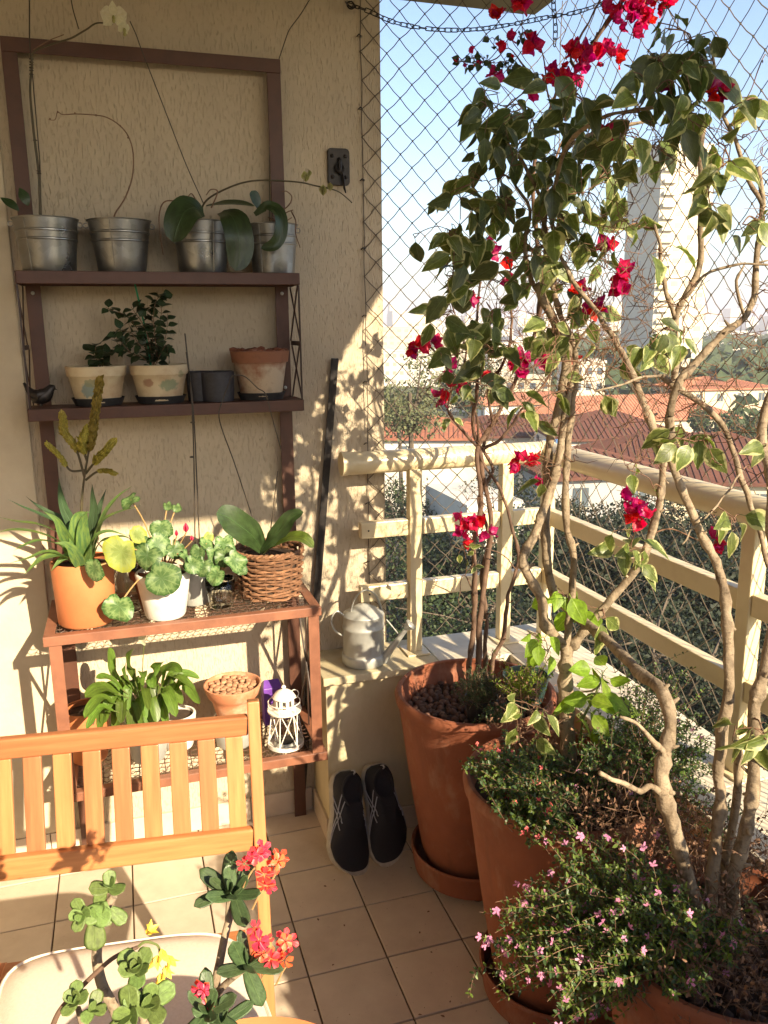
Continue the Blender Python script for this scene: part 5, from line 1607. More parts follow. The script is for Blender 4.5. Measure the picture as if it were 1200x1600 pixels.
wire('long dark wire bent over the shelf above, rising from the basket orchid', [(415, 868, 2.2), (404, 838, 2.2), (385, 780, 2.2), (365, 720, 2.2), (346, 668, 2.19), (342, 645, 2.19), (348, 625, 2.2), (358, 598, 2.2), (362, 589, 2.2), (372, 586, 2.2), (385, 590, 2.2), (402, 606, 2.2), (415, 616, 2.2), (424, 648, 2.2), (439, 702, 2.2)], .0015)
wire('short straight wire pointing up out of the wicker basket', [(419, 866, 2.2), (425, 810, 2.2), (434, 736, 2.2)], .0013)
sk_ = thing('support_stakes', 'two thin dark support stakes clipped together behind the cyclamen', 'stake', at(306, 880, 2.17))
for l in ([(305, 880, 2.17), (303, 720, 2.17), (299, 620, 2.17), (289, 521, 2.17)], [(313, 880, 2.17), (308, 760, 2.17), (302, 640, 2.17), (291, 550, 2.17)]):
    b = MB(); b.tube([p[:3] for p in crom(YL(l), 4)], .0017, 6); b.build('stake', M['wire'], sk_)
for (x, y) in ((301, 660), (300, 714)):
    b = MB(); q = at(x, y, 2.165); b.ball(q, (.007, .003, .003), 6); b.build('clip', M['wire'], sk_)

# ------------------------------------------------------------------ fourth shelf
T4 = S4 + .0005
cylpot('planter', 'plain terracotta pot at the left end of the lowest shelf', -.160, 2.235, T4, .048, .060, .150, 'terra_new')
dl = MB()
for k in range(7):
    q = at(rng.uniform(112, 150), rng.uniform(1098, 1110), 2.21)
M['brownleaf'] = M['dryleaf']
DRY = [leaf_mesh('dry_leaf_a', M['dryleaf'], .05, .028, fold=.5, droop=1.1, tip=.3, petiole=.004, nv=5)]
dlt = thing('dead_plant', 'withered brown leaves hanging over the terracotta pot on the lowest shelf', 'plant', (-.16, 2.235, T4 + .14))
for k in range(9): add_leaf(DRY[0], dlt, V((-.14, 2.225, T4 + .145)) + rvec(.012), V((rng.uniform(-.4, 1), rng.uniform(-1, .3), rng.uniform(-.2, .6))), V((0, -.3, 1)) + rvec(.3), rng.uniform(.8, 1.4))
lp = cylpot('planter', 'pale galvanised pot under the peace lily, seen between the chair slats', -.004, 2.185, T4, .046, .062, .118, 'galv_pale')
cylpot('planter', 'white metal pot right of the peace lily pot on the lowest shelf', .080, 2.225, T4, .040, .052, .10, 'white_metal')
ll = thing('peace_lily', 'lush peace lily with arching bright green leaves on the lowest shelf', 'plant', (-.004, 2.185, T4 + .11))
lc = V((-.004, 2.185, T4 + .11))
tips = [(170, 1012, 175, 1060), (150, 1060, 178, 1075), (133, 1090, 165, 1085), (132, 1122, 160, 1100), (135, 1140, 160, 1115), (152, 1145, 165, 1120), (165, 1112, 180, 1095), (200, 1110, 200, 1085), (205, 1142, 205, 1110), (228, 1125, 222, 1095),
        (190, 1130, 192, 1105), (245, 1130, 238, 1100), (262, 1118, 250, 1090), (275, 1120, 260, 1090), (285, 1050, 262, 1055), (312, 1060, 275, 1065), (312, 1100, 285, 1075), (305, 1080, 270, 1068), (255, 1035, 240, 1060), (195, 1040, 198, 1065),
        (285, 1100, 262, 1078), (180, 1145, 185, 1112), (215, 1150, 214, 1118), (140, 1105, 165, 1090), (155, 1085, 180, 1082), (268, 1045, 250, 1065), (298, 1070, 268, 1064), (240, 1075, 235, 1070), (205, 1015, 204, 1050), (222, 1135, 214, 1105), (232, 1110, 226, 1085), (250, 1108, 240, 1082), (180, 1120, 188, 1092), (192, 1082, 194, 1070), (214, 1085, 210, 1072), (225, 1060, 222, 1062), (160, 1132, 172, 1104), (236, 1140, 230, 1112), (262, 1135, 250, 1104), (210, 1165, 208, 1130)]
for i, (tx, ty, mx_, my) in enumerate(tips):
    Yt = rng.uniform(2.02, 2.20); Ym = (Yt + 2.17) / 2
    pm = at(mx_, my - 8, Ym); pt = at(tx, ty, Yt)
    c0 = lc + rvec(.012)
    bb_ = c0 + (pm - c0) * .75 + V((0, 0, .005))
    b = MB(); b.tube([c0, (c0 + bb_) / 2 + V((0, 0, .006)), bb_], .0016, 5); b.build('leaf_stalk', M['stem_green'], ll)
    bigleaf(ll, 'lily', [bb_, pm + V((0, 0, .004)), (pm + pt) / 2 + V((0, 0, .010)), pt], rng.uniform(.022, .034), (rng.gauss(0, .4), -.5, .9), .3)
q = [lc, at(222, 1060, 2.16), at(224, 1020, 2.14), at(226, 1000, 2.13), at(227, 990, 2.13)]
b = MB(); b.tube([p for p in q], .0013, 5); b.build('flower_stalk', M['stem_green'], ll)
bigleaf(ll, 'petal_white', YL([(227, 1008, 2.13), (222, 1000, 2.12), (224, 992, 2.12), (230, 986, 2.12)]), .018, (-.3, -1, .1), .3, name='spathe')

cylpot('planter', 'grey galvanised bucket standing under the small terracotta pot', .232, 2.19, T4, .050, .060, .080, 'galv_pale')
tpz = T4 + .074
tpp = pot('planter', 'small limed terracotta pot filled with round tan stones', .236, 2.20, tpz, [(.044, 0), (.046, .004), (.058, .050), (.062, .062), (.0635, .064), (.072, .074), (.080, .098), (.081, .104)], 'terra_lime', soil=.088, jit=.01)
for k in range(46):
    a = k * 2.4; rr = .066 * math.sqrt((k + .5) / 46)
    b = MB(); b.ball((.236 + math.cos(a) * rr, 2.20 + math.sin(a) * rr, tpz + .094 + rng.uniform(-.003, .004)), (rng.uniform(.008, .012), rng.uniform(.007, .011), rng.uniform(.006, .008)), 8, rot=Matrix.Rotation(rng.uniform(0, 3), 3, 'Z'), jit=.12)
    b.build('stone', M['tan_stone'], tpp)

pbx = thing('carton', 'purple cardboard carton behind the white lantern', 'box', (.358, 2.285, T4))
b = MB(); b.box(.331, .386, 2.262, 2.308, T4, T4 + .118); b.build('body', M['purple'], pbx, smooth=False, bevel=.002)
b = MB(); b.add([(.331, 2.262, T4 + .1183), (.386, 2.262, T4 + .1183), (.380, 2.283, T4 + .137), (.337, 2.283, T4 + .137), (.331, 2.308, T4 + .1183), (.386, 2.308, T4 + .1183)], [(0, 1, 2, 3), (3, 2, 5, 4), (1, 5, 2), (0, 3, 4)]); b.build('gable_top', M['purple'], pbx, smooth=False)

# lighthouse lantern
ln = thing('lantern', 'white wire lighthouse shaped candle lantern at the right of the lowest shelf', 'lantern', (.369, 2.135, T4))
lcx, lcy = .369, 2.135
def L(prof, name, mat='white_metal', n=36, ang=35): 
    b = MB(); b.lathe(prof, (lcx, lcy, T4), n); return b.build(name, M[mat], ln, angle=ang)
L([(.046, 0), (.0515, .001), (.0515, .013), (.0500, .013), (.0500, .0025), (.030, .0022), (0, .0022)], 'base_ring')
L([(0, .003), (.030, .003), (.033, .006), (.031, .013), (.024, .0135), (.022, .008), (0, .008)], 'candle_dish', 'galv_pale')
L([(0, .008), (.018, .008), (.018, .024), (0, .025)], 'candle')
L([(.026, .104), (.047, .104), (.048, .106), (.048, .110), (.026, .110), (.026, .104)], 'gallery_floor')
for k in range(6):
    a0 = 2 * math.pi * k / 6; a1 = 2 * math.pi * (k + 1) / 6
    def P_(a, z, r): return (lcx + math.cos(a) * r, lcy + math.sin(a) * r, T4 + z)
    b = MB(); b.tube([P_(a0, .012, .0495), P_(a0, .104, .036)], .0016, 6); b.build('strut', M['white_metal'], ln)
    b = MB(); b.tube([P_(a0, .012, .0492), P_(a1, .104, .0358)], .0014, 6); b.build('cross_wire', M['white_metal'], ln)
    b = MB(); b.tube([P_(a1, .012, .0478), P_(a0, .104, .0344)], .0014, 6); b.build('cross_wire', M['white_metal'], ln)
    b = MB(); b.tube([P_(a0, .110, .045), P_(a0, .132, .045)], .0012, 5); b.build('railing_post', M['white_metal'], ln)
b = MB(); b.ring((lcx, lcy, T4 + .132), .045, .0015, 36, 6); b.build('gallery_rail', M['white_metal'], ln)
L([(.026, .110), (.026, .118)], 'drum'); L([(.026, .140), (.0265, .146)], 'drum')
for k in range(9):
    a0 = 2 * math.pi * k / 9; b = MB(); b.beam((lcx + math.cos(a0) * .026, lcy + math.sin(a0) * .026, T4 + .117), (lcx + math.cos(a0) * .026, lcy + math.sin(a0) * .026, T4 + .141), .009, .002, (math.cos(a0), math.sin(a0), 0)); b.build('window_bar', M['white_metal'], ln, smooth=False)
L([(.033, .146), (.031, .149), (.025, .158), (.013, .166), (.004, .169), (.004, .172), (.007, .175), (.004, .180), (0, .181)], 'dome')
b = MB(); b.ring((lcx + .03, lcy, T4 + .150), .012, .0012, 12, 5, rot=Matrix.Rotation(R(80), 3, 'X')); b.build('carry_ring', M['white_metal'], ln)
b = MB(); b.lathe([(.0005, .014), (.030, .015), (.032, .07), (.026, .10)], (lcx, lcy, T4), 30); b.build('glass_chimney', M['glass'], ln)

# ------------------------------------------------------------------ watering can
wc = thing('watering_can', 'dented galvanised watering can standing on the parapet ledge by the wall', 'watering can', (.642, 2.268, LEDGE))
wx, wy = .642, 2.268
b = MB(); b.lathe([(0, .001), (.064, .001), (.0665, .004), (.0670, .028), (.0645, .032), (.0625, .034), (.0612, .110), (.0635, .113), (.0635, .119), (.0612, .122), (.0608, .150), (.0628, .153), (.0615, .156), (.040, .170), (.022, .181), (.0, .186)], (wx, wy, LEDGE + .0008), 48, jit=.01)
b.build('body', M['galv_pale'], wc, angle=40)
def W3(l): return [at(*p) for p in l]
b = MB(); b.tube([p[:3] for p in crom(W3([(547, 975, 2.262), (548, 955, 2.262), (556, 933, 2.265), (571, 922, 2.27), (587, 930, 2.275), (595, 950, 2.28), (598, 972, 2.29)]), 5)], .0058, 8, flat=.45, flatdir=(0, 0, 1)); b.build('top_handle', M['galv_pale'], wc)
b = MB(); b.tube([p[:3] for p in crom(W3([(539, 963, 2.27), (527, 955, 2.272), (519, 963, 2.275), (518, 975, 2.275), (524, 986, 2.275), (535, 993, 2.275)]), 5)], .003, 8); b.build('side_handle', M['galv_pale'], wc)
P = W3([(598, 1032, 2.235), (612, 1012, 2.22), (627, 993, 2.205), (638, 979, 2.195)])
b = MB(); b.tube(P, [.014, .0105, .0075, .006], 14); b.build('spout', M['galv_pale'], wc)
e = P[-1]; d = (P[-1] - P[-2]).normalized() + V((.35, -.1, .05)); rot = d.normalized().to_track_quat('Z', 'X').to_matrix()
b = MB(); b.lathe([(.006, -.012), (.017, .006), (.0185, .009), (.017, .012), (0, .0145)], e, 24, rot=rot); b.build('rose', M['galv_pale'], wc)
b = MB(); b.tube(W3([(604, 968, 2.25), (618, 985, 2.225), (626, 995, 2.212)]), .002, 6); b.build('spout_brace', M['galv_pale'], wc)

# ------------------------------------------------------------------ running shoes
def shoe(label, toe, heel, mirror, roll, kk):
    toe = V(toe); heel = V(heel)
    root = thing('running_shoe', label, 'shoe', toe, 'pair of running shoes')
    dx = (toe - heel); Ls = dx.length; dx.normalize()
    up = V((0, -1, .45)); F = frame(dx, up)
    F = F @ Matrix.Rotation(roll, 3, 'X')
    def T(x, y, z): return heel + F @ V((x * Ls, y * mirror * 1.28, z * 1.15))
    S_ = [(0.0, .012, .000), (.03, .026, 0), (.12, .034, 0), (.25, .034, .0005), (.40, .034, .002), (.55, .041, .004), (.70, .047, .004), (.82, .045, .0), (.92, .034, -.005), (.98, .018, -.010), (1.0, .006, -.012)]
    Hh = [(0.0, .055), (.03, .064), (.12, .066), (.25, .062), (.40, .066), (.50, .064), (.60, .056), (.70, .046), (.82, .038), (.92, .030), (.98, .022), (1.0, .016)]
    def itp(tb, s, k=1):
        for a, c in zip(tb, tb[1:]):
            if a[0] <= s <= c[0]:
                t = (s - a[0]) / (c[0] - a[0]); t = t * t * (3 - 2 * t) if k == 2 else t
                return [p + (q - p) * t for p, q in zip(a[1:], c[1:])]
        return list(tb[-1][1:])
    n = 30
    sec = []
    for i in range(n + 1):
        s = i / n; s = .5 - .5 * math.cos(math.pi * s)
        w_, c_2 = itp(S_, s); h_ = itp(Hh, s)[0]
        sec.append((s, w_, c_2, h_))
    # sole
    b = MB(); vs = []; fs = []; m_ = 8
    for (s, w_, cc, h_) in sec:
        lift = .012 * max(0, (s - .75) / .25) ** 2
        w2 = w_ + .003
        for (y, z) in ((-w2 * .9, lift), (-w2, lift + .006), (-w2 * 1.02, lift + .017), (-w2 * .92, lift + .024), (w2 * .92, lift + .024), (w2 * 1.02, lift + .017), (w2, lift + .006), (w2 * .9, lift)):
            vs.append(T(s * 1.0, cc + y, z))
    for i in range(n):
        for j in range(m_): a = i * m_ + j; c = i * m_ + (j + 1) % m_; fs.append((a, c, c + m_, a + m_))
    fs.append(tuple(range(m_ - 1, -1, -1))); fs.append(tuple(n * m_ + j for j in range(m_)))
    b.add(vs, fs); b.build('sole', M['shoe_sole'], root, angle=50)
    # upper with foot opening
    b = MB(); vs = []; fs = []; m_ = 13
    def ring_(s, w_, cc, h_):
        lift = .012 * max(0, (s - .75) / .25) ** 2
        o = []
        for j in range(m_):
            a = math.pi * j / (m_ - 1)
            y = -math.cos(a); z = math.sin(a)
            op = 0
            if .04 < s < .36: op = math.sin(math.pi * (s - .04) / .32)
            zz = lift + .020 + (h_ - .02) * (z ** .75)
            if op > 0 and z > .8: zz -= .022 * op * (z - .8) / .2
            o.append((s * .985 + .007, cc + y * w_ * (1 - .12 * z * (s < .45)), zz))
        return o
    for q in sec:
        for p in ring_(*q): vs.append(T(*p))
    for i in range(n):
        for j in range(m_ - 1): a = i * m_ + j; fs.append((a, a + 1, a + 1 + m_, a + m_))
    fs.append(tuple(range(m_ - 1, -1, -1))); fs.append(tuple(n * m_ + j for j in range(m_)))
    b.add(vs, fs); b.build('upper', M['shoe_dark'], root, angle=None)
    pts = []
    for i in range(29):
        a = 2 * math.pi * i / 28; s = .185 + .155 * math.cos(a); y = .023 * math.sin(a)
        hh_ = .066 - .012 * math.sin(math.pi * min(1, max(0, (s - .03) / .32)))
        pts.append(T(s, y, hh_))
    b = MB(); b.tube(pts, .0045, 8, cap=False); b.build('collar', M['shoe_dark'], root)
    b = MB(); b.add([T(.185 + .15 * math.cos(2 * math.pi * i / 28), .022 * math.sin(2 * math.pi * i / 28), .052) for i in range(28)], [tuple(range(28))]); b.build('lining', M['shoe_dark'], root, smooth=False)
    b = MB(); b.add([T(.30, -.017, .066), T(.30, .017, .066), T(.36, .016, .073), T(.36, -.016, .073), T(.55, .012, .066), T(.55, -.012, .066)], [(0, 1, 2, 3), (3, 2, 4, 5)]); b.build('tongue', M['shoe_dark'], root)
    for k in range(5):
        s = .37 + .045 * k; z = .072 - .004 * k
        b = MB(); b.tube([T(s, -.020, z - .005), T(s + .01, 0, z + .003), T(s + .02, .020, z - .005)], .0013, 5); b.build('lace', M['shoe_dark'], root)
    # crossing silver stripes on the outer side
    def side(s, zf, sg):
        w_, cc = itp(S_, s); h_ = itp(Hh, s)[0]
        a = math.asin(min(1, max(0, zf)) ** (1 / .75))
        return T(s * .985 + .007, cc + sg * (math.cos(a) * w_ * (1 - .12 * zf * (s < .45)) + .0012), .020 + (h_ - .02) * zf + .0006)
    for sg in (-1, 1):
        for line in ([(.22, .05), (.32, .35), (.42, .62), (.50, .82)], [(.30, .02), (.38, .3), (.47, .55), (.57, .78)], [(.20, .75), (.34, .5), (.50, .25), (.64, .05)], [(.27, .85), (.40, .58), (.56, .30), (.70, .08)]):
            P = []
            for a, c in zip(line, line[1:]):
                for q in range(4): t = q / 4; P.append(side(a[0] + (c[0] - a[0]) * t, a[1] + (c[1] - a[1]) * t, sg))
            b = MB(); b.tube(P, .0016, 5); b.build('stripe', M['shoe_stripe'], root)
    b = MB()
    b.tube([T(-.002, 0, .06), T(-.008, 0, .072), T(.012, 0, .078), T(.03, 0, .068)], .003, 6, flat=.5); b.build('heel_tab', M['shoe_stripe'], root)
    return root
t1 = onz(545, 1366, .006); h1 = at(545, 1200, 2.170)
h1 = V((t1.x + .014, 2.150, .268))
shoe('left dark running shoe with silver stripes, leaning heel up on the parapet', t1, h1, -1, R(-14), 0)
t2 = onz(606, 1347, .006); h2 = V((t2.x - .014, 2.150, .272))
shoe('right dark running shoe beside the big terracotta pot, leaning heel up', t2, h2, 1, R(-8), 1)

# ------------------------------------------------------------------ slatted wooden chair
ch = thing('garden_chair', 'orange brown slatted wooden garden chair with a white seat cushion', 'chair', (-.06, 1.42, 0))
CO = V((.190, 1.434, 0)); CL = V((-.993, .117, 0)); LEAN = .245
def C(u, z, o=0):
    """u metres left of the right stile, height z, o in front (towards the seat) of the back plane"""
    nrm = V((-.117, -.993, 0))
    return CO + CL * u + V((-CL.y * 0, 0, z)) - nrm * (LEAN * (z - .5)) + nrm * o
def plank(name, a, b_, w, h, up, parent=ch, bev=.003):
    a = V(a); b_ = V(b_); d = (b_ - a); Ln = d.length; d.normalize()
    u = V(up); u = (u - d * u.dot(d)).normalized(); c = d.cross(u)
    vs = []; uv = []
    for t in (0, 1):
        p = a + d * (Ln * t)
        for i, j in ((-1, -1), (1, -1), (1, 1), (-1, 1)):
            vs.append(p + c * (i * w / 2) + u * (j * h / 2) - BASE[parent.name]); uv.append((Ln * t, (i * w + j * h) / 2))
    me = mesh_from(name, vs, [(0, 1, 2, 3), (7, 6, 5, 4), (0, 4, 5, 1), (1, 5, 6, 2), (2, 6, 7, 3), (3, 7, 4, 0)], M['wood'], None, uv, False)
    o = bpy.data.objects.new(name, me); COL.objects.link(o); o.parent = parent
    md = o.modifiers.new('bevel', 'BEVEL'); md.width = bev; md.segments = 3; md.limit_method = 'ANGLE'
    return o
NB = V((-.117, -.993, 0.0))
NBz = (NB + V((0, 0, -.245))).normalized()
zt = .783
plank('stile', C(-.0005, .015), C(-.0005, .828), .024, .034, NB)
plank('stile', C(.505, .015), C(.505, .828), .024, .034, NB)
plank('top_rail', C(.0118, zt), C(.493, zt), .040, .020, NB, bev=.004)
plank('lower_rail', C(.0118, .568), C(.493, .568), .046, .020, NB, bev=.004)
for k in range(9):
    u = .040 + .0532 * k
    plank('slat', C(u, .5915), C(u, .7625), .033, .010, NB, bev=.002)
SF = V((-.117, -.993, 0))
def Sx(u, f, z): return CO + CL * u + SF * f + V((0, 0, z))
plank('seat_rail', Sx(.024, .03, .385), Sx(.024, .46, .395), .022, .040, (0, 0, 1))
plank('seat_rail', Sx(.481, .03, .385), Sx(.481, .46, .395), .022, .040, (0, 0, 1))
for k in range(8): plank('seat_slat', Sx(.036, .07 + .052 * k, .412), Sx(.469, .07 + .052 * k, .412), .042, .012, (0, 0, 1), bev=.002)
plank('front_leg', Sx(.050, -.14, .015), Sx(.050, .43, .375), .020, .036, (0, 0, 1))
plank('front_leg', Sx(.455, -.14, .015), Sx(.455, .43, .375), .020, .036, (0, 0, 1))
# cushion
cu = thing('seat_cushion', 'off white piped seat cushion lying on the wooden chair', 'cushion', Sx(.25, .25, .43))
n = 22; vs = []; fs = []
def cpos(a, b_):
    """square -1..1 to rounded square"""
    e = 5.0
    r = (abs(a) ** e + abs(b_) ** e) ** (1 / e); m_ = max(abs(a), abs(b_))
    k = m_ / r if r > 0 else 1
    return a * k, b_ * k, m_
for side_ in (1, -1):
    for i in range(n + 1):
        for j in range(n + 1):
            a = -1 + 2 * i / n; c = -1 + 2 * j / n
            x, y, m_ = cpos(a, c)
            z = side_ * .019 * (1 - m_ ** 5) ** .5 if m_ < 1 else 0
            z += .003 * mn.noise(V((x * 2.5, y * 2.5, side_))) * (1 - m_)
            vs.append(Sx(.262 + x * .210 - (y + 1) * .045, .275 + y * .205, .441 + z))
for q in range(2):
    for i in range(n):
        for j in range(n):
            a = q * (n + 1) ** 2 + i * (n + 1) + j
            f = (a, a + 1, a + n + 2, a + n + 1); fs.append(f if q else f[::-1])
b = MB(); b.add(vs, fs); b.build('cover', M['cushion'], cu, angle=None)
pts = []
for k in range(97):
    a = 2 * math.pi * k / 96; ca, sa = math.cos(a), math.sin(a); m_ = max(abs(ca), abs(sa))
    x, y, _ = cpos(ca / m_, sa / m_)
    pts.append(Sx(.262 + x * .211 - (y + 1) * .045, .275 + y * .206, .4415))
b = MB(); b.tube(pts, .0035, 6, cap=False); b.build('piping', M['cushion'], cu)

# ------------------------------------------------------------------ the three big terracotta pots
rng.seed(51)
POTS = [(.870, 1.950, .560, .221), (.872, 1.470, .560, .221), (.905, .985, .535, .206)]
names_ = ['big terracotta pot in the corner, half filled with brown clay pebbles', 'big terracotta pot in the middle of the row, overflowing with small green leaves', 'big terracotta pot nearest the camera at the lower right']
sn_ = ['corner', 'middle', 'nearest']
pots = []
for (cx, cy, zr, r), nm, sn in zip(POTS, names_, sn_):
    k = r / .221
    z0 = .036; H = zr - z0
    prof = [(.128 * k, 0), (.134 * k, .006), (.150 * k, .06), (.172 * k, .19), (.190 * k, .32), (.206 * k, .44), (.214 * k, H - .035), (.2205 * k, H - .026), (.223 * k, H - .010), (.219 * k, H)]
    pots.append(pot('planter', nm, cx, cy, z0, prof, 'terra', group='big terracotta pots along the parapet', soil=H - .05 if sn != 'corner' else H - .068, n=72, jit=.006, deg=40))
    t = thing('saucer', 'wide terracotta saucer on small feet under the %s big pot' % sn, 'saucer', (cx, cy, 0), 'terracotta saucers under the big pots')
    b = MB(); q = .178 * k
    b.lathe([(0, .018), (q * .90, .018), (q * .95, .022), (q * 1.0, .078), (q * 1.01, .086), (q * .985, .092), (q * .95, .088), (q * .915, .034), (0, .032)], (cx, cy, 0), 72, jit=.006); b.build('dish', M['terra'], t, angle=40)
    for a in (.6, 1.8, 3.3, 4.4, 5.6):
        b = MB(); b.lathe([(0, 0.001), (.018, .001), (.020, .004), (.020, .0185), (0, .0185)], (cx + math.cos(a) * q * .72, cy + math.sin(a) * q * .72, 0), 14); b.build('foot', M['dark_plastic'], t)

# clay pebbles in the corner pot
PB_ = []
for k in range(4):
    b = MB(); b.ball((0, 0, 0), (.0115, .0095, .008), 10, jit=.12); PB_.append(mesh_from('pebble', b.v, b.f, M['pebble'], angle=None))
cx, cy, zr, r = POTS[0]
pz = .036 + (zr - .036) - .068 + .004
for k in range(285):
    a = k * 2.39996; rr = .186 * math.sqrt((k + .5) / 285)
    if k % 1 == 0:
        mt = Matrix.Translation((cx + math.cos(a) * rr + rng.gauss(0, .003), cy + math.sin(a) * rr + rng.gauss(0, .003), pz + rng.uniform(0, .010))) @ Matrix.Rotation(rng.uniform(0, 6.28), 4, V((rng.gauss(0, 1), rng.gauss(0, 1), rng.gauss(0, 1))).normalized()) @ Matrix.Scale(rng.uniform(.75, 1.2), 4)
        link_mesh('pebble', rng.choice(PB_), pots[0], mt)
sp_ = thing('nursery_pot', 'small black nursery pot pushed into the clay pebbles of the corner pot', 'plant pot', at(755, 1110, 1.90))
q = at(752, 1112, 1.885); b = MB(); b.lathe([(0, -.03), (.036, -.03), (.044, .035), (.046, .036), (.046, .044), (.042, .044), (.038, .03), (0, .03)], q, 30); b.build('body', M['dark_plastic'], sp_)

# ------------------------------------------------------------------ branch and leaf growing tools
class Grow:
    def __init__(s, root, mat, twmat):
        s.root = root; s.mat = mat; s.tw = MB(); s.nodes = []; s.twmat = twmat; s.nleaf = 0
        s.over = []
    def limb(s, pts, r0, r1, name='branch', jit=.0032, n=8, nodes=True, sub=4, world=False):
        P = [V(p[:3]) for p in crom(pts if world else YL(pts), sub)]
        k = len(P) - 1; out = []; rad = []
        for i, p in enumerate(P):
            r = r0 + (r1 - r0) * i / k
            q = p * 30
            out.append(p + V((mn.noise(q), mn.noise(q + V((7, 1, 3))), mn.noise(q + V((2, 9, 5))))) * jit * (1 if 0 < i else 0))
            rad.append(r * (1 + .28 * mn.noise(p * 45)) * (1.22 if rng.random() < .16 else 1))
        b = MB(); b.tube(out, rad, n)
        if r0 > .006:
            for i in range(2, k - 1):
                if rng.random() < .20:      # stubs of pruned side shoots
                    d = (rvec(1) + V((0, -.6, .5))).normalized()
                    b.tube([out[i], out[i] + d * (rad[i] + rng.uniform(.004, .016))], [rad[i] * .5, rad[i] * .22], 6)
        b.build(name, M[s.mat], s.root, angle=None)
        if nodes: s.nodes += list(zip(out, rad))
        return out
    def near(s, p, pool=None):
        return min(pool or s.nodes, key=lambda n_: (n_[0] - p).length_squared + max(0, n_[0].z - p.z) * .02)
    def twig(s, tgt, r=.0016, pool=None, bend=.2, add=True, n=5, src=None):
        a, ra = (src, .002) if src is not None else s.near(tgt, pool)
        L_ = (tgt - a).length
        if L_ < .004: return [(a, r)]
        m1 = a + (tgt - a) * .33 + rvec(bend * L_ * .3) + V((0, 0, .10 * L_)); m2 = a + (tgt - a) * .68 + rvec(bend * L_ * .3) + V((0, 0, .08 * L_))
        P = [V(p) for p in crom([tuple(a), tuple(m1), tuple(m2), tuple(tgt)], 4)]
        r_0 = min(ra * .7, r * (1 + L_ * 4))
        s.tw.tube(P, [r_0 + (r * .55 - r_0) * i / (len(P) - 1) for i in range(len(P))], n, cap=False)
        new = [(p, r * .8) for p in P[2:]]
        if add: s.nodes += new
        return new
    def bare(s, center, n, spread, length=.10, r=.0012, Ysp=.05):
        for i in range(int(n * 1.5)):
            p = at(center[0] + rng.gauss(0, spread), center[1] + rng.gauss(0, spread), center[2] + rng.gauss(0, Ysp))
            nn = s.twig(p, r, bend=.35)
            for q in range(2):
                st_ = rng.choice(nn)[0]; e = st_ + (rvec(.5) + V((0, 0, .35))).normalized() * rng.uniform(.3, 1) * length
                m_ = (st_ + e) / 2 + rvec(length * .1)
                s.tw.tube([st_, m_, e], [r * .7, r * .55, r * .3], 4, cap=False)
    def cluster(s, px, py, Y, spread, n, meshes, size=(.8, 1.2), droop=1.0, face=(0, -1, .35), Ysp=.04, name='leaf', petr=.0008, extra=0):
        c = at(px, py, Y); k = pxm(Y)
        pool = s.twig(c, .0018) or [(c, .001)]
        for q in range(max(1, n // 5)):
            e = at(px + rng.gauss(0, spread * .6), py + rng.gauss(0, spread * .6), Y + rng.gauss(0, Ysp))
            pool = pool + s.twig(e, .0013, pool=pool)
        for i in range(n):
            p = at(px + rng.gauss(0, spread * .62), py + rng.gauss(0, spread * .62), Y + rng.gauss(0, Ysp))
            a = s.near(p, pool)[0]
            d0 = p - a
            if d0.length > .05: p = a + d0 * (.05 / d0.length) if rng.random() < .6 else p
            s.tw.tube([a, (a + p) / 2 + V((0, 0, .003)), p], [petr * 1.3, petr, petr], 4, cap=False)
            d = V((rng.gauss(0, .7), rng.gauss(-.15, .55), -droop * rng.uniform(.1, 1.3)))
            if (p - a).length > .002: d += (p - a).normalized() * .35
            nn = V(face) + rvec(.5)
            sc_ = rng.uniform(*size) * (rng.random() * .35 + .75)
            s.nleaf += 1
            if s.nleaf <= 290: add_leaf(rng.choice(meshes), s.root, p, d, nn, sc_, name)
            else: s.over.append((rng.choice(meshes), Matrix.Translation(p) @ frame(d, nn).to_4x4() @ Matrix.Scale(sc_, 4)))
    def finish(s):
        if s.tw.v: s.tw.build('twigs', M[s.twmat], s.root, angle=None, kind='stuff')
        if s.over:
            b0 = BASE.get(s.root.name, V((0, 0, 0))); by = {}
            for me, mt in s.over: by.setdefault(me.materials[0].name, []).append((me, mt))
            for mn_, lst in by.items():
                vs = []; fs = []; uv = []
                for me, mt in lst:
                    b = len(vs); u_ = [None] * len(me.vertices)
                    for l, q in zip(me.loops, me.uv_layers[0].data): u_[l.vertex_index] = tuple(q.uv)
                    sh = rng.uniform(0, 4)
                    vs += [mt @ v.co - b0 for v in me.vertices]; uv += [u if u else (.5, .5) for u in u_]
                    fs += [tuple(i + b for i in p.vertices) for p in me.polygons]
                o = bpy.data.objects.new('small_leaves', mesh_from('small_leaves', vs, fs, lst[0][0].materials[0], None, uv, True, None))
                COL.objects.link(o); o.parent = s.root; o['kind'] = 'stuff'

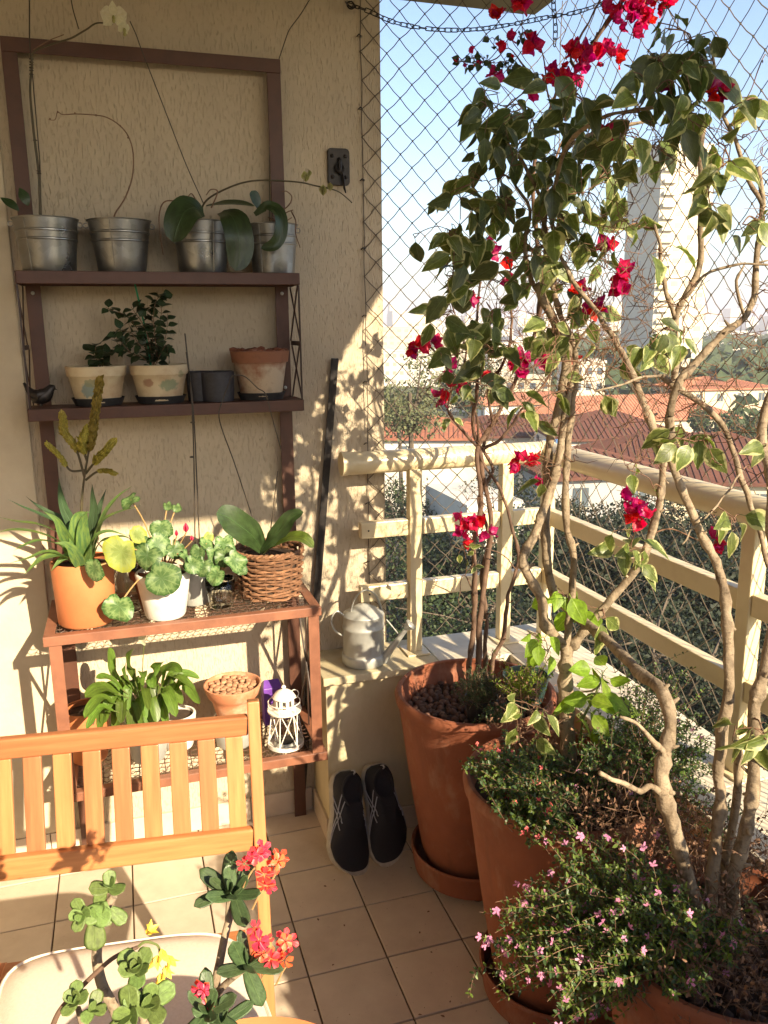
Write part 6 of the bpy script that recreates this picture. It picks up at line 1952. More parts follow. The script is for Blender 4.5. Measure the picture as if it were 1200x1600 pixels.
FL_ = [leaf_mesh('ficus_leaf_a', M['ficus'], .066, .036, fold=.30, droop=.35, tip=.40, petiole=.010, nv=8),
       leaf_mesh('ficus_leaf_b', M['ficus'], .060, .036, fold=.10, droop=.8, tip=.35, petiole=.009, nv=8),
       leaf_mesh('ficus_leaf_c', M['ficus'], .072, .034, fold=.45, droop=.55, tip=.45, petiole=.010, nv=8, wave=.05),
       leaf_mesh('ficus_leaf_d', M['ficus'], .050, .030, fold=.55, droop=1.3, tip=.35, petiole=.008, nv=8)]
FD_ = [leaf_mesh('ficus_leaf_e', M['ficus_shade_tone'], .066, .037, fold=.30, droop=.35, tip=.40, petiole=.010, nv=8),
       leaf_mesh('ficus_leaf_f', M['ficus_shade_tone'], .060, .034, fold=.15, droop=.9, tip=.35, petiole=.009, nv=8),
       leaf_mesh('ficus_leaf_g', M['ficus_shade_tone'], .052, .030, fold=.5, droop=.6, tip=.4, petiole=.009, nv=8, wave=.05)]
FM_ = FL_ + FD_
def bract_cluster(nm, seed):
    r2 = random.Random(seed); vs = []; uv = []; fs = []
    for q in range(3):
        base_a = q * 2.09 + r2.uniform(-.25, .25)
        F = frame(V((math.cos(base_a), math.sin(base_a), r2.uniform(.5, 1.1))), V((-math.cos(base_a) * .6, -math.sin(base_a) * .6, 1)))
        L_, W_ = r2.uniform(.022, .029), r2.uniform(.020, .026)
        b = len(vs); nv = 5
        for i in range(nv + 1):
            v = i / nv; wd = math.sin(math.pi * min(1, .12 + v * .88) ** .8) * W_ / 2 + .0006
            for u in (-1, -.5, 0, .5, 1):
                z = .35 * abs(u) * wd + .0022 * math.sin(v * 11 + u * 3 + q) + .004 * v * v
                vs.append(tuple(F @ V((v * L_, u * wd, z)))); uv.append((u * .5 + .5, v))
        for i in range(nv):
            for j in range(4):
                a = b + i * 5 + j; fs.append((a, a + 5, a + 6, a + 1))
    return mesh_from(nm, vs, fs, M['bract'], None, uv, True, None)
BC = [bract_cluster('bract_cluster_%s' % 'abc'[i], i) for i in range(3)]
def flowers(g, lst, size=(.85, 1.2), Ysp=.012):
    for (px, py, Y, spread, n) in lst:
        c = at(px, py, Y); pool = g.twig(c, .0013)
        for i in range(n):
            p = at(px + rng.gauss(0, spread * .6), py + rng.gauss(0, spread * .6), Y + rng.gauss(0, Ysp))
            g.tw.tube([pool[-1][0], (pool[-1][0] + p) / 2 + rvec(.002), p], .0007, 4, cap=False)
            F = frame(V((rng.gauss(0, 1), rng.gauss(0, 1), 0)), V((rng.gauss(0, .7), -1, rng.gauss(.1, .6))))
            mt = Matrix.Translation(p) @ F.to_4x4() @ Matrix.Scale(rng.uniform(*size), 4)
            link_mesh('flower', rng.choice(BC), g.root, mt)

# ------------------------------------------------------------------ bougainvillea in the corner pot
A_ = thing('bougainvillea', 'twisted woody bougainvillea with red flowers rising from the corner pot', 'climbing plant', at(752, 1050, 2.03))
g = Grow(A_, 'bark2', 'twig')
zb = 2.03
g.limb([(733, 1065, zb), (733, 1035, zb), (738, 1000, zb), (741, 960, zb), (742, 900, zb), (740, 850, 2.04), (752, 790, 2.05), (748, 740, 2.06), (746, 700, 2.06), (765, 670, 2.06), (785, 635, 2.05), (803, 600, 2.03), (822, 560, 2.0), (838, 510, 1.98), (845, 450, 1.96), (842, 400, 1.95)], .0085, .005, 'trunk')
g.limb([(748, 1065, zb), (748, 1030, zb), (749, 980, zb), (755, 930, 2.04), (762, 870, 2.05), (767, 830, 2.05), (764, 790, 2.06), (754, 740, 2.06), (750, 700, 2.07), (738, 665, 2.06), (744, 620, 2.04), (748, 560, 2.02), (745, 500, 2.0), (750, 440, 1.98)], .010, .003)
g.limb([(760, 1060, zb + .02), (758, 1020, zb + .02), (760, 960, 2.06), (752, 900, 2.07), (764, 840, 2.08), (748, 780, 2.08), (770, 735, 2.08), (755, 700, 2.07), (770, 660, 2.05), (762, 610, 2.03), (790, 560, 2.0), (800, 500, 1.98), (790, 440, 1.96)], .007, .003)
g.limb([(768, 1060, zb - .01), (770, 1030, zb - .01), (785, 1000, 2.02), (792, 950, 2.02), (795, 925, 2.03), (806, 895, 2.03), (810, 865, 2.04), (800, 825, 2.05), (782, 765, 2.06), (758, 730, 2.06), (748, 705, 2.06)], .0065, .004)
g.limb([(748, 700, 2.06), (738, 690, 2.06), (715, 665, 2.05), (700, 640, 2.04), (705, 600, 2.02), (690, 560, 2.0), (672, 542, 2.0)], .0045, .0015)
g.limb([(748, 690, 2.06), (742, 640, 2.05), (722, 600, 2.03), (728, 550, 2.0), (715, 500, 1.98), (700, 460, 1.96)], .0038, .0015)
g.limb([(757, 700, 2.06), (778, 690, 2.04), (800, 665, 2.02), (815, 640, 2.0), (850, 600, 1.98), (868, 560, 1.95)], .005, .002)
g.limb([(741, 930, 2.02), (731, 905, 2.0), (722, 900, 2.0), (718, 925, 1.99), (716, 940, 1.99), (726, 950, 1.99)], .002, .0008)
g.limb([(806, 890, 2.03), (790, 870, 2.0), (770, 860, 1.99), (740, 850, 1.98)], .002, .001)
g.limb([(842, 400, 1.95), (838, 350, 1.94), (832, 300, 1.93), (838, 240, 1.92), (850, 190, 1.92), (868, 150, 1.92), (880, 100, 1.93)], .006, .003)
g.limb([(838, 510, 1.98), (852, 450, 1.94), (858, 390, 1.93), (850, 330, 1.92), (862, 270, 1.92), (880, 215, 1.92)], .006, .003)
for c_3 in [(740, 600, 2.02, 26, 30), (790, 560, 2.0, 28, 30), (720, 520, 1.99, 16, 28), (830, 520, 1.97, 26, 26), (845, 420, 1.95, 26, 22), (760, 660, 2.04, 16, 22), (850, 640, 1.97, 20, 30), (860, 340, 1.93, 16, 24), (700, 620, 2.02, 10, 20), (780, 470, 1.98, 16, 26), (740, 760, 2.04, 8, 22), (820, 600, 1.98, 16, 26)]:
    g.bare((c_3[0], c_3[1], c_3[2]), c_3[3], c_3[4], .07, .0011)
flowers(g, [(640, 548, 2.0, 4, 3), (655, 543, 2.0, 4, 2), (675, 536, 2.0, 5, 3), (700, 596, 2.02, 8, 4), (716, 603, 2.02, 6, 3), (690, 618, 2.02, 8, 4), (705, 572, 2.02, 4, 1), (684, 532, 2.0, 3, 1),
            (760, 386, 1.96, 9, 5), (795, 445, 1.97, 7, 3), (790, 408, 1.96, 7, 2), (725, 814, 2.0, 8, 4), (745, 818, 1.99, 8, 5), (724, 838, 2.0, 6, 3), (758, 832, 1.99, 5, 2),
            (810, 720, 1.98, 7, 4), (832, 722, 1.98, 6, 3), (840, 752, 1.98, 5, 3), (808, 735, 1.98, 5, 2), (730, 470, 1.97, 6, 2), (756, 590, 2.0, 5, 2), (778, 608, 2.0, 6, 3), (800, 560, 1.97, 9, 6), (820, 568, 1.97, 8, 5), (846, 565, 1.96, 8, 5), (812, 580, 1.96, 6, 3), (870, 640, 1.97, 4, 2), (890, 560, 1.93, 5, 2)])
g.cluster(712, 610, 2.01, 22, 7, FL_, (.5, .75)); g.cluster(705, 655, 2.03, 10, 3, FL_, (.4, .6)); g.cluster(725, 860, 2.0, 14, 6, FL_, (.4, .65)); g.cluster(740, 880, 1.99, 10, 3, FL_, (.4, .65))
g.finish()

# ------------------------------------------------------------------ variegated ficus in the middle pot
B_ = thing('ficus', 'variegated weeping fig with pale forked trunk growing from the middle pot', 'small tree', at(893, 1225, 1.52))
g = Grow(B_, 'bark', 'twig')
g.limb([(896, 1250, 1.52), (893, 1220, 1.52), (888, 1150, 1.525), (884, 1080, 1.53), (884, 1030, 1.535), (885, 1008, 1.535)], .0180, .0140, 'trunk', n=14)
g.limb([(885, 1015, 1.535), (873, 1000, 1.53), (852, 975, 1.53), (846, 940, 1.535), (838, 920, 1.54), (825, 897, 1.55), (818, 872, 1.56), (834, 838, 1.57), (850, 795, 1.58), (868, 740, 1.59), (877, 690, 1.6), (884, 640, 1.6), (890, 590, 1.6), (882, 545, 1.6), (862, 495, 1.58)], .0115, .007, n=12)
g.limb([(886, 1012, 1.535), (888, 975, 1.54), (894, 925, 1.55), (896, 867, 1.56), (886, 826, 1.57), (884, 750, 1.58), (888, 690, 1.6), (896, 620, 1.6), (900, 575, 1.6), (893, 530, 1.58), (872, 480, 1.56), (860, 430, 1.55), (852, 370, 1.54), (850, 300, 1.53)], .0085, .005, n=10)
g.limb([(888, 1012, 1.535), (898, 1005, 1.53), (914, 985, 1.52), (934, 962, 1.51), (955, 935, 1.5), (984, 903, 1.49), (1006, 868, 1.48), (1022, 822, 1.48), (1031, 780, 1.48), (1036, 735, 1.48), (1046, 650, 1.48), (1053, 600, 1.48), (1056, 540, 1.47), (1057, 495, 1.46), (1068, 465, 1.45), (1093, 418, 1.44), (1096, 340, 1.43), (1094, 262, 1.42), (1100, 200, 1.41)], .0105, .005, n=12)
g.limb([(1057, 500, 1.46), (1043, 464, 1.45), (1035, 425, 1.45), (1030, 380, 1.44), (1022, 350, 1.44)], .005, .0025)
g.limb([(890, 560, 1.6), (905, 530, 1.57), (930, 500, 1.55), (945, 455, 1.53)], .004, .002)
g.limb([(862, 495, 1.58), (842, 460, 1.57), (828, 430, 1.56), (820, 380, 1.55), (828, 330, 1.55), (800, 280, 1.55)], .005, .0028)
g.limb([(850, 300, 1.53), (872, 250, 1.52), (910, 215, 1.5), (960, 200, 1.48), (1010, 190, 1.46)], .0045, .0025)
g.limb([(850, 320, 1.53), (820, 260, 1.54), (790, 220, 1.55), (775, 190, 1.55)], .004, .002)
g.limb([(1002, 868, 1.48), (985, 872, 1.46), (960, 868, 1.45)], .003, .0015)
g.limb([(873, 1000, 1.53), (860, 1010, 1.50), (850, 1030, 1.48)], .0022, .0012)
g.limb([(886, 1110, 1.53), (900, 1085, 1.52), (925, 1078, 1.50), (938, 1070, 1.50)], .003, .0018)
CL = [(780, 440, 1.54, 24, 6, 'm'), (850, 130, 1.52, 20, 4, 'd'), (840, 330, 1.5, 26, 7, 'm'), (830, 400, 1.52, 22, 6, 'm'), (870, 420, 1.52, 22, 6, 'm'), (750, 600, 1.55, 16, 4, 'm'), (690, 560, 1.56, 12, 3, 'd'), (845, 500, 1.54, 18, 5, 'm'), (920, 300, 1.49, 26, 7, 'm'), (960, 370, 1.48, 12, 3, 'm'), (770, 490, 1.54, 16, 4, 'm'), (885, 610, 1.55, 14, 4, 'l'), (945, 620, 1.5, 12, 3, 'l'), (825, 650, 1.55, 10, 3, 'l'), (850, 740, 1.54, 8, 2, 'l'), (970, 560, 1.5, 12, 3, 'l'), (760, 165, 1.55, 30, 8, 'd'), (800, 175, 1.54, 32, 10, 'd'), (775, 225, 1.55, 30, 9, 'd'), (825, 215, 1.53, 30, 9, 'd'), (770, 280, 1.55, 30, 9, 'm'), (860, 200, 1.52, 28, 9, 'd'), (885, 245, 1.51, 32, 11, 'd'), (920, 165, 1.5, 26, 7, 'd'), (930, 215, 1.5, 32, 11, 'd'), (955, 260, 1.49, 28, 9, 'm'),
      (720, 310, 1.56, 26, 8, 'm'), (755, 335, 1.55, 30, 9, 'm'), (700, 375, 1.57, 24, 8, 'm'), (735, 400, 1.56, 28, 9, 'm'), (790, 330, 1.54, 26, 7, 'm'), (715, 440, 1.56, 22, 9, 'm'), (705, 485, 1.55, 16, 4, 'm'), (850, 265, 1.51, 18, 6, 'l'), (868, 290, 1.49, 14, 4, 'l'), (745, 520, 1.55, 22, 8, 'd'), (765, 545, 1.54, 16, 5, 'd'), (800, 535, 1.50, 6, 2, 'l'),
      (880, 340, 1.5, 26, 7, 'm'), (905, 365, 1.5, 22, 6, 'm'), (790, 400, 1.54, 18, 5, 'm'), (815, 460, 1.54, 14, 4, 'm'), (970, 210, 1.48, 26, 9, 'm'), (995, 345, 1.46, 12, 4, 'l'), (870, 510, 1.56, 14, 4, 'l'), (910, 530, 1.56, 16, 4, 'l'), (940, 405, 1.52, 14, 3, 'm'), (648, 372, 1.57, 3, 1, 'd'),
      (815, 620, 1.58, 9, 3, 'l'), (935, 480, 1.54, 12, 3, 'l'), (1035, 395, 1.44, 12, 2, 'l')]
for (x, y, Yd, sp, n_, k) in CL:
    g.cluster(x, y, Yd, sp * 1.3, int(n_ * 1.15 + .5), FD_ if k == 'd' else (FL_ if k == 'l' else FM_), (.68, 1.15) if k != 'l' else (.7, 1.15), Ysp=.06)  # shade-toned leaves high up, brighter copies where the sun reaches
g.cluster(1035, 515, 1.44, 20, 8, FM_, (.8, 1.3)); g.cluster(1015, 540, 1.44, 12, 4, FL_, (.9, 1.3)); g.cluster(1070, 520, 1.44, 10, 3, FL_, (.7, 1))
g.cluster(985, 850, 1.44, 22, 9, FL_, (.8, 1.2)); g.cluster(1005, 875, 1.44, 16, 5, FL_, (.8, 1.2)); g.cluster(1020, 760, 1.47, 8, 1, FL_, (.7, 1)); g.cluster(985, 735, 1.46, 8, 2, FL_, (.7, 1))
LM_ = [leaf_mesh('lime_leaf_a', M['lime'], .060, .040, fold=.2, droop=.5, tip=.3, petiole=.010, nv=7), leaf_mesh('lime_leaf_b', M['lime'], .050, .038, fold=.4, droop=.3, tip=.25, petiole=.010, nv=7)]
g.cluster(880, 930, 1.58, 22, 7, LM_, (.8, 1.3)); g.cluster(905, 950, 1.57, 16, 4, LM_, (.8, 1.1)); g.cluster(852, 1015, 1.50, 18, 6, LM_, (.7, 1.1)); g.cluster(835, 990, 1.5, 10, 2, LM_, (.6, .9)); g.cluster(945, 965, 1.44, 6, 2, FL_, (.9, 1.2))
g.limb([(878, 1130, 1.52), (850, 1120, 1.42), (825, 1108, 1.38), (800, 1100, 1.36)], .0016, .001)
g.cluster(800, 1105, 1.36, 20, 5, FL_, (.6, .8), .3, (0, -.6, 1), .02); g.cluster(835, 1115, 1.36, 16, 5, FL_, (.6, .8), .8, (0, -1, .5), .02); g.cluster(842, 1150, 1.36, 8, 2, FL_, (.7, .9), 1, (0, -1, .2), .01)
for c_3 in [(880, 450, 1.55, 22, 34), (900, 560, 1.57, 18, 30), (860, 700, 1.58, 10, 26), (940, 420, 1.5, 16, 32), (1000, 460, 1.46, 12, 30), (930, 600, 1.5, 12, 34), (1060, 620, 1.46, 10, 34), (1010, 700, 1.46, 8, 26), (860, 380, 1.53, 14, 22)]:
    g.bare((c_3[0], c_3[1], c_3[2]), c_3[3], c_3[4], .08, .0012)
flowers(g, [(950, 386, 1.5, 4, 3), (968, 430, 1.49, 7, 6), (968, 454, 1.49, 5, 3), (975, 778, 1.46, 5, 2), (997, 795, 1.45, 8, 5), (1003, 812, 1.45, 6, 3), (1118, 848, 1.42, 7, 5), (983, 800, 1.46, 6, 3), (920, 480, 1.52, 6, 3), (905, 455, 1.52, 5, 2)])
g.finish()
print('ficus B leaves', g.nleaf)

# lime green climber at the foot of the ficus
li = thing('lime_plant', 'bright lime green leafy shoot beside the pale trunk in the middle pot', 'plant', at(915, 1140, 1.5))
gl = Grow(li, 'stem_green', 'stem_green'); gl.limb([(905, 1160, 1.50), (912, 1120, 1.49), (930, 1085, 1.48), (938, 1068, 1.47)], .003, .0016)
gl.cluster(940, 1062, 1.46, 20, 8, LM_, (.8, 1.25), .2, (0, -.8, .8), .02); gl.cluster(915, 1095, 1.46, 18, 8, LM_, (.8, 1.3), .5, (0, -.8, .8), .02); gl.cluster(905, 1120, 1.47, 10, 3, LM_, (.8, 1.2), .8, (0, -1, .4), .02)
gl.finish()
ye = thing('fern', 'small yellow green ferny tuft at the rear of the middle pot', 'plant', at(820, 1090, 1.66))
bt = Bits()
fm_ = MB()
for k in range(70):
    b0 = at(820 + rng.gauss(0, 16), 1092, 1.68 + rng.gauss(0, .02)); e = at(820 + rng.gauss(0, 32), 1050 + rng.gauss(0, 20), 1.66 + rng.gauss(0, .05))
    fm_.tube([b0, (b0 + e) / 2 + rvec(.006), e], .0006, 3, cap=False)
    for q in range(14):
        t = q / 14; p = b0 + (e - b0) * (.35 + .65 * t); bt.leaf(p, rvec(1) + V((0, 0, .3)), V((0, -.4, 1)) + rvec(.4), rng.uniform(.006, .012), .003)
fm_.build('stems', M['drytwig'], ye, kind='stuff'); bt.build('fronds', M['lime'], ye)

# ------------------------------------------------------------------ ficus group in the nearest pot
C_ = thing('ficus', 'many stemmed variegated fig with bare grey brown limbs in the nearest pot', 'small tree', at(1110, 1430, 1.0))
g = Grow(C_, 'bark', 'twig')
g.limb([(1095, 1450, 1.0), (1088, 1415, 1.0), (1066, 1345, 1.01), (1051, 1285, 1.02), (1036, 1235, 1.03), (1036, 1190, 1.04), (1046, 1150, 1.06), (1046, 1112, 1.08), (1032, 1078, 1.12), (998, 1050, 1.22), (957, 1008, 1.36), (913, 972, 1.50), (880, 945, 1.58), (859, 908, 1.62), (853, 840, 1.63), (855, 750, 1.63), (858, 700, 1.62), (872, 640, 1.60), (886, 560, 1.59), (879, 520, 1.58), (858, 488, 1.57), (838, 446, 1.56)], .0125, .0085, 'trunk', n=14)
g.limb([(1110, 1450, 1.01), (1111, 1410, 1.01), (1117, 1330, 1.02), (1125, 1268, 1.03), (1122, 1200, 1.04), (1128, 1147, 1.05), (1139, 1077, 1.06), (1137, 995, 1.08), (1133, 925, 1.10), (1118, 878, 1.11), (1090, 822, 1.13), (1066, 762, 1.15), (1045, 715, 1.17), (1025, 680, 1.18), (1002, 622, 1.22), (984, 574, 1.28), (960, 532, 1.36), (934, 490, 1.43), (900, 446, 1.48), (876, 400, 1.50), (862, 350, 1.52)], .0108, .0038, 'trunk', n=14)
g.limb([(1140, 1450, 1.0), (1146, 1415, 1.0), (1142, 1375, 1.0), (1151, 1352, 1.0), (1163, 1308, 1.0), (1172, 1265, 1.0), (1178, 1215, 1.01), (1178, 1120, 1.02), (1187, 1075, 1.02), (1200, 1020, 1.03), (1212, 960, 1.04), (1215, 900, 1.05), (1205, 830, 1.06), (1205, 740, 1.07), (1190, 690, 1.07), (1196, 640, 1.08), (1225, 560, 1.08), (1240, 450, 1.08)], .0122, .007, 'trunk', n=14)
g.limb([(1124, 1440, 1.03), (1135, 1350, 1.04), (1150, 1255, 1.05), (1156, 1200, 1.05), (1150, 1160, 1.05)], .009, .006)
g.limb([(1034, 1240, 1.03), (1017, 1230, 1.02), (1000, 1236, 1.01), (972, 1223, 1.0), (938, 1208, .99)], .006, .003)
g.limb([(1038, 1175, 1.04), (1015, 1152, 1.05), (995, 1133, 1.06), (968, 1120, 1.07)], .005, .0022)
g.limb([(1046, 650, 1.17), (1058, 605, 1.17), (1080, 574, 1.17), (1108, 543, 1.16), (1133, 518, 1.16), (1164, 496, 1.15), (1177, 464, 1.15), (1181, 411, 1.14), (1187, 369, 1.14), (1192, 320, 1.13), (1185, 260, 1.12)], .0068, .004, n=10)
g.limb([(1045, 715, 1.17), (1048, 680, 1.17), (1046, 650, 1.17)], .007, .0068, n=10)
g.limb([(1034, 587, 1.22), (1054, 601, 1.21), (1083, 621, 1.20), (1124, 658, 1.19), (1141, 696, 1.18), (1153, 731, 1.17), (1171, 783, 1.16), (1180, 812, 1.15), (1192, 845, 1.14), (1200, 885, 1.12)], .0055, .0042, n=10)
g.limb([(1034, 587, 1.22), (1005, 590, 1.22), (975, 600, 1.22), (930, 612, 1.21)], .003, .0012)
g.limb([(1164, 496, 1.15), (1150, 440, 1.14), (1165, 410, 1.14)], .003, .0015)
g.limb([(1068, 466, 1.17), (1110, 425, 1.16), (1160, 412, 1.14), (1205, 415, 1.12)], .0028, .0016)
g.limb([(1192, 320, 1.13), (1165, 270, 1.13), (1150, 220, 1.13), (1130, 180, 1.13), (1120, 120, 1.13), (1110, 70, 1.13)], .0038, .0018)
g.limb([(862, 350, 1.52), (868, 290, 1.46), (880, 240, 1.36), (905, 205, 1.28), (950, 180, 1.2), (1000, 170, 1.18), (1050, 165, 1.16), (1085, 175, 1.15)], .0045, .002)
g.limb([(1160, 735, 1.17), (1120, 790, 1.12), (1080, 830, 1.10), (1068, 850, 1.08)], .002, .0012)
for (x, y, Yd, sp, n_, k) in [(1045, 45, 1.13, 20, 5, 'd'), (1085, 70, 1.12, 22, 6, 'd'), (1030, 95, 1.13, 24, 6, 'd'), (1070, 110, 1.12, 26, 8, 'd'), (1010, 125, 1.15, 24, 7, 'd'), (1100, 95, 1.12, 14, 4, 'd'), (1050, 150, 1.13, 24, 8, 'm'), (1000, 175, 1.16, 24, 8, 'm'), (1085, 165, 1.12, 18, 6, 'l'), (1060, 190, 1.12, 20, 6, 'm'),
                              (1122, 222, 1.08, 8, 3, 'l'), (1140, 250, 1.08, 12, 4, 'l'), (1155, 165, 1.12, 18, 6, 'l'), (1100, 285, 1.12, 14, 4, 'm'), (1110, 320, 1.12, 16, 7, 'm'), (1160, 350, 1.12, 12, 3, 'm'), (1195, 345, 1.10, 10, 3, 'm'), (1025, 235, 1.16, 14, 5, 'm'), (975, 240, 1.18, 20, 6, 'm'),
                              (1060, 675, 1.16, 12, 4, 'l'), (1085, 690, 1.16, 12, 3, 'l'), (1115, 685, 1.15, 8, 2, 'l'), (1150, 815, 1.10, 12, 4, 'l'), (1120, 800, 1.1, 6, 1, 'l'), (1195, 700, 1.07, 8, 2, 'l'), (900, 150, 1.22, 20, 5, 'd'), (1190, 95, 1.1, 6, 1, 'm')]:
    g.cluster(x, y, Yd, sp * 1.25, int(n_ * 1.15 + .5), FD_ if k == 'd' else (FL_ if k == 'l' else FM_), (.65, 1.0), Ysp=.05)
g.cluster(1190, 1140, .98, 16, 5, FL_, (.9, 1.2), 1.0, (0, -1, .3), .02); g.cluster(1148, 1140, 1.0, 12, 3, FL_, (.7, 1.0), .6, (0, -1, .3), .02)
for c_3 in [(1150, 470, 1.14, 12, 40), (1190, 250, 1.12, 12, 40), (1120, 620, 1.17, 14, 34), (1160, 690, 1.14, 8, 26), (950, 520, 1.23, 14, 30), (1010, 620, 1.2, 8, 26), (870, 560, 1.27, 8, 26), (1180, 560, 1.1, 8, 30), (1050, 260, 1.16, 12, 34), (960, 320, 1.2, 10, 40)]:
    g.bare((c_3[0], c_3[1], c_3[2]), c_3[3], c_3[4], .07, .001, .03)
flowers(g, [(1125, 145, 1.12, 9, 6), (1105, 142, 1.12, 6, 3), (1030, 138, 1.15, 3, 1), (940, 205, 1.2, 4, 2)], (.6, .85))
g.finish()
print('ficus C leaves', g.nleaf)

# ------------------------------------------------------------------ bougainvillea crown hanging in from above
D_ = thing('bougainvillea', 'red flowering bougainvillea sprays hanging from the very top of the picture', 'climbing plant', at(985, -30, 1.9))
g = Grow(D_, 'bark2', 'twig')
g.limb([(1000, -60, 1.9), (985, -20, 1.9), (960, 20, 1.9), (935, 55, 1.9), (915, 90, 1.91), (900, 110, 1.92), (890, 150, 1.93), (884, 190, 1.93)], .0065, .004)
g.limb([(900, 110, 1.92), (892, 90, 1.9), (905, 60, 1.9), (925, 25, 1.9), (945, -20, 1.9)], .003, .002)
g.limb([(1000, -60, 1.9), (1010, -10, 1.88), (1000, 25, 1.87), (990, 60, 1.87)], .003, .0015)
g.limb([(870, 200, 1.93), (855, 140, 1.93), (850, 95, 1.93), (838, 68, 1.92), (820, 65, 1.92)], .0022, .0014)
g.limb([(840, 130, 1.93), (820, 105, 1.92), (795, 75, 1.92), (775, 90, 1.92), (750, 98, 1.92), (720, 97, 1.92), (709, 98, 1.92)], .0018, .0010)
flowers(g, [(898, 80, 1.9, 8, 5), (920, 82, 1.9, 10, 6), (945, 78, 1.9, 9, 6), (960, 88, 1.89, 6, 3), (905, 100, 1.9, 7, 3), (975, 8, 1.88, 14, 9), (1000, 15, 1.87, 12, 8), (1030, 5, 1.87, 10, 6), (945, 8, 1.9, 8, 4), (990, 55, 1.87, 3, 2), (970, 46, 1.88, 3, 1), (1010, 30, 1.87, 6, 3), (998, 38, 1.87, 4, 2), (960, 30, 1.88, 5, 2),
            (815, 4, 1.86, 7, 7), (775, 27, 1.9, 4, 3), (832, 66, 1.92, 6, 4), (822, 74, 1.92, 5, 2), (815, 120, 1.92, 6, 4), (773, 118, 1.92, 4, 2), (830, 142, 1.92, 4, 2), (792, 58, 1.92, 2, 1), (788, 68, 1.92, 2, 1), (858, 120, 1.92, 8, 4), (885, 126, 1.92, 7, 4), (900, 118, 1.92, 4, 2), (865, 112, 1.92, 5, 2)], (.85, 1.15))
flowers(g, [(725, 103, 1.92, 2, 1), (736, 78, 1.92, 2, 1), (712, 97, 1.92, 2, 1), (748, 103, 1.92, 2, 2), (800, 90, 1.92, 2, 1), (882, 103, 1.91, 3, 2), (938, 100, 1.9, 3, 2)], (.4, .55))
HB = [leaf_mesh('small_round_leaf', M['herb'], .020, .017, fold=.2, droop=.5, tip=.1, petiole=.003, nv=5)]
for (x, y, n_) in [(725, 96, 5), (740, 90, 6), (755, 93, 6), (770, 98, 4), (775, 60, 4), (790, 98, 8), (800, 105, 5), (812, 58, 5), (826, 55, 4), (795, 105, 4), (845, 125, 6), (935, 70, 3), (960, 70, 3), (810, 110, 5)]:
    g.cluster(x, y, 1.92, 7, n_, HB, (.7, 1.2), .3, (0, -1, .2), .01)
g.finish()

# ------------------------------------------------------------------ low bushes in the pots
def bush(name, label, cat, base, base_r, targets, n, leafmat, L, W, nleaf, stemmat='drytwig', fl=None, flme=None, nfl=0, up=.05, thick=.0009, kindname='foliage', two=None, minr=.35, flsize=(.8, 1.25)):
    root = thing(name, label, cat, base)
    sm = MB(); bt = Bits(); bt2 = Bits(); ends = []
    tot = sum(t[4] for t in targets)
    for (px, py, Y, spread, wgt) in targets:
        for i in range(int(n * wgt / tot)):
            e = at(px + rng.gauss(0, spread), py + rng.gauss(0, spread), Y + rng.gauss(0, .035))
            a = rng.uniform(0, 6.28); rr = base_r * math.sqrt(rng.random())
            s0 = V(base) + V((math.cos(a) * rr, math.sin(a) * rr, 0)); s0 = s0 + (V((e.x, e.y, s0.z)) - s0) * .35 if base_r > .05 else s0
            Ls = (e - s0).length
            m1 = s0 + (e - s0) * .35 + V((0, 0, up + Ls * .04)) + rvec(.012); m2 = s0 + (e - s0) * .72 + V((0, 0, (up + Ls * .04) * .8)) + rvec(.014)
            P = [V(p) for p in crom([tuple(s0), tuple(m1), tuple(m2), tuple(e)], 6)]
            k = len(P) - 1
            sm.tube(P, [thick * (1.3 - .9 * j / k) for j in range(k + 1)], 3, cap=False)
            for j in range(nleaf):
                t = minr + (1 - minr) * (j / nleaf); f = t * k; ii = min(k - 1, int(f)); p = P[ii] + (P[ii + 1] - P[ii]) * (f - ii)
                tg = (P[ii + 1] - P[ii]).normalized(); o_ = tg.orthogonal().normalized(); w_ = tg.cross(o_)
                for s in (0, math.pi):
                    an = j * 1.57 + s + rng.uniform(-.4, .4); d = (o_ * math.cos(an) + w_ * math.sin(an)) + tg * .55 + V((0, 0, .15))
                    q = bt2 if (two and rng.random() < two[1]) else bt
                    q.leaf(p, d, V((0, -.35, 1)) + rvec(.35), L * rng.uniform(.6, 1.25) * (1.15 - .5 * t), W * rng.uniform(.7, 1.2), .2, .2)
            ends.append((P[-1], (P[-1] - P[-2]).normalized())); ends.append((P[-4], (P[-3] - P[-4]).normalized()))
    sm.build('stems', M[stemmat], root, angle=None, kind='stuff')
    bt.build(kindname, M[leafmat], root)
    if two: bt2.build(kindname, M[two[0]], root)
    if flme:
        rng.shuffle(ends)
        for (p, d) in ends[:nfl]:
            F = frame(V((rng.gauss(0, 1), rng.gauss(0, .4), rng.gauss(0, 1))), V((rng.gauss(0, .5), -1, rng.gauss(.5, .4))))
            link_mesh('flower', rng.choice(flme), root, Matrix.Translation(p + d * .003) @ F.to_4x4() @ Matrix.Scale(rng.uniform(*flsize), 4))
    return root
